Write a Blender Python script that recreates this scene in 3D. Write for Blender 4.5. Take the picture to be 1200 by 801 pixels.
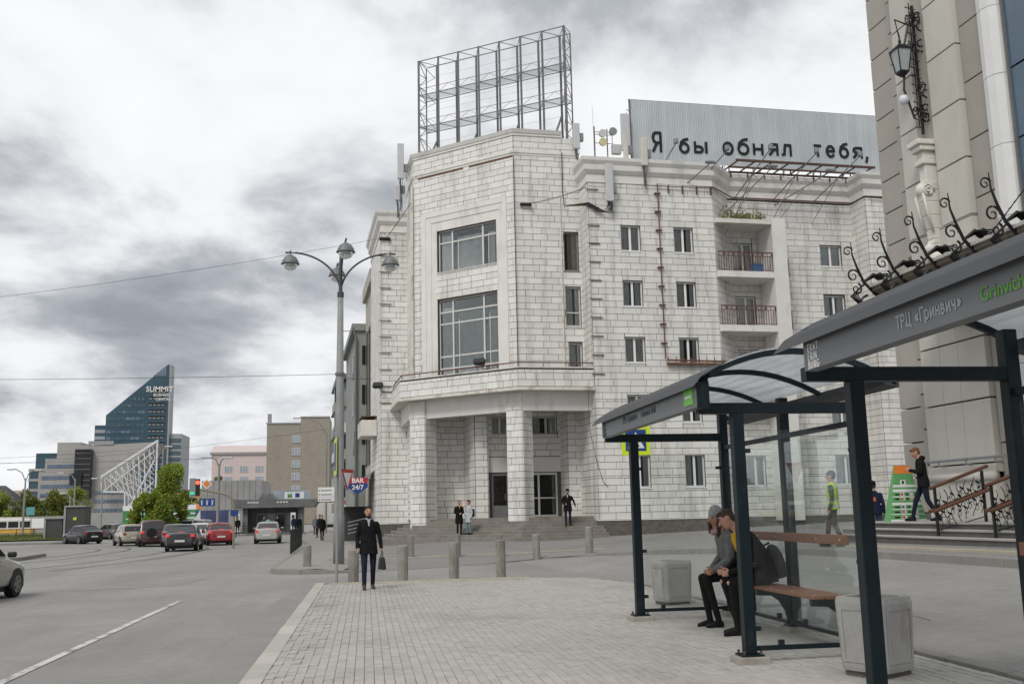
import bpy, bmesh, math, random
from mathutils import Vector, Matrix
R = math.radians
random.seed(7)
scn = bpy.context.scene
for _o in list(bpy.data.objects): bpy.data.objects.remove(_o)
COL = scn.collection

# ------------------------------------------------------------------ camera
PITCH, ROLL, YAW, FOC = R(9.6), R(1.25), R(8.3), 1180.0 / 1200.0 * 36.0
_fw = Vector((math.sin(YAW)*math.cos(PITCH), math.cos(YAW)*math.cos(PITCH), math.sin(PITCH)))
_r0 = Vector((math.cos(YAW), -math.sin(YAW), 0)); _u0 = _r0.cross(_fw)
_rt = math.cos(ROLL)*_r0 - math.sin(ROLL)*_u0; _up = _rt.cross(_fw)
CAM = Vector((0, 0, 1.6))
cam = bpy.data.cameras.new('camera'); cam.lens = FOC; cam.sensor_width = 36; cam.clip_end = 6000; cam.clip_start = .1
camo = bpy.data.objects.new('camera', cam); COL.objects.link(camo)
_m = Matrix((_rt, _up, -_fw)).transposed().to_4x4(); _m.translation = CAM; camo.matrix_world = _m
scn.camera = camo
scn.render.engine = 'CYCLES'

# ------------------------------------------------------------------ sky
SUN_EL, SUN_AZ = R(48), R(212)          # azimuth clockwise from +Y
w = bpy.data.worlds.new('World'); scn.world = w; w.use_nodes = True
nt = w.node_tree; N = nt.nodes; L = nt.links; N.clear()
out = N.new('ShaderNodeOutputWorld'); bg = N.new('ShaderNodeBackground'); L.new(bg.outputs[0], out.inputs[0])
sky = N.new('ShaderNodeTexSky'); sky.sky_type = 'NISHITA'; sky.sun_disc = False
sky.sun_elevation = SUN_EL; sky.sun_rotation = SUN_AZ
tc = N.new('ShaderNodeTexCoord')
sep = N.new('ShaderNodeSeparateXYZ'); L.new(tc.outputs['Generated'], sep.inputs[0])
def mth(op, a, b=None, c=None):
    n = N.new('ShaderNodeMath'); n.operation = op
    for i, v in enumerate((a, b, c)):
        if v is None: continue
        if isinstance(v, (int, float)): n.inputs[i].default_value = v
        else: L.new(v, n.inputs[i])
    return n.outputs[0]
zz = mth('ADD', mth('MAXIMUM', sep.outputs[2], 0.0), .34)
comb = N.new('ShaderNodeCombineXYZ')
L.new(mth('DIVIDE', sep.outputs[0], zz), comb.inputs[0]); L.new(mth('DIVIDE', sep.outputs[1], zz), comb.inputs[1])
def noise(scale, detail, rough, loc, dist=0.0):
    mp = N.new('ShaderNodeMapping'); mp.inputs['Location'].default_value = loc
    L.new(comb.outputs[0], mp.inputs[0])
    n = N.new('ShaderNodeTexNoise'); n.inputs['Scale'].default_value = scale; n.inputs['Detail'].default_value = detail
    n.inputs['Roughness'].default_value = rough; n.inputs['Distortion'].default_value = dist
    L.new(mp.outputs[0], n.inputs['Vector']); return n.outputs['Fac']
big = noise(.75, 5, .5, (5.8, 21.9, 0), .3)
mid = noise(2.3, 9, .56, (7.9, 2.2, 1.0), .35)
fin = noise(6.5, 8, .6, (1.3, 8.4, 2.0), .2)
dens = mth('ADD', mth('ADD', mth('MULTIPLY', big, .46), mth('MULTIPLY', mid, .40)), mth('MULTIPLY', fin, .14))
rmp = N.new('ShaderNodeValToRGB'); L.new(dens, rmp.inputs[0])
rmp.color_ramp.interpolation = 'B_SPLINE'
el = rmp.color_ramp.elements
el[0].position = .40; el[0].color = (.80, .81, .825, 1)
el[1].position = .62; el[1].color = (.24, .255, .29, 1)
for p_, c_ in ((.475, (.76, .77, .785)), (.515, (.60, .615, .64)), (.555, (.38, .40, .435))):
    e_ = el.new(p_); e_.color = c_ + (1,)
gap = N.new('ShaderNodeValToRGB'); L.new(mid, gap.inputs[0])
gap.color_ramp.elements[0].position = .25; gap.color_ramp.elements[0].color = (.45, .45, .45, 1)
gap.color_ramp.elements[1].position = .35; gap.color_ramp.elements[1].color = (0, 0, 0, 1)
skm = N.new('ShaderNodeMix'); skm.data_type = 'RGBA'; skm.blend_type = 'MULTIPLY'; skm.inputs['Factor'].default_value = 1
L.new(sky.outputs[0], skm.inputs['A']); skm.inputs['B'].default_value = (.1, .1, .1, 1)
mix = N.new('ShaderNodeMix'); mix.data_type = 'RGBA'
L.new(gap.outputs[0], mix.inputs['Factor']); L.new(rmp.outputs[0], mix.inputs['A']); L.new(skm.outputs['Result'], mix.inputs['B'])
L.new(mix.outputs['Result'], bg.inputs[0]); bg.inputs[1].default_value = 1.0

# ------------------------------------------------------------------ sun behind cloud, exposure
sl = bpy.data.lights.new('sun', 'SUN'); sl.energy = 1.5; sl.angle = R(18); sl.color = (1, .96, .9)
so = bpy.data.objects.new('sun', sl); COL.objects.link(so)
_sd = Vector((math.sin(SUN_AZ)*math.cos(SUN_EL), math.cos(SUN_AZ)*math.cos(SUN_EL), math.sin(SUN_EL)))
so.rotation_euler = _sd.to_track_quat('Z', 'Y').to_euler(); so.location = (-20, -30, 60)
scn.view_settings.view_transform = 'Standard'; scn.view_settings.look = 'None'
scn.view_settings.exposure = 0.28; scn.view_settings.gamma = 1
scn.view_settings.use_curve_mapping = False

# ------------------------------------------------------------------ materials
def lin(c):
    if isinstance(c, str):
        c = [int(c[i:i+2], 16)/255 for i in (0, 2, 4)]
    return tuple(x/12.92 if x <= .04045 else ((x+.055)/1.055)**2.4 for x in c)
M = {}
def mk(name, col, rough=.75, var=.12, scale=3.0, bump=0.0, bscale=40.0, metal=0.0, spec=.4, island=0.0,
       dirt=None, dirt_amt=0.0, dscale=(1.2, 1.2, .25), dpos=(.5, .7), emit=0.0, coat=0.0, coords='Object', fine=0.0):
    """procedural paint / stone / metal: base colour varied by noise, optional streaky dirt, relief"""
    if isinstance(col, str): col = lin(col)
    m = bpy.data.materials.new(name); m.use_nodes = True
    t = m.node_tree; n = t.nodes; l = t.links
    b = n['Principled BSDF']
    b.inputs['Roughness'].default_value = rough; b.inputs['Metallic'].default_value = metal
    b.inputs['Specular IOR Level'].default_value = spec; b.inputs['Coat Weight'].default_value = coat
    c = n.new('ShaderNodeTexCoord')
    vec = c.outputs['Object']
    if coords == 'World':
        g = n.new('ShaderNodeNewGeometry'); vec = g.outputs['Position']
    nz = n.new('ShaderNodeTexNoise'); nz.inputs['Scale'].default_value = scale; nz.inputs['Detail'].default_value = 6
    nz.inputs['Roughness'].default_value = .6; l.new(vec, nz.inputs['Vector'])
    r = n.new('ShaderNodeMapRange'); r.inputs['From Min'].default_value = .25; r.inputs['From Max'].default_value = .75
    r.inputs['To Min'].default_value = 1-var; r.inputs['To Max'].default_value = 1+var
    l.new(nz.outputs['Fac'], r.inputs['Value'])
    fac = r.outputs[0]
    def mul(a, b_):
        q = n.new('ShaderNodeMath'); q.operation = 'MULTIPLY'; l.new(a, q.inputs[0]); l.new(b_, q.inputs[1]); return q.outputs[0]
    if fine:
        f2 = n.new('ShaderNodeTexNoise'); f2.inputs['Scale'].default_value = scale*22; f2.inputs['Detail'].default_value = 3
        l.new(vec, f2.inputs['Vector'])
        r2 = n.new('ShaderNodeMapRange'); r2.inputs['From Min'].default_value = .25; r2.inputs['From Max'].default_value = .75
        r2.inputs['To Min'].default_value = 1-fine; r2.inputs['To Max'].default_value = 1+fine
        l.new(f2.outputs['Fac'], r2.inputs['Value']); fac = mul(fac, r2.outputs[0])
    if island:
        g = n.new('ShaderNodeNewGeometry'); oi = n.new('ShaderNodeObjectInfo')
        ad = n.new('ShaderNodeMath'); ad.operation = 'ADD'; l.new(g.outputs['Random Per Island'], ad.inputs[0]); l.new(oi.outputs['Random'], ad.inputs[1])
        fr = n.new('ShaderNodeMath'); fr.operation = 'FRACT'; l.new(ad.outputs[0], fr.inputs[0])
        r3 = n.new('ShaderNodeMapRange'); r3.inputs['To Min'].default_value = 1-island; r3.inputs['To Max'].default_value = 1+island*.6
        l.new(fr.outputs[0], r3.inputs['Value']); fac = mul(fac, r3.outputs[0])
    mx = n.new('ShaderNodeMix'); mx.data_type = 'RGBA'; mx.blend_type = 'MULTIPLY'; mx.inputs['Factor'].default_value = 1
    mx.inputs['A'].default_value = (*col, 1); l.new(fac, mx.inputs['B'])
    colout = mx.outputs['Result']
    if dirt is not None:
        if isinstance(dirt, str): dirt = lin(dirt)
        g = n.new('ShaderNodeNewGeometry')
        mp = n.new('ShaderNodeMapping'); mp.inputs['Scale'].default_value = dscale; l.new(g.outputs['Position'], mp.inputs[0])
        dn = n.new('ShaderNodeTexNoise'); dn.inputs['Scale'].default_value = 1; dn.inputs['Detail'].default_value = 8; dn.inputs['Roughness'].default_value = .65
        l.new(mp.outputs[0], dn.inputs['Vector'])
        dr = n.new('ShaderNodeMapRange'); dr.inputs['From Min'].default_value = dpos[0]; dr.inputs['From Max'].default_value = dpos[1]
        dr.inputs['To Max'].default_value = dirt_amt; l.new(dn.outputs['Fac'], dr.inputs['Value'])
        dm = n.new('ShaderNodeMix'); dm.data_type = 'RGBA'; l.new(dr.outputs[0], dm.inputs['Factor'])
        l.new(colout, dm.inputs['A']); dm.inputs['B'].default_value = (*dirt, 1); colout = dm.outputs['Result']
    l.new(colout, b.inputs['Base Color'])
    if bump:
        bn = n.new('ShaderNodeTexNoise'); bn.inputs['Scale'].default_value = bscale; bn.inputs['Detail'].default_value = 5
        l.new(vec, bn.inputs['Vector'])
        bu = n.new('ShaderNodeBump'); bu.inputs['Strength'].default_value = bump; bu.inputs['Distance'].default_value = .02
        l.new(bn.outputs['Fac'], bu.inputs['Height']); l.new(bu.outputs[0], b.inputs['Normal'])
    if emit:
        b.inputs['Emission Color'].default_value = (*col, 1); b.inputs['Emission Strength'].default_value = emit
    M[name] = m; return m

def glassmat(name, tint, transp, rough=.02, dirtv=0.0, film=0.0, refl=1.0):
    """pane: see-through, mirror-like by angle, with a thin uneven film of dirt"""
    m = bpy.data.materials.new(name); m.use_nodes = True
    t = m.node_tree; n = t.nodes; l = t.links
    n.remove(n['Principled BSDF'])
    df = n.new('ShaderNodeBsdfDiffuse'); df.inputs[0].default_value = (*tint, 1)
    gl = n.new('ShaderNodeBsdfGlossy'); gl.inputs['Roughness'].default_value = rough; gl.inputs[0].default_value = (.95, .97, .98, 1)
    tr = n.new('ShaderNodeBsdfTransparent'); tr.inputs[0].default_value = (.96, .975, .97, 1)
    c = n.new('ShaderNodeTexCoord'); nz = n.new('ShaderNodeTexNoise'); nz.inputs['Scale'].default_value = 2.2; nz.inputs['Detail'].default_value = 7
    l.new(c.outputs['Object'], nz.inputs['Vector'])
    mr = n.new('ShaderNodeMapRange'); mr.inputs['From Min'].default_value = .42; mr.inputs['From Max'].default_value = .75
    mr.inputs['To Min'].default_value = 1-transp; mr.inputs['To Max'].default_value = min(1, 1-transp+dirtv); l.new(nz.outputs['Fac'], mr.inputs['Value'])
    m1 = n.new('ShaderNodeMixShader'); l.new(mr.outputs[0], m1.inputs[0]); l.new(tr.outputs[0], m1.inputs[1]); l.new(df.outputs[0], m1.inputs[2])
    fr = n.new('ShaderNodeFresnel'); fr.inputs['IOR'].default_value = 1.5
    mu = n.new('ShaderNodeMath'); mu.operation = 'MULTIPLY'; mu.inputs[1].default_value = refl; l.new(fr.outputs[0], mu.inputs[0])
    m2 = n.new('ShaderNodeMixShader'); l.new(mu.outputs[0], m2.inputs[0]); l.new(m1.outputs[0], m2.inputs[1]); l.new(gl.outputs[0], m2.inputs[2])
    l.new(m2.outputs[0], n['Material Output'].inputs[0]); M[name] = m; return m

mk('block', (.71, .70, .67), .8, .06, 1.5, .15, 30, island=.09, dirt=(.33, .30, .25), dirt_amt=.55, dscale=(1.8, 1.8, .16), dpos=(.50, .70), fine=.05)
mk('mortar', (.095, .09, .082), .95, .2, 6)
mk('render_white', (.69, .675, .64), .85, .07, 1.2, .1, 25, dirt=(.30, .26, .2), dirt_amt=.4, dscale=(1.1, 1.1, .35), dpos=(.53, .72), fine=.04)
mk('render_worn', (.63, .61, .56), .9, .12, 1.6, .15, 20, dirt=(.26, .19, .13), dirt_amt=.6, dscale=(1.3, 1.3, 1.0), dpos=(.53, .66), fine=.05)
mk('plinth', (.12, .108, .095), .9, .35, 5, .6, 18, fine=.2)
mk('stair_stone', (.20, .185, .165), .85, .25, 2, .2, 30, fine=.1)
mk('ceiling_plaster', (.5, .49, .46), .9, .1, 1)
mk('rust', (.15, .08, .05), .85, .4, 5, .3, 40, dirt=(.07, .035, .025), dirt_amt=.7, dscale=(6, 6, 6))
mk('dark_rust', (.09, .05, .038), .85, .3, 5)
mk('oxide_red', (.12, .045, .04), .7, .25, 4)
mk('white_plastic', (.78, .78, .77), .45, .05, 4)
mk('old_white_wood', (.60, .59, .56), .7, .12, 6)
mk('old_wood', (.25, .22, .19), .8, .2, 6)
mk('pane_dark', (.022, .026, .03), .06, .3, 1.2, spec=.7)
mk('curtain', (.72, .73, .70), .9, .18, 2)
mk('room', (.03, .029, .028), .9, .3, 1)
glassmat('window_glass', (.03, .035, .04), .93, refl=1.3)
mk('grey_steel', (.26, .27, .28), .5, .12, 6, metal=.5)
mk('galv', (.33, .35, .37), .5, .15, 5, metal=.4, fine=.05)
mk('frame_steel', (.17, .17, .175), .6, .2, 5, metal=.3)
mk('black_metal', (.012, .012, .013), .5, .2, 6)
mk('antenna_grey', (.50, .51, .51), .55, .08, 3)
mk('antenna_cream', (.55, .54, .48), .55, .08, 3)
mk('dish_cream', (.55, .48, .28), .6, .08, 3)
mk('cable', (.03, .03, .032), .7, .2, 6)
mk('moss', (.12, .13, .035), .9, .3, 4)
# ------------------------------------------------------------------ mesh helpers
class MB:
    def __init__(s): s.v = []; s.f = []
    def add(s, vs, fs):
        o = len(s.v); s.v += [tuple(v) for v in vs]; s.f += [tuple(i+o for i in f) for f in fs]; return s
    def box(s, x0, x1, y0, y1, z0, z1):
        if x1 < x0: x0, x1 = x1, x0
        if y1 < y0: y0, y1 = y1, y0
        if z1 < z0: z0, z1 = z1, z0
        return s.add([(x0,y0,z0),(x1,y0,z0),(x1,y1,z0),(x0,y1,z0),(x0,y0,z1),(x1,y0,z1),(x1,y1,z1),(x0,y1,z1)],
                     [(0,3,2,1),(4,5,6,7),(0,1,5,4),(1,2,6,5),(2,3,7,6),(3,0,4,7)])
    def obox(s, c, d, hx, hy, z0, z1):
        """box centred at c (x,y), long axis along 2-D direction d"""
        l = math.hypot(*d); dx, dy = d[0]/l, d[1]/l
        P = [(c[0]+a*hx*dx-b*hy*dy, c[1]+a*hx*dy+b*hy*dx) for a, b in ((-1,-1),(1,-1),(1,1),(-1,1))]
        return s.prism(P, z0, z1)
    def prism(s, P, z0, z1):
        n = len(P)
        ar = sum(P[i][0]*P[(i+1)%n][1]-P[(i+1)%n][0]*P[i][1] for i in range(n))
        if ar < 0: P = P[::-1]
        return s.add([(p[0],p[1],z0) for p in P]+[(p[0],p[1],z1) for p in P],
                     [tuple(range(n-1,-1,-1)), tuple(range(n,2*n))]+[(i,(i+1)%n,n+(i+1)%n,n+i) for i in range(n)])
    def slab(s, P, off):
        """polygon P (3-D points) thickened by vector off"""
        n = len(P); Q = [tuple(Vector(p)+Vector(off)) for p in P]
        return s.add(list(P)+Q, [tuple(range(n)), tuple(range(2*n-1, n-1, -1))]+[(i, n+i, n+(i+1)%n, (i+1)%n) for i in range(n)])
    def tube(s, pts, r, n=6, cap=True):
        pts = [Vector(p) for p in pts]; rs = r if isinstance(r, (list, tuple)) else [r]*len(pts)
        o = len(s.v); m = len(pts); ref = None
        for i, p in enumerate(pts):
            d = (pts[min(i+1, m-1)]-pts[max(i-1, 0)])
            d = d.normalized() if d.length > 1e-9 else Vector((0,0,1))
            if ref is None:
                ref = Vector((0,0,1)) if abs(d.z) < .9 else Vector((1,0,0))
            a = d.cross(ref)
            if a.length < 1e-6: a = d.orthogonal()
            a.normalize(); b = d.cross(a); ref = b.cross(d) if False else ref
            for k in range(n):
                t = 2*math.pi*(k+.5)/n
                s.v.append(tuple(p+rs[i]*(math.cos(t)*a+math.sin(t)*b)))
        for i in range(m-1):
            for k in range(n):
                s.f.append((o+i*n+k, o+i*n+(k+1)%n, o+(i+1)*n+(k+1)%n, o+(i+1)*n+k))
        if cap: s.f.append(tuple(o+k for k in range(n-1,-1,-1))); s.f.append(tuple(o+(m-1)*n+k for k in range(n)))
        return s
    def lathe(s, prof, n=16, c=(0,0,0), ax='z'):
        o = len(s.v)
        for r, z in prof:
            for k in range(n):
                t = 2*math.pi*k/n; x, y = r*math.cos(t), r*math.sin(t)
                p = (x, y, z) if ax == 'z' else ((z, x, y) if ax == 'x' else (y, z, x))
                s.v.append((c[0]+p[0], c[1]+p[1], c[2]+p[2]))
        for i in range(len(prof)-1):
            for k in range(n): s.f.append((o+i*n+k, o+i*n+(k+1)%n, o+(i+1)*n+(k+1)%n, o+(i+1)*n+k))
        s.f.append(tuple(o+k for k in range(n-1,-1,-1))); s.f.append(tuple(o+(len(prof)-1)*n+k for k in range(n)))
        return s
    def quad(s, a, b, c, d): return s.add([a,b,c,d], [(0,1,2,3)])
    def mesh(s, name):
        me = bpy.data.meshes.new(name); me.from_pydata(s.v, [], s.f); me.update(); return me
    def build(s, name, mat, parent=None, smooth=False, bevel=0.0, loc=None, rz=None):
        me = s.mesh(name)
        if mat is not None: me.materials.append(M[mat] if isinstance(mat, str) else mat)
        if smooth:
            for p in me.polygons: p.use_smooth = True
        o = bpy.data.objects.new(name, me); COL.objects.link(o)
        if parent is not None: o.parent = parent
        if loc is not None: o.location = loc
        if rz is not None: o.rotation_euler.z = rz
        if bevel:
            b = o.modifiers.new('bevel', 'BEVEL'); b.width = bevel; b.segments = 2; b.limit_method = 'ANGLE'; b.angle_limit = R(40)
        return o
def tag(o, label=None, cat=None, group=None, kind=None):
    if label: o['label'] = label
    if cat: o['category'] = cat
    if group: o['group'] = group
    if kind: o['kind'] = kind
    return o
def thing(name, label, cat, loc=(0,0,0), rz=0, group=None):
    o = bpy.data.objects.new(name, None); COL.objects.link(o); o.empty_display_size = .3
    o.location = loc; o.rotation_euler = (0,0,rz); return tag(o, label, cat, group)
def linkobj(name, me, parent, loc=(0,0,0), rz=0):
    o = bpy.data.objects.new(name, me); COL.objects.link(o); o.parent = parent; o.location = loc
    if rz: o.rotation_euler.z = rz
    return o
def dup(root, loc, rz=None, label=None):
    r = root.copy(); COL.objects.link(r); r.location = loc
    if rz is not None: r.rotation_euler.z = rz
    if label: r['label'] = label
    for ch in list(root.children):
        c = ch.copy(); COL.objects.link(c); c.parent = r
        for g in list(ch.children):
            d = g.copy(); COL.objects.link(d); d.parent = c
    return r
def text_mesh(s, size, ext=.004, off=0.0, align='LEFT', shear=0.0):
    cu = bpy.data.curves.new('lettering', 'FONT'); cu.body = s; cu.size = size; cu.extrude = ext; cu.offset = off
    cu.align_x = align; cu.resolution_u = 3; cu.shear = shear
    o = bpy.data.objects.new('lettering', cu); COL.objects.link(o)
    dg = bpy.context.evaluated_depsgraph_get(); me = bpy.data.meshes.new_from_object(o.evaluated_get(dg))
    bpy.data.objects.remove(o); me.name = 'lettering'; return me
def lettering(s, size, mat, parent, origin, xdir, ydir=(0,0,1), ext=.004, off=0.0, align='LEFT', name='lettering'):
    """text standing on a surface: origin, reading direction xdir, up ydir (in parent space)"""
    me = text_mesh(s, size, ext, off, align); me.materials.append(M[mat])
    x = Vector(xdir).normalized(); y = Vector(ydir).normalized(); z = x.cross(y)
    m = Matrix((x, y, z)).transposed().to_4x4(); m.translation = Vector(origin)
    o = bpy.data.objects.new(name, me); COL.objects.link(o); o.parent = parent; o.matrix_local = m; return o
# stroke alphabet for the stencilled and cut-out signs: each glyph is (advance, polylines in a cap-height-1 box)
def _arc(cx, cy, rx, ry, a0, a1, n=10): return [(cx+rx*math.cos(R(a0+(a1-a0)*i/n)), cy+ry*math.sin(R(a0+(a1-a0)*i/n))) for i in range(n+1)]
GLY = {
 'E': (.55, [[(.5, 0), (.05, 0), (.05, 1), (.5, 1)], [(.05, .52), (.42, .52)]]), 'K': (.62, [[(.05, 0), (.05, 1)], [(.55, 1), (.08, .48)], [(.2, .6), (.58, 0)]]),
 'A': (.66, [[(.02, 0), (.33, 1), (.64, 0)], [(.14, .33), (.52, .33)]]), 'T': (.6, [[(.0, 1), (.6, 1)], [(.3, 1), (.3, 0)]]), 'I': (.14, [[(.07, 0), (.07, 1)]]),
 'R': (.6, [[(.05, 0), (.05, 1), (.3, 1)]+_arc(.3, .75, .24, .25, 90, -90)+[(.05, .5)], [(.3, .5), (.58, 0)]]), 'N': (.66, [[(.05, 0), (.05, 1), (.6, 0), (.6, 1)]]),
 'B': (.58, [[(.05, 0), (.05, 1), (.28, 1)]+_arc(.28, .77, .22, .23, 90, -90)+[(.05, .54)], [(.28, .54)]+_arc(.28, .27, .26, .27, 90, -90)+[(.05, 0)]]),
 'U': (.66, [[(.05, 1), (.05, .3)]+_arc(.33, .3, .28, .3, 180, 360)+[(.61, 1)]]), 'G': (.72, [_arc(.4, .5, .36, .5, 50, 330)+[(.72, .48), (.45, .48)]]),
 'Т': (.6, [[(.0, 1), (.6, 1)], [(.3, 1), (.3, 0)]]), 'Р': (.58, [[(.05, 0), (.05, 1), (.28, 1)]+_arc(.28, .74, .25, .26, 90, -90)+[(.05, .48)]]), 'Ц': (.7, [[(.05, 1), (.05, 0), (.66, 0), (.66, -.18)], [(.56, 1), (.56, 0)]]),
 'Г': (.5, [[(.05, 0), (.05, 1), (.5, 1)]]), 'р': (.56, [[(.05, -.25), (.05, .7)], _arc(.29, .36, .24, .36, 200, -160, 16)]), 'и': (.56, [[(.05, .7), (.05, 0), (.5, .7), (.5, 0)]]),
 'н': (.56, [[(.05, 0), (.05, .7)], [(.5, 0), (.5, .7)], [(.05, .37), (.5, .37)]]), 'в': (.5, [[(.05, 0), (.05, .7), (.24, .7)]+_arc(.24, .54, .17, .16, 90, -90)+[(.05, .38)], [(.24, .38)]+_arc(.24, .19, .2, .19, 90, -90)+[(.05, 0)]]),
 'ч': (.5, [[(.05, .7), (.05, .45), (.15, .33), (.45, .33)], [(.45, .7), (.45, 0)]]), '«': (.5, [[(.22, .62), (.04, .38), (.22, .14)], [(.44, .62), (.26, .38), (.44, .14)]]), '»': (.5, [[(.06, .62), (.24, .38), (.06, .14)], [(.28, .62), (.46, .38), (.28, .14)]]), ' ': (.3, []),
 'Я': (.62, [[(.57, 0), (.57, 1), (.3, 1)]+_arc(.3, .73, .25, .27, 90, 270)+[(.57, .46)], [(.32, .46), (.04, 0)]]),
 'б': (.6, [[(.52, .98), (.3, .92), (.12, .72), (.05, .4)], _arc(.3, .33, .25, .33, 0, 360, 20)]), 'ы': (.75, [[(.05, .7), (.05, 0), (.28, 0)]+_arc(.28, .2, .2, .2, -90, 90)+[(.05, .4)], [(.7, .7), (.7, 0)]]),
 'о': (.6, [_arc(.3, .36, .26, .35, 0, 360, 20)]), 'я': (.55, [[(.5, 0), (.5, .7), (.25, .7)]+_arc(.25, .53, .19, .17, 90, 270)+[(.5, .36)], [(.28, .36), (.04, 0)]]), 'л': (.6, [[(.02, .02), (.14, .06), (.2, .7), (.54, .7), (.54, 0)]]),
 'т': (.55, [[(.0, .7), (.55, .7)], [(.275, .7), (.275, 0)]]), 'е': (.58, [[(.06, .38), (.52, .38)]+_arc(.3, .36, .24, .35, 5, 320, 18)]), ',': (.2, [[(.12, .12), (.04, -.2)]])}
def stroke_mesh(ch, hw, depth, sx=1.0, sy=1.0):
    b = MB(); k = 0
    for pl_ in GLY[ch][1]:
        P = [(x*sx, y*sy) for x, y in pl_]
        for (x0, y0), (x1, y1) in zip(P[:-1], P[1:]):
            l_ = math.hypot(x1-x0, y1-y0)
            if l_ < 1e-6: continue
            dx, dy = (x1-x0)/l_*hw, (y1-y0)/l_*hw; e = .6; z = depth+.0004*(k % 7); k += 1
            q = [(x0-dx*e-dy, y0-dy*e+dx), (x0-dx*e+dy, y0-dy*e-dx), (x1+dx*e+dy, y1+dy*e-dx), (x1+dx*e-dy, y1+dy*e+dx)]
            b.add([(u, v, 0) for u, v in q]+[(u, v, z) for u, v in q], [(3,2,1,0),(4,5,6,7),(0,1,5,4),(1,2,6,5),(2,3,7,6),(3,0,4,7)])
    return b.mesh('letter')
def stroke_text(s, size, hw, mat, parent, origin, xdir, depth=.003, track=.14, ydir=(0, 0, 1)):
    x = Vector(xdir).normalized(); y = Vector(ydir).normalized(); z = x.cross(y); pen = 0
    for ch in s:
        if ch != ' ':
            me = stroke_mesh(ch, hw, depth, size, size); me.materials.append(M[mat])
            m = Matrix((x, y, z)).transposed().to_4x4(); m.translation = Vector(origin)+x*pen
            o = bpy.data.objects.new('letter', me); COL.objects.link(o); o.parent = parent; o.matrix_local = m
        pen += (GLY[ch][0]+track)*size
def sig(t): return 1/(1+math.exp(-max(-50, min(50, t))))
def _S(t): return (math.sqrt(t*t+1)+t)/2
def gz(x, y):
    """footway level: flat, rising gently towards the mall and the building forecourt"""
    return .09*(_S(x-5.5)-_S(x-20))*sig((36-y)/3)+(.25*sig((x-2)*1.5)+.03*(_S(x-9)-_S(x-24)))*sig((y-41)/2.5)
def sstep(a, b, x):
    t = max(0, min(1, (x-a)/(b-a))); return t*t*(3-2*t)
def rz_(x, y): return gz(x, y)-.12*(1-sstep(5.2, 9, x))

# ------------------------------------------------------------------ ground
mk('asphalt', (.265, .258, .246), .92, .16, .30, .35, 60, coords='World', fine=.10, dirt=(.19, .184, .176), dirt_amt=.6, dscale=(.45, .045, 1), dpos=(.46, .66))
mk('asphalt_dark', (.22, .215, .205), .92, .10, .5, .3, 60, coords='World', fine=.08, dirt=(.12, .115, .11), dirt_amt=.5, dscale=(.3, .3, 1))
mk('paver', (.40, .385, .356), .9, .06, .6, .3, 60, coords='World', island=.08, fine=.08, dirt=(.2, .18, .15), dirt_amt=.42, dscale=(.5, .35, 1), dpos=(.5, .68))
mk('paver_joint', (.25, .235, .205), .95, .2, 3, coords='World')
mk('granite', (.44, .415, .38), .85, .08, 4, .2, 60, island=.12, fine=.1)
mk('kerb_grey', (.24, .23, .215), .9, .12, 3, .2, 40, fine=.1)
mk('line_paint', (.55, .54, .52), .8, .15, 6, dirt=(.22, .21, .2), dirt_amt=.9, dscale=(3, 3, 3), dpos=(.5, .62))
mk('tactile', (.40, .365, .27), .85, .15, 2, fine=.08, dirt=(.3, .28, .24), dirt_amt=.6, dscale=(1.5, 1.5, 1))
mk('rail_steel', (.09, .085, .08), .45, .2, 4, metal=.6)
mk('concrete', (.32, .305, .275), .9, .15, 5, .3, 40, fine=.1, dirt=(.18, .15, .12), dirt_amt=.5, dscale=(4, 4, 2))
mk('grass', (.10, .115, .025), .9, .3, 2, fine=.2)
mk('earth', (.12, .10, .075), .95, .3, 2)

def axis(a):
    out_ = []
    for s, e, st in a:
        x = s
        while x < e-1e-6: out_.append(x); x += st
    return out_+[a[-1][1]]
def sheet(name, xs, ys, zf, mat, parent=None):
    b = MB(); nx, ny = len(xs), len(ys)
    b.v = [(x, y, zf(x, y)) for y in ys for x in xs]
    b.f = [(j*nx+i, j*nx+i+1, (j+1)*nx+i+1, (j+1)*nx+i) for j in range(ny-1) for i in range(nx-1)]
    return b.build(name, mat, parent, smooth=True)
road = sheet('road', axis([(-1500,-200,130),(-200,-30,17),(-30,2,4),(2,14,.75),(14,30,2),(30,200,17),(200,1500,130)]),
             axis([(-60,0,10),(0,60,1.5),(60,120,6),(120,400,40),(400,3000,260)]), rz_, 'asphalt')
tag(road, kind='structure')

def poly_sheet(name, P, zf, mat, cell=1.0, thick=.0):
    """flat-ish paved area: polygon P filled, subdivided on a grid and draped on zf"""
    bm = bmesh.new(); vs = [bm.verts.new((p[0], p[1], 0)) for p in P]; bm.faces.new(vs)
    x0, x1 = min(p[0] for p in P), max(p[0] for p in P); y0, y1 = min(p[1] for p in P), max(p[1] for p in P)
    for ax, a, c in ((0, x0, x1), (1, y0, y1)):
        t = a+cell
        while t < c:
            co = [0,0,0]; no = [0,0,0]; co[ax] = t; no[ax] = 1
            bmesh.ops.bisect_plane(bm, geom=bm.verts[:]+bm.edges[:]+bm.faces[:], plane_co=co, plane_no=no)
            t += cell
    for v in bm.verts: v.co.z = zf(v.co.x, v.co.y)
    bmesh.ops.recalc_face_normals(bm, faces=bm.faces)
    if bm.faces[:] and sum(f.normal.z for f in bm.faces) < 0: bmesh.ops.reverse_faces(bm, faces=bm.faces)
    me = bpy.data.meshes.new(name); bm.to_mesh(me); bm.free(); me.materials.append(M[mat])
    o = bpy.data.objects.new(name, me); COL.objects.link(o); return tag(o, kind='structure')

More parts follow.
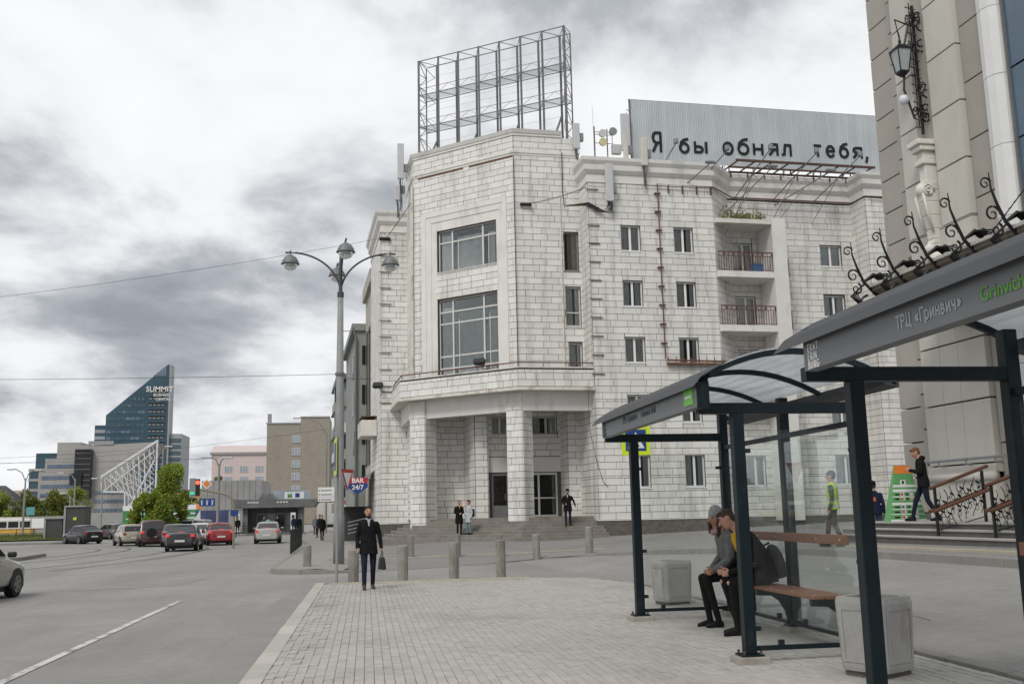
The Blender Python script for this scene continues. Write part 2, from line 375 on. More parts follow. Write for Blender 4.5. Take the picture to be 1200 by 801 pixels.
def kerb_run(name, P, zf_top, h, wd, mat, seg=1.0, parent=None, left=True):
    """kerb stones one by one along polyline P (outer edge); returns stones as children"""
    root = parent
    d_acc = []
    for a, b in zip(P[:-1], P[1:]):
        a = Vector((a[0], a[1], 0)); b = Vector((b[0], b[1], 0)); ln = (b-a).length; n = max(1, round(ln/seg))
        t = (b-a)/ln; nrm = Vector((t.y, -t.x, 0))*(1 if left else -1)
        for i in range(n):
            p = a+t*(ln*i/n+.006); q = a+t*(ln*(i+1)/n-.006)
            d_acc.append((p, q, nrm))
    for p, q, nrm in d_acc:
        c = [p, q, q+nrm*wd, p+nrm*wd]; dz = random.uniform(-.004, .004)
        m = MB(); ar = (c[1]-c[0]).cross(c[2]-c[0]).z
        if ar < 0: c = c[::-1]
        zt = [zf_top(v.x, v.y)+.012+dz for v in c]
        m.add([(v.x, v.y, z-h) for v, z in zip(c, zt)]+[(v.x, v.y, z) for v, z in zip(c, zt)],
              [(0,3,2,1),(4,5,6,7),(0,1,5,4),(1,2,6,5),(2,3,7,6),(3,0,4,7)])
        m.build('kerb_stone', mat, root, bevel=.008)

# near footway with its pavers
NX0, NX1, NY0, NY1 = -1.02, 5.75, 2.0, 25.4
near = poly_sheet('sidewalk', [(NX0-.02,NY0),(NX1+.02,NY0),(NX1+.02,21.5),(5.2,24.2),(3.9,NY1),(NX0-.02,NY1)], lambda x, y: gz(x, y)-.035, 'paver_joint')
kerb_run('kerb', [(-1.25, 2.0), (-1.22, 25.6)], gz, .24, .22, 'granite', 1.0, near)
kerb_run('kerb', [(-1.0, 25.62), (3.9, 25.62)], lambda x, y: gz(x, y)-.005, .2, .2, 'kerb_grey', 1.0, near, left=True)
kerb_run('kerb', [(NX1+.16, 2.0), (NX1+.16, 21.5), (5.33, 24.3), (3.9, 25.6)], gz, .2, .15, 'kerb_grey', 1.0, near, left=False)
def in_near(x, y):
    if y < 21.5: return True
    if y < 24.2: return x < NX1-(y-21.5)/2.7*.55
    return x < 5.2-(y-24.2)/1.2*1.3
pv = []
PW, PL, GP = .1, .2, .0048
nxp = int((NX1-NX0)/PW)
for i in range(nxp):
    x = NX0+(i+.5)*PW; y = 5.0+(PL/2 if i % 2 else 0)
    while y < NY1-.25:
        if in_near(x, y): pv.append((x, y+PL/2))
        y += PL
def pav_vis(p):
    d = Vector((p[0], p[1], gz(*p)))-CAM; dep = d.dot(_fw)
    sx = 600+1180*d.dot(_rt)/dep; sy = 400.5-1180*d.dot(_up)/dep
    if not (-10 < sx < 1205 and sy < 806): return 9e9
    return dep
pv = [p for p in pv if True]
pv.sort(key=pav_vis)
pme = MB().box(-PW/2+GP/2, PW/2-GP/2, -PL/2+GP/2, PL/2-GP/2, -.05, 0).mesh('paver'); pme.materials.append(M['paver'])
rest = MB(); rp = random.Random(3)
bm_ = bmesh.new(); bm_.from_mesh(pme)
bmesh.ops.bevel(bm_, geom=[e for e in bm_.edges if all(v.co.z > -.01 for v in e.verts)], offset=.004, segments=1, affect='EDGES'); bm_.to_mesh(pme); bm_.free()
for k, (x, y) in enumerate(pv):
    dz = rp.gauss(0, .0016)
    if x < -.55: dz += rp.gauss(-.002, .004)
    z = gz(x, y)+dz
    if k < 300:
        o = linkobj('paver', pme, near, (x, y, z)); o.rotation_euler = (rp.gauss(0, .008), rp.gauss(0, .01), rp.gauss(0, .006))
    else:
        rest.box(x-PW/2+GP/2, x+PW/2-GP/2, y-PL/2+GP/2, y+PL/2-GP/2, z-.045, z)
tag(rest.build('paver', 'paver', near), kind='stuff')
# forecourt / far footway
FC = [(-3.0,33.2),(-2.62,32.3),(-2.0,31.95),(-.9,31.9),(2.0,33.2),(6.0,35.8),(7.6,33.6),(8.7,30.2),(10.3,25.0),(10.75,20.0),(10.95,14.0),(11.2,2.0),(40,2.0),(40,60),(8,110),(-6.3,116),(-5.2,80),(-3.5,62),(-3.3,47),(-3.1,36)]
def fcz(x, y):
    # raised footway, dropped to the carriageway where people cross
    drop = sstep(-1.3, -.4, x)*(1-sstep(6.2, 7.6, x))*(1-sstep(34.5, 38, y))
    return gz(x, y)+.02+.10*sstep(7.4, 9, x)*(1-sstep(30, 36, y))-.128*drop
far_walk = poly_sheet('far_sidewalk', FC, fcz, 'asphalt_dark', 2.0)
kerb_run('kerb', FC[11:5:-1], lambda x, y: fcz(x, y)+.02, .3, .16, 'kerb_grey', 1.2, far_walk, left=True)
kerb_run('kerb', [FC[i] for i in (3,2,1,0)]+[FC[19],FC[18],FC[17],FC[16],FC[15]], lambda x, y: fcz(x, y), .2, .16, 'kerb_grey', 1.2, far_walk, left=True)
kerb_run('kerb', [FC[i] for i in (6,5,4,3)], lambda x, y: fcz(x, y)-.004, .2, .16, 'kerb_grey', 1.2, far_walk, left=True)
# paved strip of the far footway (small setts, too far to tell apart)
m = bpy.data.materials.new('far_setts'); m.use_nodes = True; t = m.node_tree
br = t.nodes.new('ShaderNodeTexBrick'); br.inputs['Scale'].default_value = 1; br.inputs['Brick Width'].default_value = .4; br.inputs['Row Height'].default_value = .2
br.inputs['Mortar Size'].default_value = .01; br.inputs['Color1'].default_value = (.30,.285,.26,1); br.inputs['Color2'].default_value = (.26,.25,.23,1); br.inputs['Mortar'].default_value = (.17,.16,.14,1)
gg = t.nodes.new('ShaderNodeNewGeometry'); t.links.new(gg.outputs['Position'], br.inputs['Vector']); t.links.new(br.outputs['Color'], t.nodes['Principled BSDF'].inputs['Base Color'])
t.nodes['Principled BSDF'].inputs['Roughness'].default_value = .9; M['far_setts'] = m
ps = poly_sheet('sett_path', [(-2.85,33.4),(-2.5,32.6),(-1.9,32.15),(-.8,32.1),(-.3,36),(-.4,47),(-1.0,62),(-2.2,80),(-3.0,100),(-5.5,100),(-5.0,80),(-3.3,62),(-3.1,47),(-2.95,36)], lambda x, y: fcz(x, y)+.005, 'far_setts', 4)
# tactile slabs by the crossing and along the mall steps
def tactile(x0, x1, y0, y1, zf, parent, n):
    for i in range(n):
        a = x0+(x1-x0)*i/n; b = x0+(x1-x0)*(i+1)/n-.012
        m_ = MB(); zz_ = zf((a+b)/2, (y0+y1)/2)
        m_.box(a, b, y0, y1, zz_-.03, zz_+.008)
        for r_ in range(3):
            for c_ in range(3):
                cx, cy = a+(b-a)*(c_+.5)/3, y0+(y1-y0)*(r_+.5)/3
                m_.box(cx-.03, cx+.03, cy-.03, cy+.03, zz_+.008, zz_+.014)
        m_.build('tactile_slab', 'tactile', parent)
tactile(-.9, 4.0, 24.9, 25.35, lambda x, y: gz(x, y)+.003, near, 12)
tactile(-.6, 9.0, 38.0, 38.4, lambda x, y: fcz(x, y), far_walk, 20)
# lane line, tram rails, refuge island
ln_ = MB(); 
for y in range(4, 23): ln_.quad((-4.02, y, rz_(-4, y)+.009), (-3.90, y, rz_(-4, y)+.009), (-3.90, y+1, rz_(-4, y+1)+.009), (-4.02, y+1, rz_(-4, y+1)+.009))
tag(ln_.build('lane_line', 'line_paint'), kind='structure')
def arc(cx, cy, rx, ry, a0, a1, n): return [(cx+rx*math.cos(R(a0+(a1-a0)*i/n)), cy+ry*math.sin(R(a0+(a1-a0)*i/n))) for i in range(n+1)]
def tram_rail(P):
    b = MB()
    for off in (-.05, .05):
        for p, q in zip(P[:-1], P[1:]):
            d = Vector((q[0]-p[0], q[1]-p[1], 0)).normalized(); n_ = Vector((-d.y, d.x, 0))
            a_, b_, w_ = Vector((p[0], p[1], -.110)), Vector((q[0], q[1], -.110)), .036
            b.quad(a_+n_*(off-w_), b_+n_*(off-w_), b_+n_*(off+w_), a_+n_*(off+w_))
    o = b.build('tram_rail', 'rail_steel'); tag(o, kind='structure')
def bez(p0, p1, p2, p3, n=22):
    return [tuple(sum(c*p[k] for c, p in zip(((1-t)**3, 3*t*(1-t)**2, 3*t*t*(1-t), t**3), (p0,p1,p2,p3))) for k in (0,1)) for t in (i/n for i in range(n+1))]
tram_rail(bez((-19,38),(-13.5,55),(-14.6,71),(-21,73)))
tram_rail(bez((-17.2,37),(-11.5,57),(-13.2,74),(-21,75.2)))
tram_rail(bez((-13,40),(-8.6,58),(-10.3,76),(-24,79)))
tram_rail(bez((-11.2,39),(-6.6,60),(-8.6,79),(-24,81.5)))
isl = [(-30,42),(-17.0,46.6),(-15.9,50.5),(-16.4,56),(-18.4,61.5),(-22,66),(-34,70)]
island_ = poly_sheet('traffic_island', isl, lambda x, y: .03, 'asphalt', 4)
kerb_run('kerb', isl, lambda x, y: .03, .2, .2, 'kerb_grey', 1.5, island_, left=False)
isl2 = [(-60,84),(-25,86.5),(-22.5,88),(-25,90),(-60,91)]
island2 = poly_sheet('traffic_island', isl2, lambda x, y: .03, 'asphalt', 6)
kerb_run('kerb', isl2, lambda x, y: .03, .2, .2, 'kerb_grey', 2.0, island2, left=False)
mk('asphalt_patch', (.24, .233, .222), .92, .12, .8, .3, 60, coords='World', fine=.1)
for nm, P in (('road_patch', [(-1.26, 6), (-1.26, 24.6), (-1.75, 24.2), (-2.0, 18.5), (-1.85, 13), (-2.15, 6)]), ('road_patch', [(-7.4, 27.5), (-4.9, 28.3), (-4.7, 31.4), (-7.1, 30.6)])):
    poly_sheet(nm, P, lambda x, y: rz_(x, y)+.004, 'asphalt_patch', 1.5)
mh = MB().lathe([(.33, -.125), (.33, rz_(-6.4,15.6)+.006), (.29, rz_(-6.4,15.6)+.008)], 20, (-6.6, 15.9, 0))
tag(mh.build('manhole_cover', 'rail_steel'), 'round iron manhole cover set in the road', 'manhole')
mk('crack', (.085, .08, .075), .95, .2, 4)
rk = random.Random(17)
for x, y, dx, dy, n in ((-5.6, 14, .35, .12, 12), (-3.0, 25, -.3, .25, 12), (-7.5, 19, .3, .3, 10), (-5.2, 33, .45, .1, 14), (7.2, 12.5, .05, .5, 14), (8.8, 17, -.25, .4, 12)):
    b = MB(); P = [(x, y)]
    for i in range(n): P.append((P[-1][0]+dx+rk.gauss(0, .09), P[-1][1]+dy+rk.gauss(0, .07)))
    for i, (q, r_) in enumerate(zip(P[:-1], P[1:])):
        w_ = rk.uniform(.003, .007); zq, zr = rz_(*q)+.007, rz_(*r_)+.007; b.quad((q[0]-w_, q[1]-w_*.4, zq), (q[0]+w_, q[1]+w_*.4, zq), (r_[0]+w_, r_[1]+w_*.4, zr), (r_[0]-w_, r_[1]-w_*.4, zr))
    tag(b.build('road_crack', 'crack'), kind='structure')
# ------------------------------------------------------------------ the white corner building
BO = Vector((11.36, 49.35, 0)); BA = R(4)
bld = thing('corner_building', 'white block-clad corner building with chamfered tower, portico and roof hoardings', 'building', BO, BA)
BE1 = Vector((math.cos(BA), math.sin(BA), 0)); BE2 = Vector((-math.sin(BA), math.cos(BA), 0))
def bw(u, v, z): return BO+BE1*u+BE2*v+Vector((0, 0, z))
CH = .338
BLK = []           # (u, v, z, yaw, length, height, score)
rb = random.Random(11)
def cells(L_, z0, z1, holes):
    ss = sorted({0, L_, *[max(0, min(L_, h[0])) for h in holes], *[max(0, min(L_, h[1])) for h in holes]})
    zs = sorted({z0, z1, *[max(z0, min(z1, h[2])) for h in holes], *[max(z0, min(z1, h[3])) for h in holes]})
    for a, b in zip(ss[:-1], ss[1:]):
        run = None
        for c, d in zip(zs[:-1], zs[1:]):
            mx, mz = (a+b)/2, (c+d)/2
            if any(h[0] < mx < h[1] and h[2] < mz < h[3] for h in holes):
                if run: yield (a, b, *run); run = None
            else: run = (run[0], d) if run else (c, d)
        if run: yield (a, b, *run)
def backing(mb, p0, p1, z0, z1, holes, depth=.45):
    d = Vector((p1[0]-p0[0], p1[1]-p0[1])); L_ = d.length; d /= L_; n = Vector((d.y, -d.x))
    for a, b, c, e in cells(L_, z0, z1, holes):
        A = [(p0[0]+d.x*a, p0[1]+d.y*a), (p0[0]+d.x*b, p0[1]+d.y*b)]
        mb.prism([A[0], A[1], (A[1][0]-n.x*depth, A[1][1]-n.y*depth), (A[0][0]-n.x*depth, A[0][1]-n.y*depth)], c, e)
def blocks(p0, p1, z0, z1, holes=(), thin=(3.15, 6.9), wmin=.76, wmax=1.0):
    d = Vector((p1[0]-p0[0], p1[1]-p0[1])); L_ = d.length; d /= L_; n = Vector((d.y, -d.x)); yaw = math.atan2(d.y, d.x)
    z = z0; k = 0; G = .024
    wn = BE1*n.x+BE2*n.y
    def put(a, b, c, e):
        if b-a < .05 or e-c < .05: return
        m_ = (a+b)/2; u, v = p0[0]+d.x*m_, p0[1]+d.y*m_; zc = (c+e)/2
        W = bw(u, v, zc)-CAM; dist = W.length
        sc = max(0, -(W.normalized().dot(wn)))*(b-a)*(e-c)/dist**2
        dep = W.dot(_fw); sx = 600+1180*W.dot(_rt)/dep; sy = 400-1180*W.dot(_up)/dep
        if 690 < sx < 1060 and sy > 480 and sx > 760: sc *= .3
        if sx > 1058: sc = 0
        BLK.append((u, v, zc, yaw, b-a-G, e-c-G, sc, n))
    while z < z1-.04:
        h = .115 if any(abs(z-t) < CH/2 for t in thin) and k % 2 == 0 else CH
        if z+h > z1-.08: h = z1-z
        s = 0; first = True
        cuts = [hh for hh in holes if hh[2] < z+h-.03 and hh[3] > z+.03]
        while s < L_-.01:
            wd = rb.uniform(wmin, wmax) if h > .2 else rb.uniform(.3, .7)
            if rb.random() < .03: wd *= .4
            if first and k % 2: wd *= .5
            first = False
            e = min(L_, s+wd)
            if L_-e < .18: e = L_
            segs = [(s, e)]
            for c in cuts:
                ns = []
                for a, b in segs:
                    if b <= c[0] or a >= c[1]: ns.append((a, b)); continue
                    if a < c[0]: ns.append((a, c[0]))
                    if b > c[1]: ns.append((c[1], b))
                    a2, b2 = max(a, c[0]), min(b, c[1])
                    if z < c[2]-.06: put(a2, b2, z, c[2])
                    if z+h > c[3]+.06: put(a2, b2, c[3], z+h)
                segs = ns
            for a, b in segs: put(a, b, z, z+h)
            s = e
        z += h; k += 1
wallmb = MB()
def wall(p0, p1, z0, z1, holes=(), extra=(), depth=.45, **k):
    backing(wallmb, p0, p1, z0, z1, list(holes), depth); blocks(p0, p1, z0, z1, list(holes)+list(extra), **k)
def window(p0, p1, s0, s1, z0, z1, style='pvc', split=.5, recess=.2, curt=True, rows=()):
    """window set in a wall running p0->p1, between distances s0..s1 and heights z0..z1"""
    d = Vector((p1[0]-p0[0], p1[1]-p0[1])).normalized(); yaw = math.atan2(d.y, d.x)
    c = (p0[0]+d.x*(s0+s1)/2, p0[1]+d.y*(s0+s1)/2); w_, h_ = (s1-s0)/2, z1-z0
    fr = {'pvc': 'white_plastic', 'wood': 'old_wood', 'white': 'old_white_wood'}[style]; t = .075; recess = min(recess, .11)
    f = MB(); y0, y1 = recess, recess+.07
    for a in ((-w_, -w_+t, 0, h_), (w_-t, w_, 0, h_), (-w_+t, w_-t, 0, t), (-w_+t, w_-t, h_-t, h_)): f.box(a[0], a[1], y0, y1, a[2], a[3])
    xs = [-w_+t]; 
    sp = split if isinstance(split, (list, tuple)) else ([split] if split else [])
    for q in sp:
        x = -w_+2*w_*q; f.box(x-.06, x+.06, y0+.002, y1, t, h_-t); xs += [x-.06, x+.06]
    xs.append(w_-t)
    for r_ in rows:
        for a, b in zip(xs[::2], xs[1::2]): f.box(a, b, y0+.006, y1-.004, h_*r_-.03, h_*r_+.03)
    o = f.build('window', fr, bld, loc=(c[0], c[1], z0), rz=yaw)
    for a, b in zip(xs[::2], xs[1::2]):
        MB().box(a, b, y0+.03, y0+.04, t, h_-t).build('pane', 'window_glass', o)
    MB().box(-w_-.04, w_+.04, -.06, y0-.003, -.05, .0).build('sill', fr, o)
    MB().box(-w_, w_, .43, .44, 0, h_).build('dark_room', 'room', o)
    if curt:
        cm = MB(); n_ = int(w_*30)
        spans = [(-w_+.06, -w_+.06+(w_*2)*rb.uniform(.25, .6)), (w_-.06-(w_*2)*rb.uniform(.15, .38), w_-.06)] if curt is True else [(-w_+.06, w_-.06)]
        for a, b in spans:
            k = max(4, int((b-a)*24)); P = [(a+(b-a)*i/k, .24+.022*math.sin(i*2.1)+.008*rb.random()) for i in range(k+1)]
            for p, q in zip(P[:-1], P[1:]): cm.quad((p[0], p[1], .03), (q[0], q[1], .03), (q[0], q[1], h_-.03), (p[0], p[1], h_-.03))
        cm.build('curtain', 'curtain', o)
    return o

ROWS = [(14.87, 16.26), (11.93, 13.30), (9.0, 10.33), (5.95, 7.35), (2.68, 4.33)]
# right bay front
A, B = (0, 0), (6.92, 0)
hb = [(u0, u1, z0, z1) for z0, z1 in ROWS for u0, u1 in ((1.70, 2.78), (4.63, 5.71))]
wall(A, B, 1.15, 18.5, hb)
for h in hb: window(A, B, *h)
# its return towards the tower (deeper under the portico) and its splayed right side
wall((0, 3.0), (0, 0), 1.15, 7.6)
wall((0, 1.55), (0, 0), 7.6, 18.5)
wall((6.92, 0), (8.47, 1.55), 1.15, 18.5)
# recessed wall with the loggias and the next bay
A, B = (8.47, 1.55), (16.0, 1.55)
hr = [(13.92-8.47, 15.24-8.47, z0, z1) for z0, z1 in [(14.80, 16.03), (11.93, 13.15), (9.0, 10.3), (5.95, 7.3), (2.7, 4.3)]]
hl = [(.15, 1.35, z0, z1) for z0, z1 in ((14.02, 15.95), (11.12, 12.95), (8.2, 10.0), (2.7, 4.3))]
wall(A, B, 1.15, 18.4, hr+hl)
for h in hr: window(A, B, *h)
for h in hl: window(A, B, *h, split=.55, curt=True)
wall((16, 1.55), (16, 0), 1.15, 18.4); wall((16, 0), (19.5, 0), 1.15, 18.4)
# tower: right face, chamfer, left face
A, B = (-3.58, 1.55), (0, 1.55)
ht = [(2.62, 3.43, 14.1, 16.22), (2.62, 3.46, 11.13, 13.25), (2.72, 3.46, 8.9, 10.25)]
wall(A, B, 7.6, 21.45, ht)
window(A, B, *ht[0], style='wood', split=None, curt=False); window(A, B, *ht[1], style='white', split=None, rows=(.35,)); window(A, B, *ht[2], style='white', split=None)
mk('board_beige', (.30, .255, .20), .8, .3, 1.5)
MB().box(-.81+.08, -.08, 1.55+.21, 1.55+.225, 14.16, 16.16).build('boarded_panel', 'board_beige', bld)
A, B = (-8.34, 6.31), (-3.58, 1.55); LC = math.hypot(4.76, 4.76)
hc_ = [(1.62, 5.53, 14.66, 17.0), (1.62, 5.53, 8.92, 13.12)]
backing(wallmb, A, B, 7.6, 21.45, hc_)
blocks(A, B, 7.6, 21.45, [(.54, 6.22, 7.6, 18.2)])
blocks((A[0]+1.5*.7071, A[1]-1.5*.7071), (A[0]+5.65*.7071, A[1]-5.65*.7071), 13.16, 14.62)
wall((-8.34, 9.89), (-8.34, 6.31), 7.6, 21.45)
# left wing: front strip and street side
wall((-9.89, 9.89), (-4.6, 9.89), 1.15, 7.6); wall((-9.89, 9.89), (-8.34, 9.89), 7.6, 18.2)
wall((-9.89, 17.5), (-9.89, 9.89), 1.15, 18.2)
def chp(t, o=0, z=0):            # point on the chamfer: distance along it, proud by o
    return (-8.34+t*.70711-o*.70711, 6.31-t*.70711-o*.70711, z)
def chbox(mb, t0, t1, o0, o1, z0, z1):
    mb.prism([chp(t0, o0)[:2], chp(t1, o0)[:2], chp(t1, o1)[:2], chp(t0, o1)[:2]], z0, z1)
pl = MB()
for (t0, t1), (r0, r1), z1, o in (((.56, .86), (6.0, 6.24), 18.18, .075), ((.86, 1.22), (5.77, 6.0), 17.9, .045)):
    chbox(pl, t0, t1, -.1, o, 8.7, z1); chbox(pl, r0, r1, -.1, o, 8.7, z1)
    chbox(pl, t1, r0, -.1, o, z1-(t1-t0), z1)
chbox(pl, 1.22, 1.60, -.1, .012, 8.7, 17.54); chbox(pl, 5.55, 5.77, -.1, .012, 8.7, 17.54)
chbox(pl, 1.60, 5.55, -.1, .010, 17.02, 17.54)
pl.build('window_surround', 'render_white', bld)
def big_window(z0, z1, rows, name):
    d = Vector((.70711, -.70711)); yaw = -math.pi/4; c = chp((1.62+5.53)/2)
    w_ = (5.53-1.62)/2; h_ = z1-z0
    f = MB(); f.box(-w_, -w_+.06, .16, .24, 0, h_); f.box(w_-.06, w_, .16, .24, 0, h_); f.box(-w_+.06, w_-.06, .16, .24, 0, .06); f.box(-w_+.06, w_-.06, .16, .24, h_-.07, h_)
    mull = [-w_+2*w_*.235, -w_+2*w_*.755]
    for x in mull: f.box(x-.05, x+.05, .15, .24, .06, h_-.07)
    xs = [-w_+.06, mull[0]-.05, mull[0]+.05, mull[1]-.05, mull[1]+.05, w_-.06]
    for r_ in rows:
        for a, b in zip(xs[::2], xs[1::2]): f.box(a, b, .165, .235, r_-z0-.04, r_-z0+.04)
    f.box(mull[1]+.33, mull[1]+.37, .18, .23, .06, h_*.75); f.box(mull[0]+.36, mull[0]+.40, .18, .23, .06, h_*.72)
    o = f.build('window', 'old_white_wood', bld, loc=(c[0], c[1], z0), rz=yaw)
    zz_ = [.06]+[r_-z0 for r_ in rows]+[h_-.07]
    for a, b in zip(xs[::2], xs[1::2]):
        for c0, c1 in zip(zz_[:-1], zz_[1:]): MB().box(a+.002, b-.002, .19, .2, c0+.042, c1-.042).build('pane', 'window_glass', o)
    MB().box(-w_, w_, .9, .91, 0, h_).build('dark_room', 'room', o)
    for a, b, t_ in ((-w_+.1, -w_+.7, .9), (mull[0]+.2, mull[1]-.15, .82), (mull[1]+.25, w_-.3, .8)):
        cm = MB(); k = int((b-a)*18)
        P = [(a+(b-a)*i/k, .34+.03*math.sin(i*1.9)+.012*rb.random()) for i in range(k+1)]
        for p, q in zip(P[:-1], P[1:]): cm.quad((p[0], p[1], .05), (q[0], q[1], .05), (q[0], q[1], h_*t_), (p[0], p[1], h_*t_))
        cm.build('curtain', 'curtain', o)
    MB().box(-w_-.03, w_+.03, -.07, .155, -.05, 0).build('sill', 'old_white_wood', o)
big_window(14.66, 17.0, (16.32,), 'w'); big_window(8.92, 13.12, (12.42, 11.78, 9.98, 9.33), 'w')
# cornices: mitred bands following the wall line
def offset_path(P, o):
    out_ = []
    for i, p in enumerate(P):
        ns = []
        for a, b in ((i-1, i), (i, i+1)):
            if a < 0 or b >= len(P): continue
            d = Vector((P[b][0]-P[a][0], P[b][1]-P[a][1])).normalized(); ns.append(Vector((d.y, -d.x)))
        if len(ns) == 1: n = ns[0]; k = 1
        else:
            n = (ns[0]+ns[1]).normalized(); k = 1/max(.3, n.dot(ns[0]))
        out_.append((p[0]+n.x*o*k, p[1]+n.y*o*k))
    return out_
def band(mb, P, z0, z1, o, inner=-.4, o2=None):
    a = offset_path(P, inner); b = offset_path(P, o); b2 = offset_path(P, o if o2 is None else o2)
    for i in range(len(P)-1):
        q = [a[i], a[i+1], b[i+1], b[i]]; q2 = [a[i], a[i+1], b2[i+1], b2[i]]
        mb.add([(x, y, z0) for x, y in q]+[(x, y, z1) for x, y in q2], [(0,1,2,3),(7,6,5,4),(0,4,5,1),(1,5,6,2),(2,6,7,3),(3,7,4,0)])
pathR = [(0, 1.56), (0, 0), (6.92, 0), (8.47, 1.55), (16.0, 1.55), (16.0, 0), (20, 0)]
pathT = [(-8.34, 9.9), (-8.34, 6.31), (-3.58, 1.55), (.02, 1.55)]
pathL = [(-9.89, 17.5), (-9.89, 9.89), (-8.3, 9.89)]
cn = MB()
for P in (pathR, pathL):
    dz = 0 if P is pathR else -.3
    for z0, z1, o, o2 in ((18.5, 18.62, .07, .07), (18.62, 18.95, .05, .05), (18.95, 19.15, .08, .22), (19.15, 19.42, .22, .24), (19.42, 19.62, .24, .36), (19.62, 19.8, .36, .38)):
        band(cn, P, z0+dz, z1+dz, o, -.4, o2)
band(cn, pathT, 20.35, 20.47, .06); band(cn, pathT, 20.47, 20.62, .10)
pathT2 = pathT[:3]+[(-.94, 1.55)]
band(cn, pathT2, 21.45, 21.58, .08); band(cn, pathT2, 21.58, 21.78, .12, -.6, .20)
cn.build('cornice', 'render_white', bld)
# rust streaked flashing under the tower ledge
fl = MB(); band(fl, [(-8.1, 6.07), (-5.9, 3.87)], 20.24, 20.33, .05, 0); band(fl, [(-5.6, 3.57), (-3.6, 1.57)], 20.24, 20.33, .05, 0); fl.build('flashing', 'rust', bld)
# plinth and interior mass
pb = MB(); band(pb, [(-9.89, 17.5), (-9.89, 9.89), (-8.0, 9.89)], -.3, 1.1, .05, -.5); pb.build('plinth', 'plinth', bld); pb = MB()
band(pb, [(0, 3.0), (0, 0), (6.92, 0), (8.47, 1.55), (16.0, 1.55), (16.0, 0), (20, 0)], -.3, 1.1, .05, -.5)
pb.build('plinth', 'plinth', bld)
pc_ = MB(); band(pc_, [(-9.89, 17.5), (-9.89, 9.89), (-8.0, 9.89)], 1.1, 1.15, .08, -.4); pc_.build('plinth_coping', 'render_white', bld); pc_ = MB(); band(pc_, [(0, 3.0), (0, 0), (6.92, 0), (8.47, 1.55), (16.0, 1.55), (16.0, 0), (20, 0)], 1.1, 1.15, .08, -.4)
pc_.build('plinth_coping', 'render_white', bld)
core = MB(); core.prism([(.46, 2.1), (.46, 1.0), (6.8, 1.0), (8.3, 2.6), (20, 2.6), (20, 16), (.46, 16)], 1, 19.3)
core.prism([(-7.3, 7.0), (-3.4, 3.1), (.44, 3.1), (.44, 16), (-7.3, 16)], 7.65, 20.7)
core.prism([(-9.4, 17.4), (-9.4, 10.4), (-7.32, 10.4), (-7.32, 17.4)], 7.65, 19.0); core.prism([(-9.4, 17.4), (-9.4, 10.4), (-4.7, 10.4), (-4.7, 17.4)], .0, 7.6)
core.build('roof_mass', 'render_worn', bld)
wallmb.build('wall', 'mortar', bld)

# ------------------------------------------------------------------ portico
GP_A, GP_B = (-3.95, 0.0), (-9.25, 5.3)
pp = [(-.02, 0.0), GP_A, GP_B, (-9.25, 9.85)][::-1]
wall_in = MB()
inb0 = len(BLK)
def iwall(p0, p1, z0, z1, holes=()): backing(wall_in, p0, p1, z0, z1, list(holes), .3); blocks(p0, p1, z0, z1, list(holes))
# back of the porch, its doors and small windows
hbk = [(.25, 1.15, 1.35, 3.66), (.3, 1.2, 5.72, 6.66), (2.35, 3.85, 1.35, 3.68), (2.5, 3.9, 5.72, 6.68)]
p0_, p1_ = (-4.75, 4.5), (-.62, 4.5)
backing(wall_in, p0_, p1_, 1.3, 7.6, hbk, .3); blocks(p0_, p1_, 4.55, 7.6, hbk)
iwall((-.66, 4.6), (-.66, 3.02), 1.3, 7.6); iwall((-.68, 3.0), (0, 3.0), 1.3, 7.6)
iwall((-5.45, 4.1), (-4.78, 4.1), 1.3, 7.6); iwall((-4.76, 4.1), (-4.76, 4.7), 1.3, 7.6); iwall((-5.47, 7.2), (-5.47, 4.1), 1.3, 7.6); iwall((-8.3, 7.2), (-5.5, 7.2), 1.3, 7.6)
iwall((-8.34, 9.9), (-8.34, 7.2), 1.3, 7.6)
wall_in.build('porch_wall', 'mortar', bld)
MB().box(-4.7, -.7, 4.46, 4.52, 3.72, 4.52).build('door_lintel', 'render_white', bld)
window(p0_, p1_, *hbk[1], style='white', split=.5, recess=.1); window(p0_, p1_, *hbk[3], style='white', split=.58, recess=.1)
mk('door_grey', (.16, .165, .17), .6, .15, 3)
mk('red_brown_goods', (.13, .05, .03), .8, .6, 6)
for (a, b, z0, z1), k in ((hbk[0], 0), (hbk[2], 1)):
    u0, u1 = -4.75+a, -4.75+b
    dr = MB(); dr.box(u0, u0+.09, 4.52, 4.6, z0, z1); dr.box(u1-.09, u1, 4.52, 4.6, z0, z1); dr.box(u0+.09, u1-.09, 4.52, 4.6, z1-.12, z1); dr.box(u0+.09, u1-.09, 4.52, 4.6, z0, z0+.62 if not k else z0+.1)
    if k: dr.box(u0+.42, u0+.52, 4.525, 4.6, z0+.1, z1-.12); dr.box(u0+.09, u1-.09, 4.53, 4.59, z0+.95, z0+1.02)
    d_ = dr.build('door', 'door_grey' if not k else 'old_white_wood', bld)
    MB().box(u0+.1, u1-.1, 4.56, 4.57, z0+.1, z1-.13).build('door_glass', 'window_glass', d_)
    MB().box(u0+.05, u1-.05, 4.78, 4.79, z0, z1).build('dark_room', 'room' if k else 'red_brown_goods', d_)
    if not k:
        gr = MB()
        for i in range(9): gr.box(u0+.13+i*.08, u0+.15+i*.08, 4.5, 4.52, z0+.66, z1-.14)
        gr.build('door_grille', 'black_metal', d_)
    hd = MB().box(u1-.2, u1-.17, 4.47, 4.52, z0+.9, z0+1.25); hd.build('handle', 'grey_steel', d_)
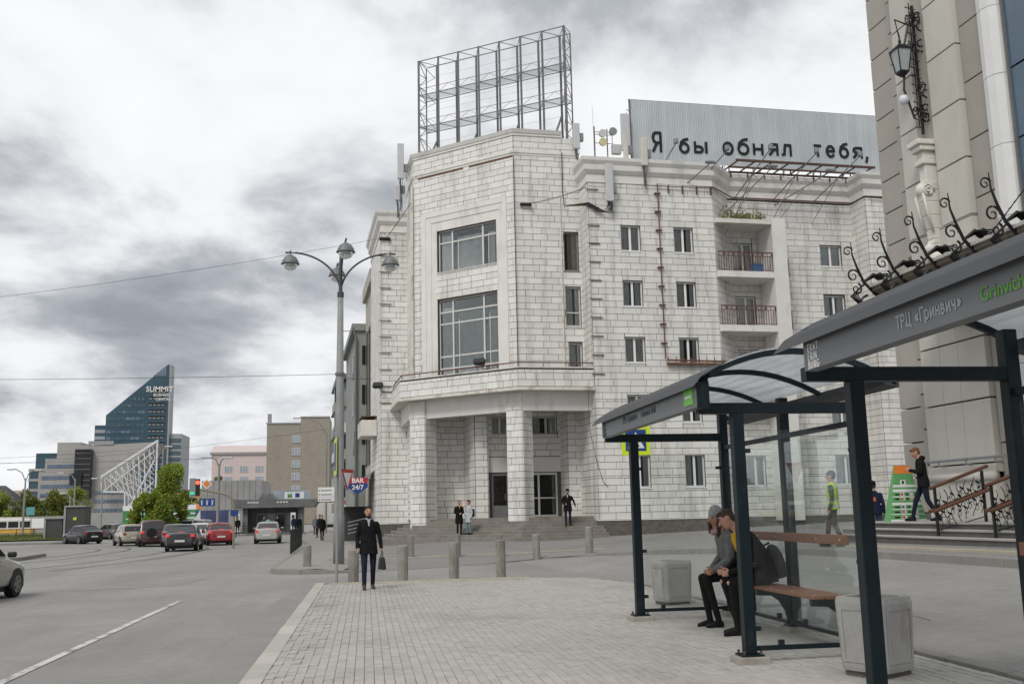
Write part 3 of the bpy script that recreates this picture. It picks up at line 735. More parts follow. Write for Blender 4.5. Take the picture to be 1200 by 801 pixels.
# columns set square to the chamfer
def column(cu, cv, hw):
    d = (.70711, -.70711); mb = MB(); mb.obox((cu, cv), d, hw-.03, hw-.03, .1, 7.55); c = mb.build('column', 'mortar', bld)
    P = [(cu+(a*d[0]-b*d[1])*hw, cv+(a*d[1]+b*d[0])*hw) for a, b in ((-1, -1), (1, -1), (1, 1), (-1, 1))]
    for i in range(4): blocks(P[i], P[(i+1) % 4], .45, 6.85, (), wmin=.45, wmax=.75)
    cap = MB(); cap.obox((cu, cv), d, hw+.012, hw+.012, 6.85, 7.56); cap.build('column_head', 'render_worn', c)
column(-4.0+.36*0-.0+.02+.32, .52+.68, .46)
column(-8.34+.33, 4.84+.66, .49)
# beams, slab and parapet of the porch roof
be = MB(); P = [(0, .55), (-3.6, .55), (-8.75, 5.7), (-8.75, 9.85)][::-1]
band(be, P, 6.62, 7.58, 0, -.5); be.build('porch_beam', 'render_white', bld)
sb_ = MB(); sb_.prism([(0, -.12), (-4.0, -.12), (-9.37, 5.25), (-9.37, 9.88), (-8.4, 9.88), (-8.4, 6.4), (-3.6, 1.6), (0, 1.56)], 7.58, 7.74)
sb_.prism([(-.1, .6), (-3.5, .6), (-8.6, 5.7), (-8.6, 9.8), (-5, 9.8), (-5, 7), (-.1, 4.6)], 7.45, 7.575)
sb_.build('porch_slab', 'render_worn', bld)
par = MB(); band(par, pp, 7.74, 8.72, -.03, -.25); par.build('parapet', 'mortar', bld)
n0 = len(BLK)
for a, b in zip(pp[:-1], pp[1:]): blocks(a, b, 7.77, 8.62, (), thin=(), wmin=.5, wmax=1.1)
co = MB(); band(co, pp, 8.70, 8.76, .03, -.3); co.build('parapet_coping', 'render_worn', bld)
rl = MB(); rp_ = offset_path(pp, -.06); rl.tube([(x, y, 8.98) for x, y in rp_], .03, 6)
for a, b in zip(rp_[:-1], rp_[1:]):
    n_ = max(2, int(math.hypot(b[0]-a[0], b[1]-a[1])/1.1))
    for i in range(n_+1): rl.box(a[0]+(b[0]-a[0])*i/n_-.015, a[0]+(b[0]-a[0])*i/n_+.015, a[1]+(b[1]-a[1])*i/n_-.015, a[1]+(b[1]-a[1])*i/n_+.015, 8.75, 8.97)
rl.build('parapet_rail', 'oxide_red', bld)
# steps
for k in range(7):
    va = -1.35+.36*k; s_ = -5.7+.36*1.414*k; ul = -10.1+.36*k; uc = s_-va; vl = s_-ul; z = .26+.155*(k+1)
    rt_ = -.02 if va > -.05 else .15
    st = MB(); st.prism([(rt_, va), (uc, va), (ul, vl), (ul, 9.8), (-.7, 9.8), (-.7, 3.4), (rt_ if rt_ < 0 else -.06, 3.0 if rt_ < 0 else .2)] if rt_ < 0 else [(rt_, va), (uc, va), (ul, vl), (ul, 9.8), (-.7, 9.8), (-.7, 3.4), (-.07, 3.0), (-.07, -.06), (rt_, -.06)], -.2 if k == 0 else z-.17, z)
    st.build('step', 'stair_stone', bld, bevel=.012)
# block faces: the ones that show largest one by one, the rest joined
BLK.sort(key=lambda b: -b[6])
cache = {}; jb = MB()
for i, (u, v, z, yaw, l_, h_, sc, n) in enumerate(BLK):
    pr = .035+rb.uniform(-.003, .003)
    if i < 300:
        key = (round(l_, 2), round(h_, 3))
        if key not in cache:
            me = MB().box(-key[0]/2, key[0]/2, -.035, .05, -key[1]/2, key[1]/2).mesh('block'); me.materials.append(M['block']); cache[key] = me
        linkobj('block', cache[key], bld, (u+n.x*(pr-.035), v+n.y*(pr-.035), z), yaw)
    else:
        c = (u-n.x*.01, v-n.y*.01); jb.obox((c[0]+n.x*(pr-.0475+.005), c[1]+n.y*(pr-.0475+.005)), (math.cos(yaw), math.sin(yaw)), l_/2, .0475, z-h_/2, z+h_/2)
tag(jb.build('block', 'block', bld), kind='stuff')
print('blocks', len(BLK))

# ------------------------------------------------------------------ loggias, pilaster, pipes and fittings
mk('brown_panel', (.10, .045, .035), .7, .25, 3)
def loggia(zf, zt, first):
    s = MB(); s.prism([(6.98, .02), (7.05, -.12), (10.2, -.12), (10.2, 1.56), (8.5, 1.56)], zf-.33, zf); sl_ = s.build('balcony', 'render_white', bld)
    r_ = MB(); n_ = 22
    r_.box(7.06, 10.2, -.09, -.03, zf+1.02, zf+1.07); r_.box(7.06, 10.2, -.08, -.04, zf+.06, zf+.09); r_.box(7.06, 10.2, -.08, -.04, zf+.82, zf+.85)
    for i in range(n_+1):
        x = 7.1+3.06*i/n_; r_.box(x-.012, x+.012, -.072, -.048, zf+.09, zf+.82 if i % 4 else zf+1.02)
        if i % 4 == 2: r_.lathe([(.07, -.01), (.07, .01)], 10, (x, -.06, zf+.93), 'y')
    r_.build('railing', 'oxide_red', sl_)
    # short side balcony beyond the pilaster
    s2 = MB(); s2.prism([(11.02, .9), (11.75, 1.2), (11.75, 1.52), (11.02, 1.52)], zf-.25, zf+.02); b2 = s2.build('balcony', 'render_white', bld)
    MB().prism([(11.05, .86), (11.75, 1.15), (11.75, 1.2), (11.05, .91)], zf+.1, zf+1.1).build('railing', 'brown_panel', b2)
    return sl_
l1 = loggia(13.97, 16.6, True); l2 = loggia(11.05, 13.6, False); l3 = loggia(8.1, 10.7, False)
rf = MB(); rf.prism([(6.95, .03), (7.0, -.2), (10.15, -.2), (10.15, 1.55), (8.5, 1.55)], 16.58, 16.82); rf.build('balcony_roof', 'render_worn', bld)
gl = MB()   # wire net over the upper loggia
for i in range(27): gl.box(7.1+i*.118, 7.104+i*.118, -.06, -.056, 15.0, 16.58)
for i in range(1, 6): gl.box(7.1, 10.2, -.06, -.056, 15.0+i*.27, 15.004+i*.27)
gl.build('wire_net', 'frame_steel', bld)
mk('blue_plastic', (.03, .17, .36), .6, .1, 3)
tag(MB().box(9.2, 9.75, .25, .6, 13.98, 14.5).build('storage_box', 'blue_plastic', None, loc=BO, rz=BA), 'small blue plastic box on the floor of the upper loggia', 'box')
ps_ = MB(); ps_.box(10.2, 11.0, -.16, 1.5, .9, 16.95); ps_.build('pilaster', 'render_white', bld)
# rusty gas pipe on brackets, ledge pipe, downpipes, wall hooks
rp2 = MB(); rp2.tube([(3.78, -.2, 9.2), (3.78, -.2, 18.52), (6.95, -.2, 18.5)], .036, 6)
for i in range(9): rp2.box(3.62, 3.94, -.22, -.03, 10.0+i*1.0, 10.045+i*1.0)
for i in range(4): rp2.box(4.4+i*.8, 4.44+i*.8, -.2, .0, 18.1, 18.5)
rp2.tube([(6.9, -.22, 18.5), (8.6, 1.2, 18.45), (16.1, 1.2, 18.45), (16.3, -.2, 18.42), (19.5, -.2, 18.42)], .04, 6)
rp2.build('gas_pipe', 'rust', bld)
rp3 = MB(); rp3.tube([(3.82, -.28, 9.12), (11, -.28, 9.02)], .05, 6); rp3.box(3.9, 6.95, -.3, -.02, 8.9, 9.0)
for i in range(8): rp3.box(3.9+i*.42, 3.93+i*.42, -.3, -.26, 9.0, 9.3)
rp3.build('ledge_pipe', 'rust', bld)
dp = MB(); dp.tube([(-3.62, 1.40, 8.9), (-3.62, 1.40, 20.2)], .024, 6); dp.build('downpipe', 'dark_rust', bld)
dp = MB(); dp.tube([(-8.45, 6.28, 8.9), (-8.45, 6.28, 19.9)], .07, 8); dp.build('downpipe', 'render_worn', bld)
dp = MB(); dp.tube([(-1.12, 1.46, 8.9), (-1.12, 1.46, 18.2)], .04, 6); dp.build('downpipe', 'render_worn', bld)
hk = MB()
for i in range(11):
    z = 18.1-i*.97
    for s in (0, 1):
        m_ = MB(); m_.box(-.12, .55, -.10, -.06, z-.02, z+.02) if not s else m_.box(-10.02, -9.3, 9.78, 9.82, z-.42, z-.38)
        m_.build('hook', 'dark_rust', bld)
mb_ = MB(); mb_.box(-3.3, -2.7, 1.32, 1.5, 17.55, 17.65); mb_.build('bracket', 'black_metal', bld)
mb_ = MB(); mb_.box(-10.0, -9.35, 9.7, 9.84, 17.72, 17.86); mb_.build('bracket', 'black_metal', bld)
# satchel-like enclosed balcony on the street side
eb = MB(); eb.box(-10.9, -9.95, 12.2, 15.2, 6.3, 7.2); eb.box(-10.85, -9.95, 12.25, 15.15, 7.2, 7.25); e_ = eb.build('street_balcony', 'render_worn', bld)
MB().box(-10.86, -9.95, 12.3, 15.1, 7.45, 7.5).build('rail', 'rust', e_)
# ------------------------------------------------------------------ things on the white building's roof and walls
def bthing(name, label, cat, group=None): return thing(name, label, cat, BO, BA, group)
tr = bthing('roof_lattice', 'tall empty steel lattice billboard frame standing on the tower roof', 'billboard frame')
TD = Vector((-.788, .616, 0)); TN = Vector((.616, .788, 0)); T0 = Vector((-.35, 2.35, 0)); TL = 9.45; TB = 1.0
def tp(s, n, z): return T0+TD*s+TN*n+Vector((0, 0, z))
NF = 7
for i in range(NF+1):
    s = TL*i/NF; MB().tube([tp(s, 0, 20.6), tp(s, 0, 28.4)], .085 if i in (0, NF) else .072, 4).build('post', 'frame_steel', tr)
for i in range(NF):
    s = TL*(i+.5)/NF; MB().tube([tp(s, TB, 20.6), tp(s, TB, 28.35)], .075, 4).build('post', 'frame_steel', tr)
    if i % 2 == 0: MB().tube([tp(s, TB, 23.6), tp(s-.1, TB-2.2, 20.7)], .06, 4).build('strut', 'frame_steel', tr)
for s in (0, TL):
    MB().tube([tp(s, TB*.9, 20.6), tp(s, TB*.9, 28.3)], .045, 4).build('post', 'frame_steel', tr)
    br_ = MB()
    for k in range(9):
        z0, z1 = 21.2+k*.8, 21.2+(k+1)*.8
        br_.tube([tp(s, 0, z0), tp(s, TB*.9, z1)] if k % 2 else [tp(s, TB*.9, z0), tp(s, 0, z1)], .022, 4); br_.tube([tp(s, 0, z1), tp(s, TB*.9, z1)], .02, 4)
        q = .55 if s == 0 else -.55
        br_.tube([tp(s, 0, z0), tp(s+q, TB, z1)] if k % 2 else [tp(s+q, TB, z0), tp(s, 0, z1)], .018, 4)
    br_.build('bracing', 'frame_steel', tr)
for zc in (28.38, 26.2, 24.2):
    g = MB(); dz = 0 if zc > 28 else .0
    g.tube([tp(0, 0, zc), tp(TL, 0, zc)], .03, 4); g.tube([tp(0, TB, zc), tp(TL, TB, zc)], .03, 4)
    if zc < 28: g.tube([tp(0, 0, zc+.42), tp(TL, 0, zc+.42)], .016, 4)
    for i in range(NF):
        a, m_, b = TL*i/NF, TL*(i+.5)/NF, TL*(i+1)/NF
        g.tube([tp(a, 0, zc), tp(m_, TB, zc), tp(b, 0, zc)], .022, 4)
        if zc < 28: g.tube([tp(a, 0, zc), tp(m_, 0, zc+.42), tp(b, 0, zc)], .012, 4)
    g.build('girder', 'frame_steel', tr)
wr_ = MB()
for z in (21.9, 22.5, 23.1, 25.1, 25.5, 27.2): wr_.tube([tp(0, .02, z), tp(TL, .02, z)], .006, 3)
wr_.build('wire', 'frame_steel', tr)
dk = MB()
for k in range(2): dk.slab([tp(0, .1, 26.22-2*k), tp(TL, .1, 26.22-2*k), tp(TL, TB-.1, 26.22-2*k), tp(0, TB-.1, 26.22-2*k)], (0, 0, .02))
glassmat('mesh_walkway', (.45, .46, .50), .80, refl=.1); dk.build('walkway', 'mesh_walkway', tr)
# corrugated hoarding with the stencilled line
hb_ = bthing('billboard', 'long corrugated metal hoarding stencilled with a line of black Cyrillic letters', 'billboard')
u0, u1, zb, zt, V = 2.86, 17.9, 20.2, 23.68, 1.0
n_ = 300; cm = MB()
for i in range(n_+1):
    u = u0+(u1-u0)*i/n_; v = V+(.012 if i % 2 else -.012); cm.v += [(u, v, zb), (u, v, zt)]
cm.f = [(2*i, 2*i+2, 2*i+3, 2*i+1) for i in range(n_)]
mk('corrugated', (.40, .435, .455), .5, .10, .8, metal=.1, dirt=(.52, .54, .55), dirt_amt=.55, dscale=(3.0, 3.0, .08), dpos=(.45, .65), fine=.04)
mk('stencil_black', (.012, .012, .012), .8, .1, 3)
me_ = cm.build('sheet', 'corrugated', hb_); sm = me_.modifiers.new('t', 'SOLIDIFY'); sm.thickness = .01
fr_ = MB(); fr_.box(u0-.05, u1, V+.03, V+.09, zt-.06, zt+.04); fr_.box(u0-.05, u0+.02, V-.05, V+.06, zb, zt); fr_.build('edge_frame', 'frame_steel', hb_)
bk = MB()
for i in range(9):
    u = u0+.1+i*1.85; bk.tube([(u, V+.08, 19.9), (u, V+.08, zt)], .04, 4); bk.tube([(u, V+.9, 19.7), (u, V+.9, zt-.4)], .035, 4)
    for k in range(6):
        a, b = zb+k*.55, zb+(k+1)*.55; bk.tube([(u, V+.08, a), (u, V+.9, b)] if k % 2 else [(u, V+.9, a), (u, V+.08, b)], .02, 4)
bk.build('back_frame', 'frame_steel', hb_)
for ch, a, b, z0, z1, cap in (('Я',4.02,4.61,20.72,21.93,1),('б',5.59,6.21,20.74,21.68,1),('ы',6.45,7.26,20.8,21.52,0),('о',8.14,8.81,20.79,21.58,0),('б',9.03,9.75,20.84,21.88,1),('н',9.95,10.6,20.88,21.6,0),('я',10.9,11.51,20.9,21.66,0),('л',11.67,12.32,20.92,21.66,0),('т',13.65,14.19,20.98,21.74,0),('е',14.42,15.01,20.98,21.74,0),('б',15.24,15.87,21.0,21.96,1),('я',16.09,16.73,21.02,21.74,0),(',',16.85,17.08,20.78,21.22,0)):
    full = 1.0 if ch in 'Яб' else (.32 if ch == ',' else .7)
    gx = [q[0] for pl_ in GLY[ch][1] for q in pl_]; gx0, gx1 = min(gx), max(gx); hw = .075
    sx_ = (b-a-2*hw)/max(.05, gx1-gx0); sy_ = (z1-z0-2*hw)/full
    me = stroke_mesh(ch, hw, .006, sx_, sy_); me.materials.append(M['stencil_black'])
    for v in me.vertices: v.co = (v.co.x-gx0*sx_+hw, -v.co.z, v.co.y+hw+(.2*sy_ if ch == ',' else 0))
    linkobj('letter', me, hb_, (a, V-.034, z0))
# rusty frame carrying the hoarding over the recess
rf_ = MB(); rf_.box(8.3, 16.6, -.35, -.25, 20.0, 20.12); rf_.box(8.5, 16.2, 1.1, 1.2, 19.85, 19.95); rf_.box(8.5, 16.2, .95, 1.05, 20.1, 20.18)
for i in range(9):
    u = 8.4+i*1.0; rf_.tube([(u, -.3, 20.03), (u-.35, 1.15, 19.85)], .045, 4); rf_.box(u+.2, u+.26, 1.1, 1.16, 19.6, 19.9)
rf_.build('support_frame', 'dark_rust', hb_)
# floodlights on long arms
fl0 = None
for i, (foot, head, lab) in enumerate((
    ((4.35, .2, 19.8), (4.54, -1.2, 20.45), 'first floodlight arm of the hoarding, beside the letter Я'),
    ((5.53, -.02, 18.71), (6.4, -1.2, 19.46), 'low floodlight arm reaching out under the letters бы'),
    ((6.7, -.02, 19.3), (7.4, -1.2, 20.23), 'floodlight arm ending in front of the letter о'),
    ((8.89, 1.5, 18.47), (9.9, -1.2, 20.44), 'floodlight arm rising in front of the letters ня'),
    ((8.1, .9, 17.5), (9.95, -1.2, 19.43), 'low floodlight arm above the loggia with weeds on its roof'),
    ((11.2, 1.5, 18.47), (12.59, -1.2, 20.39), 'floodlight arm ending below the letter т'),
    ((11.3, 1.5, 18.2), (13.36, -1.2, 19.38), 'low floodlight arm under the letter е'),
    ((13.6, 1.5, 18.4), (15.18, -1.2, 20.34), 'floodlight arm ending in front of the last letter я'))):
    f_ = bthing('floodlight', lab, 'floodlight', 'floodlights on arms along the hoarding')
    MB().tube([foot, head], .03, 5).build('arm', 'frame_steel', f_)
    if i > 2: MB().tube([(foot[0]-.1, foot[1], foot[2]-1.2), (head[0]*.55+foot[0]*.45, head[1]*.55+foot[1]*.45, head[2]*.55+foot[2]*.45)], .018, 4).build('stay', 'frame_steel', f_)
    hx, hy, hz = head; up = i in (0, 2, 3, 5, 7)
    h_ = MB()
    if up: h_.box(hx-.12, hx+.12, hy-.10, hy+.10, hz-.03, hz+.27)
    else: h_.box(hx-.27, hx+.27, hy-.12, hy+.12, hz-.02, hz+.13)
    h_.build('lamp_head', 'grey_steel', f_, bevel=.05)
    (MB().box(hx-.09, hx+.09, hy+.101, hy+.105, hz+.02, hz+.23) if up else MB().box(hx-.22, hx+.22, hy+.121, hy+.125, hz+.02, hz+.11)).build('lens', 'pane_dark', f_)
for (x, y, z), lab in (((-10.1, 9.6, 9.0), 'black floodlight on a bracket at the street end of the porch parapet'), ((-5.6, 1.5, 9.2), 'black floodlight on a stand above the middle of the porch parapet')):
    f_ = bthing('floodlight', lab, 'floodlight')
    o = MB().box(-.3, .3, -.14, .14, -.16, .16).build('lamp_head', 'black_metal', f_, bevel=.06); o.location = (x, y, z); o.rotation_euler = (R(-25), 0, R(-35))
    MB().tube([(x, y, z-.1), (x+.3, y+.25, z-.35), (x+1.6, y+.1 if x < -9 else y-.2, z-.36)], .03, 5).build('bracket', 'frame_steel', f_)
# antennas
def panel(lab, x0, x1, z0, z1, v, mat='antenna_grey', foot=None, rru=True):
    a = bthing('cell_antenna', lab, 'antenna', 'cell antennas on the roof edge')
    MB().box(x0, x1, v-.09, v+.09, z0, z1).build('panel', mat, a, bevel=.04)
    xm = (x0+x1)/2; fz = foot if foot else z0-.5
    MB().tube([(xm, v+.16, fz), (xm, v+.16, z1-.2)], .04, 6).build('mast', 'frame_steel', a)
    if rru:
        r_ = MB(); r_.box(xm+.16, xm+.42, v+.05, v+.3, z0+.5, z0+.95); r_.build('radio_unit', 'grey_steel', a, bevel=.02)
    c_ = MB()
    for k in range(3):
        x = x0+.08+k*.1; c_.tube([(x, v, z0), (x+.02, v-.03, z0-.2), (xm+.05*k, v+.1, z0-.5), (xm+.1, v+.2, fz-.1)], .014, 4)
    c_.build('cable', 'cable', a)
panel('pale panel antenna beside the empty billboard frame', -.34, .02, 20.75, 22.2, 1.2)
panel('large flat panel antenna at the left end of the hoarding', 2.2, 2.7, 20.6, 22.7, .7, rru=False)
panel('narrow panel antenna before the edge of the hoarding', 2.07, 2.33, 19.75, 21.27, .05, 'antenna_cream', 18.4)
panel('cream panel antenna in front of the hoarding left of the letter Я', 2.87, 3.22, 19.41, 20.95, -.42, 'antenna_cream', 18.3)
panel('long grey panel antenna hung on the wall with looped cables', .84, 1.25, 17.36, 19.4, -.45, 'antenna_grey', 17.2)
panel('grey panel antenna above the street end of the tower', -9.15, -8.78, 20.75, 22.9, 7.5, 'antenna_grey', 18.9)
panel('short panel antenna low on the mast beyond the tower', -9.25, -8.9, 19.6, 20.5, 8.0, 'antenna_grey', 18.6)
lc = MB()
for k in range(5): lc.tube([(1.0+.05*k, -.4, 17.4), (.9+.08*k, -.35, 17.0-.06*k), (.5+.1*k, -.2, 16.85), (.0, -.12, 17.2+.04*k), (-.9, 1.4, 17.6), (-.98, 1.42, 18.5), (-.95, 1.4, 20.6)], .022, 5)
o = lc.build('cable_bundle', 'cable', None, loc=BO, rz=BA); tag(o, 'black cable bundle looping from the wall antenna up to the roof', 'cables')
ms = bthing('antenna_mast', 'thin mast with three small round dishes on the roof', 'antenna')
MB().tube([(.78, 1.0, 19.8), (.78, 1.0, 22.0)], .045, 6).build('mast', 'frame_steel', ms); MB().tube([(1.5, 1.0, 19.8), (1.5, 1.0, 21.9)], .035, 6).build('mast', 'frame_steel', ms)
MB().tube([(1.78, 1.0, 20.9), (1.78, 1.0, 21.6)], .02, 5).build('mast', 'frame_steel', ms)
for x, z, m_ in ((1.2, 21.56, 'antenna_grey'), (1.78, 21.7, 'grey_steel'), (1.2, 21.07, 'dish_cream')):
    MB().lathe([(.05, .95), (.2, .9), (.22, .8), (.22, .74)], 16, (x, 0, z), 'y').build('dish', m_, ms, smooth=False)
    MB().tube([(.78, 1.0, z), (x, .98, z), (1.78, 1.0, z)], .02, 4).build('arm', 'frame_steel', ms)
MB().tube([(.74, 1.0, 22), (.72, 1.0, 23.2)], .008, 4).build('whip', 'frame_steel', ms)
ac = MB().box(1.75, 2.24, .85, 1.15, 20.5, 21.02).build('equipment_box', 'antenna_grey', None, loc=BO, rz=BA, bevel=.02); tag(ac, 'grey equipment box on the roof beside the dishes', 'box')
# weeds on the loggia roof
rw = random.Random(5); wd_ = MB()
for i in range(900):
    x, y, z = rw.uniform(7.6, 9.9), rw.uniform(-.1, .8), 16.84; h = abs(rw.gauss(0, .42)) if x < 8.1 else abs(rw.gauss(0, .22))
    a = rw.uniform(0, 6.28); s_ = rw.uniform(.04, .1); p = Vector((x+rw.gauss(0, .1), y, z+h))
    wd_.quad(p, p+Vector((s_*math.cos(a), s_*math.sin(a), s_*.4)), p+Vector((s_*math.cos(a)*1.3, s_*math.sin(a)*1.3, s_*1.1)), p+Vector((.02, .02, s_*.8)))
wd = wd_.build('weeds', 'moss', None, loc=BO, rz=BA); tag(wd, 'yellow green weeds growing on the loggia roof', 'weeds', kind='stuff')
# ------------------------------------------------------------------ the mall on the right
MO = Vector((16.2, 25.2, 0)); MA = R(3)
mall = thing('shopping_mall', 'beige stone-panelled mall with lantern, scrolled canopy and blue glass front', 'building', MO, MA)
mk('panel_light', (.52, .505, .455), .75, .05, 1.2, .05, 30, island=.05, fine=.025, dirt=(.30, .29, .25), dirt_amt=.22, dscale=(.8, .8, .2))
mk('panel_tan', (.36, .338, .303), .8, .06, 1.2, .05, 30, island=.07, fine=.03, dirt=(.22, .2, .17), dirt_amt=.25, dscale=(.8, .8, .2))
mk('panel_joint', (.10, .094, .082), .9, .1, 2)
mk('column_white', (.66, .66, .65), .6, .05, 2, island=.05)
mk('moulding', (.62, .60, .55), .75, .06, 2)
mk('curtain_glass', (.07, .12, .17), .05, .15, .6, spec=.8)
TOPZ = 24.0
core = MB(); core.box(.32, 14, -14, 3.35, .3, TOPZ); core.build('wall', 'panel_joint', mall)
def panels(y0, y1, zs, x0, mat, name='panel', gap=.045, shift=0.0):
    zs = [.4]+[z+shift for z in zs if .6 < z+shift < TOPZ]+[TOPZ]
    for a, b in zip(zs[:-1], zs[1:]):
        MB().box(x0, x0+.34, y0+gap/2, y1-gap/2, a+gap/2, b-gap/2).build(name, mat, mall)
zA = [.3+1.03*k for k in range(1, 24)]; zB = [1.02+1.65*k for k in range(1, 15)]
panels(2.38, 3.55, zA, .14, 'panel_tan'); panels(1.96, 2.38, zA, .06, 'panel_tan', shift=.34)
zlow = [z for z in zB if z < 9.5]
zs = [2.62]+[z for z in zB if 2.7 < z < 9.4]+[9.3]
for a, b in zip(zs[:-1], zs[1:]):
    for y0, y1 in ((-.95, .22), (.22, 1.02), (1.02, 1.94)): MB().box(-.08, .33, y0+.006, y1-.006, a+.024, b-.024).build('panel', 'panel_light', mall)
zs = [9.3]+[z for z in zB if z > 9.4]+[TOPZ]
for a, b in zip(zs[:-1], zs[1:]):
    MB().box(-.08, .33, 1.12, 1.94, a+.024, b-.024).build('panel', 'panel_light', mall)
    MB().box(-.08, .33, -.95, .34, a+.024, b-.024).build('panel', 'panel_light', mall)
MB().box(.1, .33, .34, 1.12, 9.3, TOPZ).build('niche', 'panel_tan', mall)
panels(-1.85, -.97, zB, .08, 'panel_tan', shift=.45); 
for z in range(0, 12):
    a = 1.2+z*1.9; cs = MB()
    cs.prism([(.3+.0, -1.86), (.02, -1.9), (-.14, -2.05), (-.2, -2.27), (-.14, -2.5), (.02, -2.64), (.3, -2.68)], a+.008, a+1.892); cs.build('column_drum', 'column_white', mall)
# blue glass front
gl_ = MB()
for i in range(6):
    for k in range(12):
        y1 = -2.74-i*1.6; z0 = 1.25+k*1.9
        MB().box(.12, .15, y1-1.56, y1-.02, z0+.03, z0+1.87).build('glass_pane', 'curtain_glass', mall)
mm = MB()
for i in range(7): mm.box(.06, .2, -2.78-i*1.6, -2.72-i*1.6, 1.2, TOPZ)
mm.build('mullion', 'frame_steel', mall)
# base course, mouldings and the wall rail
bs = MB(); bs.box(-.16, .3, -.98, 1.98, .3, 2.18); bs.build('base_course', 'panel_light', mall)
m1_ = MB(); m1_.tube([(-.16, -1.0, 2.28), (-.16, 2.0, 2.28)], .12, 10); m1_.build('torus_moulding', 'panel_light', mall, smooth=True)
m2_ = MB(); m2_.box(-.12, .3, -.98, 1.98, 2.38, 2.6); m2_.build('base_band', 'panel_light', mall)
rl_ = MB(); rl_.tube([(-.3, -1.6, 2.75), (-.3, 1.9, 2.75)], .035, 6)
for y in (-1.2, 0, 1.2): rl_.tube([(-.3, y, 2.75), (-.3, y, 2.62), (-.05, y, 2.6)], .025, 5)
rl_.build('wall_rail', 'grey_steel', mall)
b2 = MB(); b2.box(-.02, .3, 1.98, 3.58, .3, 1.3); b2.build('base_course', 'plinth', mall)
# corbel with volutes and the shaft under it
cb = MB(); c0 = .66; 
for z0, z1, h, o in ((11.76, 11.92, .30, .5), (11.6, 11.76, .25, .42), (11.35, 11.6, .16, .3), (11.2, 11.35, .21, .36), (10.65, 11.2, .16, .26)): cb.box(-.08-o, .2, c0-h, c0+h, z0, z1)
cb.build('corbel', 'moulding', mall, bevel=.03)
vl_ = MB()
def spiral(c, r0, turns, n, x):
    return [(x, c[0]+r0*(1-i/n*.88)*math.cos(6.283*turns*i/n), c[1]+r0*(1-i/n*.88)*math.sin(6.283*turns*i/n)) for i in range(n+1)]
body = MB(); prof = [(10.7, .34), (10.45, .42), (10.1, .38), (9.7, .28), (9.3, .2), (9.0, .18), (8.85, .24), (8.7, .2)]
for (za, oa), (zb_, ob) in zip(prof[:-1], prof[1:]):
    body.add([(-.08-oa, c0-.17, za), (-.08-oa, c0+.17, za), (.2, c0+.17, za), (.2, c0-.17, za), (-.08-ob, c0-.155, zb_), (-.08-ob, c0+.155, zb_), (.2, c0+.155, zb_), (.2, c0-.155, zb_)],
             [(0,4,5,1),(1,5,6,2),(3,7,4,0),(0,1,2,3),(7,6,5,4)])
body.build('console', 'moulding', mall, bevel=.03)
for s in (-.185, .185):
    sp = MB(); sp.tube([(-.32+.2*(q[1]-0)-0, c0+s, q[2]) for q in [(0, .9*math.cos(i*.45)*(1-i/34), 10.42+.2*math.sin(i*.45)*(1-i/34)) for i in range(30)]], .035, 5)
    sp.tube([(-.5, c0+s, 10.3), (-.42, c0+s, 9.8), (-.28, c0+s, 9.2)], .04, 5); sp.build('volute', 'moulding', mall, smooth=True)
bl = MB(); bl.lathe([(.02, -.2), (.16, -.14), (.2, 0), (.16, .14), (.02, .2)], 14, (-.38, c0, 10.45)); bl.lathe([(.02, -.17), (.14, -.1), (.17, 0), (.14, .1), (.02, .17)], 14, (-.3, c0, 8.72)); bl.build('ball', 'moulding', mall, smooth=True)
sh = MB(); sh.lathe([(.2, 6.9), (.2, 8.3), (.25, 8.35), (.25, 8.5), (.2, 8.6)], 18, (-.12, c0-.05, 0)); sh.build('shaft', 'moulding', mall, smooth=True)
# lantern on its wrought iron bracket
def scroll(p, ax, ay, r, turns=1.4, n=26, flip=1):
    return [Vector(p)+Vector(ax)*(r*(1-i/n*.85)*math.cos(6.283*turns*i/n)-r)+Vector(ay)*(flip*r*(1-i/n*.85)*math.sin(6.283*turns*i/n)) for i in range(n+1)]
lt = thing('wall_lantern', 'black wrought iron lantern on a scrolled bracket high on the mall wall', 'lantern', MO, MA)
bkt = MB(); LY = .73
bkt.tube([(-.14, LY, 12.2), (-.14, LY, 16.2)], .05, 6); bkt.tube([(-.3, LY+.1, 12.7), (-.55, LY+.12, 13.6), (-.45, LY+.05, 15.0), (-.2, LY, 16.0)], .035, 5)
for z, r, f in ((15.6, .3, 1), (15.0, .26, -1), (13.5, .28, 1), (13.0, .22, -1), (12.7, .18, 1), (15.9, .2, -1)):
    bkt.tube(scroll((-.2, LY, z), (-1, 0, 0), (0, 0, 1), r, 1.5, 24, f), .026, 5); bkt.tube(scroll((-.2, LY, z), (0, 1 if f > 0 else -1, 0), (0, 0, 1), r*.8, 1.4, 20, f), .022, 5)
for k in range(14):
    z = 12.5+k*.27; bkt.tube([(-.14, LY-.14, z), (-.3, LY+.1, z+.2)], .02, 4); bkt.tube([(-.14, LY+.14, z), (-.3, LY-.1, z+.22)], .02, 4)
bkt.tube([(-.2, LY, 15.55), (-.7, LY+.05, 15.75), (-.58, LY+.08, 15.2)], .03, 5)
bkt.build('bracket', 'black_metal', lt)
lx, ly, lz = -.58, LY+.08, 14.1
def frust(mb, z0, z1, a, b): mb.add([(lx+sx*a, ly+sy*a, z0) for sx, sy in ((-1,-1),(1,-1),(1,1),(-1,1))]+[(lx+sx*b, ly+sy*b, z1) for sx, sy in ((-1,-1),(1,-1),(1,1),(-1,1))], [(3,2,1,0),(4,5,6,7),(0,1,5,4),(1,2,6,5),(2,3,7,6),(3,0,4,7)])
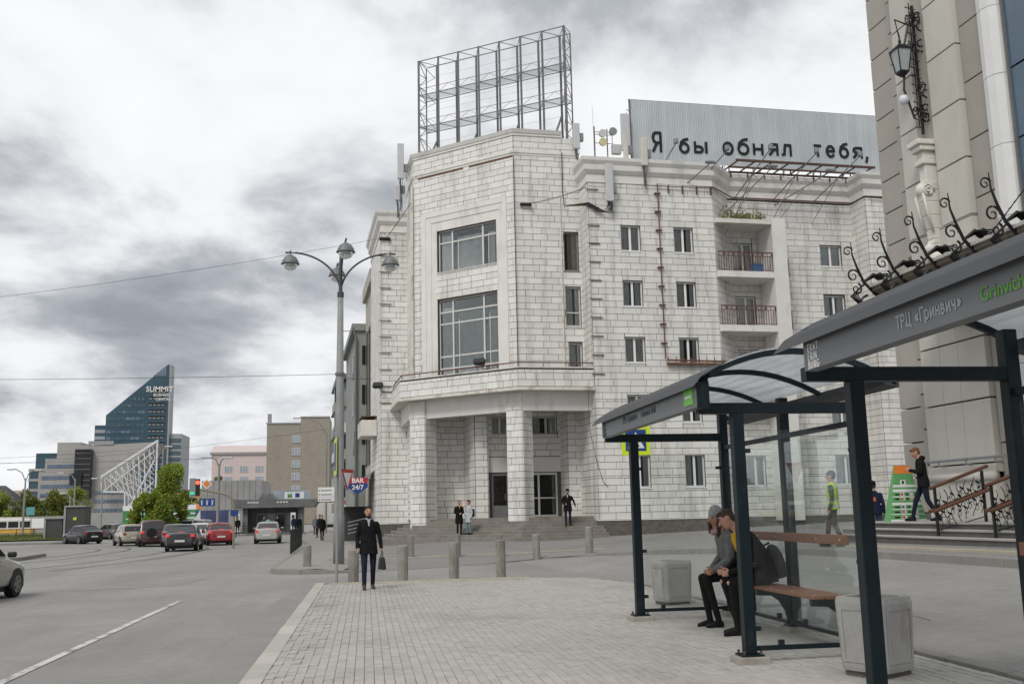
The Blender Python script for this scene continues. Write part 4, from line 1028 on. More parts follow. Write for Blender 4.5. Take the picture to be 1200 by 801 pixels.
cg = MB(); frust(cg, lz-.02, lz+.04, .13, .14); frust(cg, lz+.68, lz+.73, .235, .235); frust(cg, lz+.73, lz+.88, .22, .08); frust(cg, lz-.13, lz-.02, .04, .13); cg.lathe([(.02, .9), (.05, .97), (.01, 1.12)], 8, (lx, ly, lz))
for sx in (-1, 1):
    for sy in (-1, 1): cg.tube([(lx+sx*.13, ly+sy*.13, lz), (lx+sx*.22, ly+sy*.22, lz+.7)], .018, 4)
cg.build('cage', 'black_metal', lt)
mk('lantern_glass', (.34, .38, .38), .25, .15, 3)
g_ = MB(); frust(g_, lz+.03, lz+.68, .12, .205); g_.build('glass', 'lantern_glass', lt)
mk('lamp_globe', (.62, .64, .68), .3, .05, 2)
MB().lathe([(.02, -.15), (.1, -.12), (.15, 0), (.1, .12), (.02, .15)], 14, (-.62, LY+.06, 13.25)).build('globe', 'lamp_globe', lt, smooth=True)
# canopy with wrought iron scrolls
cpy = thing('entrance_canopy', 'grey brown entrance canopy edged with black wrought iron scrolls on the mall', 'canopy', MO, MA)
mk('soffit', (.16, .135, .11), .8, .2, 4, bump=.2)
mk('canopy_edge', (.45, .44, .41), .8, .15, 6)
cp = MB(); cp.add([(-2.5, .3, 7.36), (-2.5, -9, 7.36), (0, -9, 6.5), (0, .3, 6.5), (-2.5, .3, 7.46), (-2.5, -9, 7.46), (0, -9, 7.6), (0, .3, 7.6)], [(0,1,2,3),(7,6,5,4),(0,4,5,1),(1,5,6,2),(2,6,7,3),(3,7,4,0)]); cp.build('soffit', 'soffit', cpy)
for i in range(20): MB().box(-2.4+i*.12, -2.385+i*.12, -9, .28, 7.36-.344*(i*.12+.1)-.02, 7.36-.344*(i*.12+.1)+.01).build('soffit_batten', 'soffit', cpy)
ed = MB()
for i in range(62): ed.box(-2.58, -2.40, .3-i*.15-.13, .3-i*.15, 7.46, 7.53+.02*(i % 2))
ed.build('edge_trim', 'canopy_edge', cpy)
def curl(mb, c, r, start, turns, n, rad, y, flip=1):
    P = []
    for i in range(n+1):
        q = 1-i/n*.86; a = start+flip*6.283*turns*i/n; P.append((c[0]+r*q*math.cos(a), y, c[1]+r*q*math.sin(a)))
    mb.tube(P, [rad*(1-.5*i/n) for i in range(n+1)], 5)
for k in range(6):
    y = .25-1.46*k; s = MB()
    # main stem, curled finial, leafy crest and lower volutes
    s.tube([(-1.0, y, 6.75), (-1.8, y, 6.95), (-2.4, y, 7.28), (-2.72, y, 7.62), (-2.88, y, 8.0), (-3.0, y, 8.35), (-3.02, y, 8.72)], [.05, .05, .048, .042, .034, .026, .012], 6)
    curl(s, (-3.13, 8.46), .15, .3, 1.3, 20, .024, y); curl(s, (-3.02, 7.78), .2, 0, 1.4, 22, .03, y); curl(s, (-2.95, 7.42), .17, 1.2, 1.3, 20, .028, y, -1)
    curl(s, (-2.62, 6.98), .27, 1.6, 1.5, 24, .034, y); curl(s, (-2.05, 6.7), .24, 2.4, 1.5, 24, .032, y, -1); curl(s, (-1.5, 6.55), .18, 2.2, 1.4, 20, .028, y); curl(s, (-2.2, 7.5), .14, 0, 1.3, 18, .024, y, -1)
    for j in range(7):
        o = (j-3)*.07; s.tube([(-2.74, y, 7.6), (-2.5+.03*j, y+o*.6, 7.86-.02*abs(j-3)), (-2.15+.05*j, y+o*1.2, 7.8-.04*j), (-1.85+.05*j, y+o*1.5, 7.62-.05*j)], [.03, .028, .022, .008], 5)
        curl(s, (-2.35+.09*j, 7.78-.03*j), .07, j, 1.1, 10, .018, y+o)
    for j in range(5): s.tube([(-2.72, y, 7.55), (-2.98-.03*j, y+.03*(j-2), 7.34-.03*j), (-2.9+.08*j, y+.05*(j-2), 7.05-.07*j), (-2.6+.16*j, y, 6.85-.08*j)], [.028, .03, .026, .01], 5)
    s.build('scroll', 'black_metal', cpy)
chn = MB(); P = [Vector((-2.45, -4.55, 7.5)).lerp(Vector((-.1, -4.75, 10.2)), i/34) for i in range(35)]
for i, (a, b_) in enumerate(zip(P[:-1], P[1:])):
    o_ = Vector((0, .03, 0)) if i % 2 else Vector((.02, 0, .02)); chn.tube([a, (a+b_)/2+o_, b_+(b_-a)*.2], .014, 4); chn.tube([a, (a+b_)/2-o_, b_+(b_-a)*.2], .014, 4)
chn.build('chain', 'black_metal', cpy)
# steps, platform, railings
stm = thing('mall_steps', 'broad grey stone steps with a platform before the mall wall', 'steps', MO, MA)
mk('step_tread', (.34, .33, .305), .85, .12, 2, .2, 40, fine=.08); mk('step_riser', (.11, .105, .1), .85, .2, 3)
for k in range(3):
    x = -4.3+.34*k; z = .74+.145*(k+1)
    q = MB(); q.box(x+.03, -.17 if k == 2 else x+.5, -14, .2-.0*k, .2, z-.045); st_ = q.build('step', 'step_riser', stm)
    MB().box(x, x+.345 if k < 2 else -.17, -14, .22, z-.045, z).build('tread', 'step_tread', st_, bevel=.01)
for i in range(24):
    tq = MB(); y = -1.0-i*.5; x = -4.85; wpt = MO+Vector((math.cos(MA)*x-math.sin(MA)*y, math.sin(MA)*x+math.cos(MA)*y, 0)); zz_ = fcz(wpt.x, wpt.y)
    tq.box(x-.2, x+.2, y-.24, y+.24, zz_-.1, zz_+.02)
    for a in range(3):
        for b_ in range(3): tq.box(x-.15+a*.13, x-.11+a*.13, y-.17+b_*.15, y-.12+b_*.15, zz_+.02, zz_+.028)
    o = tq.build('tactile_slab', 'tactile', stm)
mk('hand_wood', (.11, .05, .03), .5, .2, 6)
def stair_rail(y, lab, x0=-4.1, x1=-2.9):
    r_ = thing('stair_railing', lab, 'railing', MO, MA, 'railings on the mall steps')
    z0, z1 = .9, 1.175
    for x, z in ((x0, z0), (x1, z1)): MB().box(x-.025, x+.025, y-.025, y+.025, z, z+1.12 if x > x0 else z+1.05).build('post', 'black_metal', r_)
    for off, nm in ((1.08, 'handrail'), (.58, 'lower_handrail')):
        for dy in ((0,) if off > 1 else (-.08, .08)):
            MB().tube([(x0-.12, y+dy, z0+off-.06), (x1+.15, y+dy, z1+off+.14)], .04, 8).build(nm, 'hand_wood', r_)
    v_ = MB(); rr = random.Random(int(-y*10))
    for i in range(7):
        x = x0+.08+(x1-x0-.16)*i/6; zb_ = z0+.1+(z1+.1-z0)*i/6
        pts = [(x+.06*math.sin(k*1.1+i), y+.01, zb_+k*.105) for k in range(9)]; v_.tube(pts, .009, 4)
        for k in range(5):
            px, py, pz = pts[k+2]; s_ = 1 if (k+i) % 2 else -1
            v_.tube([(px+s_*.09*(1-j/9)*math.sin(j*.62), py, pz+.08*(1-j/9)*math.cos(j*.62)-.05) for j in range(9)], .007, 4)
            v_.quad((px, py, pz), (px+s_*.07, py+.02, pz+.03), (px+s_*.1, py, pz+.09), (px+s_*.02, py-.02, pz+.05))
    v_.tube([(x0, y, z0+.12), (x1, y, z1+.12)], .014, 4); v_.build('vine_panel', 'black_metal', r_)
stair_rail(-4.2, 'wrought iron stair railing with doubled wooden handrails behind the phone user')
stair_rail(-6.1, 'wrought iron stair railing farther along the mall steps beside the shelter post')
# exchange-rate board
xb = thing('exchange_board', 'tapered green and orange currency exchange board standing on the mall steps', 'sign', MO+Vector((-2.85, -1.25, 1.175)), MA)
mk('sign_green', (.12, .33, .12), .6, .1, 3); mk('sign_orange', (.72, .20, .035), .6, .08, 3); mk('sign_white', (.70, .70, .69), .6, .05, 3); mk('sign_black', (.015, .015, .015), .6, .1, 3)
mk('flag_red', (.45, .03, .03), .6, .1, 3); mk('flag_blue', (.03, .06, .28), .6, .1, 3); mk('flag_yellow', (.6, .4, .04), .6, .1, 3)
def bxw(z): return .50-.29*z/1.38
bd = MB(); bd.add([(-.50, -.16, 0), (.50, -.16, 0), (.50, .16, 0), (-.50, .16, 0), (-.21, -.02, 1.38), (.21, -.02, 1.38), (.21, .02, 1.38), (-.21, .02, 1.38)], [(3,2,1,0),(4,5,6,7),(0,1,5,4),(1,2,6,5),(2,3,7,6),(3,0,4,7)]); bd.build('board', 'sign_green', xb)
def strip(z0, z1, mat, name='stripe', a=-1, b=1, pr=.003):
    y = lambda z: -.16+.14*z/1.38-pr
    MB().slab([(bxw(z0)*a, y(z0), z0), (bxw(z0)*b, y(z0), z0), (bxw(z1)*b, y(z1), z1), (bxw(z1)*a, y(z1), z1)], (0, .002, 0)).build(name, mat, xb)
strip(1.18, 1.38, 'sign_orange', 'header'); [strip(a_, a_+h2, 'sign_white') for a_, h2 in ((.84, .06), (.72, .07), (.595, .022), (.40, .06), (.29, .02), (.165, .02), (.0, .05))]
strip(.9, 1.02, 'sign_white', 'emblem', -.35, .15); strip(.92, 1.0, 'sign_black', 'emblem_mark', -.2, 0, .006)
for i, z in enumerate((.63, .52, .32, .2, .07)):
    for a, mt in ((-.25, ('flag_red', 'flag_red', 'flag_blue', 'flag_red', 'flag_red')[i]), (.45, ('sign_white', 'flag_yellow', 'flag_blue', 'flag_red', 'sign_white')[i])):
        strip(z, z+.075, 'sign_white', 'flag', a-.14, a+.14, .005); strip(z+.012, z+.062, mt, 'flag_field', a-.12, a+.06, .008)
    strip(z+.01, z+.05, 'sign_black', 'rate_text', -.8, -.5, .005)
    strip(z+.01, z+.05, 'sign_black', 'rate_text', .0, .2, .005)
# ------------------------------------------------------------------ bus shelters
mk('teal_steel', (.007, .014, .018), .45, .2, 3, spec=.22, fine=.1, dirt=(.05, .05, .045), dirt_amt=.35, dscale=(9, 9, 3), dpos=(.55, .75))
mk('fascia_grey', (.15, .158, .165), .45, .06, 1.2, metal=.3, fine=.02)
mk('rim_grey', (.03, .034, .038), .55, .08, 2)
mk('bench_wood', (.235, .105, .058), .55, .14, 4, .1, 30, fine=.08)
mk('bolt_steel', (.55, .55, .55), .35, .1, 5, metal=.8)
mk('cut_metal', (.33, .34, .35), .35, .1, 4, metal=.6)
mk('fascia_text_dark', (.05, .053, .056), .5, .1, 4)
mk('green_text', (.10, .30, .04), .5, .1, 4)
mk('green_sign', (.14, .46, .06), .5, .06, 4)
glassmat('shelter_glass', (.40, .415, .41), .985, .02, .025, refl=.25)
m = bpy.data.materials.new('polycarbonate'); m.use_nodes = True; t = m.node_tree; b_ = t.nodes['Principled BSDF']
b_.inputs['Base Color'].default_value = (.72, .74, .75, 1); b_.inputs['Roughness'].default_value = .35
tl_ = t.nodes.new('ShaderNodeBsdfTranslucent'); tl_.inputs[0].default_value = (.82, .84, .85, 1); tp_ = t.nodes.new('ShaderNodeBsdfTransparent'); tp_.inputs[0].default_value = (.9, .92, .93, 1)
m1x = t.nodes.new('ShaderNodeMixShader'); m1x.inputs[0].default_value = .55; m2x = t.nodes.new('ShaderNodeMixShader'); m2x.inputs[0].default_value = .38
t.links.new(b_.outputs[0], m1x.inputs[1]); t.links.new(tl_.outputs[0], m1x.inputs[2]); t.links.new(m1x.outputs[0], m2x.inputs[1]); t.links.new(tp_.outputs[0], m2x.inputs[2]); t.links.new(m2x.outputs[0], t.nodes['Material Output'].inputs[0]); M['polycarbonate'] = m

def roof_z(x): 
    t_ = (x-3.38)/(5.62-3.38); return 2.905+.335*(1-(2*t_-.96)**2)*1.02+.06*t_
def shelter(y0, y1, lab, far):
    """y0 near row, y1 far row of posts"""
    s = thing('bus_shelter', lab, 'bus shelter', (0, 0, 0), 0, 'bus shelters on the footway')
    XF, XR = 3.95, 5.35; ym = (y0+y1)/2
    posts = [(XF, y0), (XF, y1), (XR, y0), (XR, y1), (XR+.05, ym)]
    for x, y in posts:
        g = gz(x, y); zt = 2.6 if x == XF else roof_z(x)-.05
        p = MB().box(x-.062, x+.062, y-.062, y+.062, g+.09, zt).build('post', 'teal_steel', s, bevel=.008)
        MB().box(x-.17, x+.17, y-.15, y+.15, g-.05, g+.07).build('footing', 'concrete', p, bevel=.012)
        MB().box(x-.12, x+.12, y-.11, y+.11, g+.07, g+.09).build('base_plate', 'teal_steel', p)
        bt = MB()
        for a in (-.09, .09):
            for c in (-.085, .085): bt.lathe([(.014, g+.09), (.014, g+.125)], 6, (x+a, y+c, 0))
        bt.build('bolts', 'dark_rust', p)
    for y in (y0, y1):
        bm = MB(); bm.box(3.52, XR+.06, y-.055, y+.055, 2.6, 2.715); bm.build('cross_beam', 'teal_steel', s, bevel=.006)
        en = MB(); en.box(3.56, 3.64, y-.05, y+.05, 2.717, roof_z(3.6)-.02); en.build('hanger', 'teal_steel', s)
        if not far and y == y1: continue
        MB().box(XF+.064, XR-.064, y-.03, y+.03, .13, .175).build('bottom_rail', 'teal_steel', s)
        g_ = MB().box(XF+.11, XR-.09, y-.006, y+.006, .19, 2.42).build('glass_pane', 'shelter_glass', s)
        for x, z in ((XF+.1, .35), (XF+.1, 1.0), (XF+.1, 2.2), (XR-.09, 1.0), (XR-.09, 2.2)): MB().box(x-.045, x+.03, y-.025, y+.025, z-.022, z+.022).build('clip', 'black_metal', g_)
        for x in (XF+.35, XR-.3): MB().box(x-.028, x+.028, y-.025, y+.025, .176, .23).build('clip', 'black_metal', g_)
    for a, b in ((y0, ym), (ym, y1)):
        MB().box(XR-.03, XR+.03, a+.07, b-.07, .13, .17).build('bottom_rail', 'teal_steel', s)
        g_ = MB().box(XR-.006, XR+.006, a+.1, b-.1, .19, 2.42).build('glass_pane', 'shelter_glass', s)
        for y in (a+.4, b-.4): MB().box(XR-.025, XR+.025, y-.03, y+.03, .171, .23).build('clip', 'black_metal', g_)
    MB().box(XR-.03, XR+.03, y0+.07, y1-.07, 2.47, 2.53).build('rear_rail', 'teal_steel', s)
    # roof: ribs, sheet, rims
    R0, R1 = y0-.37, y1+.18
    NX = 14; xs = [3.38+(5.62-3.38)*i/NX for i in range(NX+1)]
    for k in range(4):
        y = R0+.03+(R1-R0-.06)*k/3; r_ = MB(); w_ = .025 if k else .03
        for a, b in zip(xs[1:-1], xs[2:]): r_.add([(a, y-w_, roof_z(a)-.075), (b, y-w_, roof_z(b)-.075), (b, y+w_, roof_z(b)-.075), (a, y+w_, roof_z(a)-.075), (a, y-w_, roof_z(a)-.016), (b, y-w_, roof_z(b)-.016), (b, y+w_, roof_z(b)-.016), (a, y+w_, roof_z(a)-.016)], [(0,3,2,1),(4,5,6,7),(0,1,5,4),(1,2,6,5),(2,3,7,6),(3,0,4,7)])
        r_.build('rib', 'teal_steel', s)
    sk = MB(); ii = [i for i in range(NX+1) if 2 <= i <= NX-1]
    for i in ii[:-1]: sk.quad((xs[i], R0, roof_z(xs[i])), (xs[i+1], R0, roof_z(xs[i+1])), (xs[i+1], R1, roof_z(xs[i+1])), (xs[i], R1, roof_z(xs[i])))
    o = sk.build('roof_sheet', 'polycarbonate', s, smooth=True); o.modifiers.new('t', 'SOLIDIFY').thickness = .008
    rm = MB()
    rm.slab([(3.355, R0-.02, 2.85), (3.445, R0-.02, 2.955), (3.445, R1+.02, 2.955), (3.355, R1+.02, 2.85)], (.018, 0, .016)); rm.slab([(3.462, R0-.02, 2.955), (xs[2]+.02, R0-.02, roof_z(xs[2])+.002), (xs[2]+.02, R1+.02, roof_z(xs[2])+.002), (3.462, R1+.02, 2.955)], (0, 0, .016))
    rm.build('front_rim', 'rim_grey', s)
    rr = MB(); rr.slab([(5.5, R0, roof_z(5.5)-.14), (5.66, R0, roof_z(5.62)-.1), (5.66, R1, roof_z(5.62)-.1), (5.5, R1, roof_z(5.5)-.14)], (0, 0, .1)); rr.build('rear_rim', 'rim_grey', s)
    # fascia with the stop name
    F0, F1 = y0-.3, y1-.25
    fs = MB(); fs.box(3.42, 3.53, F0, F1, 2.645, 2.90); f_ = fs.build('fascia', 'fascia_grey', s, bevel=.004)
    MB().box(3.418, 3.555, F0-.012, F0-.0, 2.63, 2.91).build('fascia_cap', 'teal_steel', f_)
    xd, X = (0, -1, 0), 3.4175
    tm = 'sign_white' if not far else 'fascia_text_dark'
    for k, w_ in enumerate(('EKAT', 'ERIN', 'BURG')): stroke_text(w_, .054, .0042, tm, f_, (X+.0025, F1-.08, 2.79-.069*k), xd, .003, .3)
    if far:
        stroke_text('ТРЦ «Гринвич»', .085, .0055, 'fascia_text_dark', f_, (X+.0025, 13.25, 2.745), xd, .003, .15); lettering('Grinvich Mall', .12, 'fascia_text_dark', f_, (X, 12.3, 2.745), xd, ext=.002)
        MB().box(3.412, 3.42, F0+.12, F0+.42, 2.69, 2.865).build('green_plate', 'green_sign', f_)
        MB().box(3.409, 3.412, F0+.17, F0+.37, 2.765, 2.79).build('plate_text', 'sign_white', f_)
    else:
        stroke_text('ТРЦ «Гринвич»', .082, .006, 'cut_metal', f_, (X+.0025, 6.04, 2.72), xd, .004, .17)
        lettering('Grinvich Mall', .115, 'green_text', f_, (X, 5.12, 2.71), xd, ext=.003)
    # bench
    bn0, bn1 = y0+.36, y1-.7
    for i in range(3): MB().box(4.85+i*.142, 4.985+i*.142, bn0, bn1, .585, .625).build('bench_plank', 'bench_wood', s, bevel=.008)
    MB().box(5.255, 5.29, bn0-.05, bn1 if far else y1-.02, 1.165, 1.275).build('backrest', 'bench_wood', s, bevel=.008)
    bt = MB()
    for k in range(6):
        y = bn0+.1+(bn1-bn0-.2)*k/5
        for x in (4.91, 5.2): bt.lathe([(.014, .625), (.014, .631)], 8, (x, y, 0))
        bt.lathe([(.016, -.006), (.016, 0)], 8, (5.255, y, 1.22), 'x')
    bt.build('bolt', 'bolt_steel', s)
    for y in (y0+.55, ym, y1-.9):
        P = [(4.9, .585), (5.36, .585), (5.36, .18), (5.3, .18), (5.27, .3), (5.2, .42), (5.1, .49), (4.9, .5)]
        MB().slab([(x, y-.03, z) for x, z in P], (0, .06, 0)).build('bench_bracket', 'teal_steel', s)
    return s
shelter(10.42, 14.72, 'dark steel bus shelter with a couple seated on its bench and a green plate', True)
shelter(3.4, 7.72, 'dark steel bus shelter with white lettering on its fascia and a concrete bin beside it', False)
# ------------------------------------------------------------------ bins
mk('bin_concrete', (.37, .36, .345), .85, .12, 3, .25, 40, fine=.07, dirt=(.22, .2, .17), dirt_amt=.5, dscale=(5, 5, 2), dpos=(.5, .68))
def bin_(x, y, rz, lab, h=.72, w0=.24, w1=.27):
    g = gz(x, y); b = thing('litter_bin', lab, 'bin', (x, y, g), rz, 'concrete litter bins')
    def ring(z, w_, i=0): c = .05; return [(-w_, -w_+c, z), (-w_+c, -w_, z), (w_-c, -w_, z), (w_, -w_+c, z), (w_, w_-c, z), (w_-c, w_, z), (-w_+c, w_, z), (-w_, w_-c, z)]
    m_ = MB(); rings = [ring(.05, w0), ring(.09, w0+.01), ring(h-.05, w1), ring(h, w1-.012), ring(h, w1-.07), ring(.25, w1-.08)]
    for r_ in rings: m_.v += r_
    for k in range(len(rings)-1):
        for i in range(8): m_.f.append((k*8+i, k*8+(i+1) % 8, (k+1)*8+(i+1) % 8, (k+1)*8+i))
    m_.f.append(tuple(range(7, -1, -1))); m_.f.append(tuple(range(40, 48))); m_.build('body', 'bin_concrete', b)
    MB().box(-w0+.03, w0-.03, -w0+.03, w0-.03, 0, .06).build('foot', 'plinth', b)
    MB().box(-w1+.1, w1-.1, -w1+.1, w1-.1, .3, h-.06).build('liner', 'black_metal', b)
    for q in range(4):
        f = MB(); ww = lambda z: w0+.01+(w1-w0-.01)*(z-.09)/(h-.14)
        for (xa, xb, za, zb_) in ((-.19, -.165, .13, h-.09), (.165, .19, .13, h-.09), (-.165, .165, .13, .155), (-.165, .165, h-.115, h-.09)):
            f.add([(xa, -ww(za)-.008, za), (xb, -ww(za)-.008, za), (xb, -ww(za)+.01, za), (xa, -ww(za)+.01, za), (xa, -ww(zb_)-.008, zb_), (xb, -ww(zb_)-.008, zb_), (xb, -ww(zb_)+.01, zb_), (xa, -ww(zb_)+.01, zb_)], [(0,3,2,1),(4,5,6,7),(0,1,5,4),(1,2,6,5),(2,3,7,6),(3,0,4,7)])
        o = f.build('panel_frame', 'bin_concrete', b); o.rotation_euler.z = q*math.pi/2
bin_(5.1, 16.9, R(12), 'pale concrete litter bin behind the shelter with the seated couple')
bin_(4.78, 9.3, R(28), 'pale concrete litter bin with panelled sides in the gap between the shelters')
# ------------------------------------------------------------------ bollards
mk('bollard_stone', (.27, .26, .235), .85, .2, 4, .3, 30, fine=.12, dirt=(.13, .115, .09), dirt_amt=.6, dscale=(5, 5, 1.6), dpos=(.45, .65))
spots = [(-1.91, 34.0, .68, 'stone bollard on the rounded kerb corner near the street lamp'), (-.33, 26.2, .76, 'stone bollard next to the walking man, beside the sign post'),
         (.92, 26.6, .82, 'stone bollard at the crossing edge, right behind the black handbag'), (2.27, 27.0, .86, 'brown-topped stone bollard in the front row, second after the handbag'),
         (3.44, 26.45, .9, 'tallest brown-stained stone bollard ending the front row by the crossing'), (5.9, 35.6, .85, 'pale stone bollard in the far row, second from the building corner'),
         (7.6, 34.7, .9, 'stone bollard in the far row below the building corner'), (1.63, 38.6, .8, 'far row stone bollard half hidden behind the one by the handbag'),
         (3.29, 37.6, .8, 'far row stone bollard peeping over a brown-topped one'), (4.78, 37.0, .8, 'far row stone bollard peeping over the tallest one')]
for i, (x, y, h, lab) in enumerate(spots):
    m_ = MB(); r = .135
    m_.lathe([(r, -.12), (r, h-.02), (r-.02, h)], 10); o = m_.build('bollard', 'bollard_stone', None, loc=(x, y, (gz(x, y) if y < 30 else fcz(x, y))), rz=R(18+7*i))
    o.rotation_euler.x = R(random.uniform(-1.2, 1.2)); tag(o, lab, 'bollard', 'stone bollards at the crossing')
# ------------------------------------------------------------------ four-headed street lamp
mk('lamp_pole', (.25, .255, .25), .6, .15, 3, fine=.08, dirt=(.14, .13, .12), dirt_amt=.6, dscale=(4, 4, .8))
mk('lamp_dome', (.17, .175, .18), .45, .1, 3, metal=.3)
mk('lamp_arm', (.06, .065, .075), .5, .1, 3)
glassmat('lamp_bowl', (.6, .62, .63), .45)
LHS = 1.06
lp = thing('street_lamp', 'tall grey street lamp with four curved arms and domed heads', 'street lamp', (-.95, 35.8, 0))
MB().lathe([(.19, -.1), (.19, 1.6), (.17, 1.7), (.155, 5.5), (.14, 5.6), (.10, 9.35)], 14).build('pole', 'lamp_pole', lp, smooth=True)
MB().lathe([(.12, 9.33), (.12, 9.5), (.07, 9.55), (.06, 10.6), (.02, 11.2)], 10).build('pole_top', 'lamp_arm', lp)
for k, (dx, dy) in enumerate(((-1, 0), (1, 0), (.12, -1), (-.1, 1))):
    L_ = 1.78; P = []
    for i in range(15):
        a = R(90)*i/14; P.append((dx*(L_*(1-math.cos(a))), dy*(L_*(1-math.cos(a))), 9.5+1.45*math.sin(a)))
    P = [(dx*L_*(1-math.cos(R(90)*i/14)), dy*L_*(1-math.cos(R(90)*i/14)), 9.45+1.5*math.sin(R(90)*i/14)) for i in range(15)]+[(dx*(L_+.18), dy*(L_+.18), 10.94)]
    ar = MB().tube(P, .035, 6).build('arm', 'lamp_arm', lp)
    hx, hy, hz = dx*L_, dy*L_, 10.55
    h_ = MB().lathe([(r_*LHS, z_*LHS) for r_, z_ in ((.02, .45), (.025, .3), (.1, .27), (.2, .2), (.27, .08), (.285, 0), (.31, -.01), (.31, -.03), (.26, -.03))], 18, (hx, hy, hz)).build('lamp_head', 'lamp_dome', lp, smooth=False)
    MB().lathe([(r_*LHS, z_*LHS) for r_, z_ in ((.255, -.03), (.24, -.1), (.17, -.2), (.06, -.245), (.01, -.25))], 18, (hx, hy, hz)).build('bowl', 'lamp_bowl', h_, smooth=True)
for z in (6.4, 8.1): MB().tube([(.1, 0, z), (1.1, .1, z-.02)], .015, 4).build('wire_stub', 'lamp_arm', lp)
MB().lathe([(.17, 6.5), (.17, 6.6)], 12).build('clamp', 'frame_steel', lp)
db = MB().box(-.72, -.16, -.06, -.03, 2.12, 2.6).build('direction_board', 'sign_white', lp)
for k, z in enumerate((2.49, 2.35, 2.18)):
    MB().box(-.62, -.25, -.066, -.061, z-.012, z+.012).build('board_text', 'fascia_text_dark', db); MB().box(-.69, -.655, -.066, -.061, z-.02, z+.02).build('board_arrow', 'fascia_text_dark', db)
MB().box(-.72, -.16, -.064, -.061, 2.265, 2.272).build('board_line', 'fascia_text_dark', db)
# ------------------------------------------------------------------ sign posts
mk('sign_lime', (.58, .72, .02), .5, .06, 3); mk('sign_blue', (.012, .05, .20), .5, .08, 3); mk('sign_red', (.42, .02, .025), .5, .08, 3)
mk('sign_back', (.22, .22, .22), .6, .1, 3)
sp = thing('sign_post', 'thin post with a give way triangle and a lime crossing sign seen edge-on', 'sign', (-.72, 25.4, gz(-.72, 25.4)))
MB().tube([(0, 0, -.05), (.0, 0, 3.55)], .035, 8).build('post', 'lamp_pole', sp)
tri = [(-.31, 0, .27), (.31, 0, .27), (0, 0, -.27)]
def tri_at(sc, y, c, th=.006): return [(c[0]+p[0]*sc, c[1]+y, c[2]+p[2]*sc) for p in tri]
ys_ = MB().slab(tri_at(1, -.05, (0, 0, 2.47)), (0, .006, 0)).build('give_way_sign', 'sign_red', sp); ys_.rotation_euler.z = R(62); ys_.location = (.2, .05, 0)
MB().slab(tri_at(.66, -.056, (0, 0, 2.475)), (0, .003, 0)).build('white_field', 'sign_white', ys_)
cs = MB().box(-.45, .45, -.055, -.045, 2.6, 3.5).build('crossing_sign', 'sign_lime', sp); cs.rotation_euler.z = R(-85)
MB().box(-.34, .34, -.06, -.0555, 2.71, 3.39).build('blue_field', 'sign_blue', cs); MB().box(-.40, .40, -.044, -.03, 2.66, 3.46).build('back', 'sign_back', cs)
def crossing_post(x, y, h, lab, rz):
    c = thing('crossing_sign', lab, 'sign', (x, y, gz(x, y)), rz)
    MB().tube([(0, .04, -.1), (0, .04, h+.45)], .035, 8).build('post', 'lamp_pole', c)
    b = MB().box(-.43, .43, -.01, 0, h-.43, h+.43).build('board', 'sign_lime', c)
    MB().box(-.31, .31, -.016, -.0105, h-.31, h+.31).build('blue_field', 'sign_blue', b)
    MB().slab([(-.25, -.0165, h-.23), (.25, -.0165, h-.23), (0, -.0165, h+.24)], (0, -.004, 0)).build('white_triangle', 'sign_white', b)
    pd = MB()
    pd.lathe([(.01, -.035), (.035, 0), (.01, .035)], 10, (-.01, -.024, h+.1)); pd.slab([(-.05, -.022, h-.02), (.03, -.022, h-.02), (.02, -.022, h+.07), (-.03, -.022, h+.07)], (0, -.003, 0))
    pd.slab([(-.04, -.022, h-.02), (.0, -.022, h-.02), (-.08, -.022, h-.2), (-.11, -.022, h-.18)], (0, -.003, 0)); pd.slab([(-.01, -.022, h-.02), (.03, -.022, h-.02), (.1, -.022, h-.18), (.06, -.022, h-.2)], (0, -.003, 0))
    pd.build('walker_symbol', 'sign_black', b)
crossing_post(7.75, 28.6, 3.4, 'lime bordered blue crossing sign showing through the shelter frame', 0)
# bar sign and awning on the street side of the wing
bs_ = thing('bar_sign', 'small blue and red BAR 24/7 sign hung above the pavement', 'sign', bw(-11.0, 13.4, 3.4), BA)
bs_.scale = (1.15, 1, 1.15)
MB().slab([(-.52, 0, -.1), (0, 0, -.45), (.52, 0, -.1), (.52, 0, .42), (-.52, 0, .42)], (0, .06, 0)).build('board', 'sign_blue', bs_)
MB().slab([(-.5, -.006, .12), (.5, -.006, .12), (.5, -.006, .41), (-.5, -.006, .41)], (0, .004, 0)).build('red_field', 'sign_red', bs_)
lettering('BAR', .34, 'sign_white', bs_, (0, -.012, .15), (1, 0, 0), ext=.003, off=.01, align='CENTER'); lettering('24/7', .34, 'sign_white', bs_, (0, -.012, -.2), (1, 0, 0), ext=.003, off=.008, align='CENTER')
MB().tube([(.5, .03, .3), (1.35, .03, .3)], .03, 5).build('arm', 'black_metal', bs_)
mk('awning_dark', (.05, .05, .055), .7, .1, 3); mk('awning_grey', (.26, .26, .25), .7, .1, 3)
aw = thing('awning', 'grey and dark striped awning over the bar entrance', 'awning', BO, BA)
for i in range(12):
    v0 = 14.2+i*.62; MB().slab([(-9.95, v0, 4.3), (-9.95, v0+.6, 4.3), (-11.7, v0+.6, 2.5), (-11.7, v0, 2.5)], (0, 0, .03)).build('stripe', 'awning_dark' if i % 2 else 'awning_grey', aw)
MB().box(-11.72, -11.66, 14.1, 21.7, 2.3, 2.5).build('valance', 'sign_red', aw)
MB().box(-11.6, -9.95, 18, 21.5, 0, 2.2).build('entrance_box', 'awning_dark', aw)
st_ = MB()
for k in range(4): st_.tube([(-11.5, 14.6, .55+.22*k), (-10.6, 14.4, .75+.22*k), (-10.0, 14.4, .8+.22*k)], .035, 5)
st_.build('hand_rails', 'grey_steel', aw)
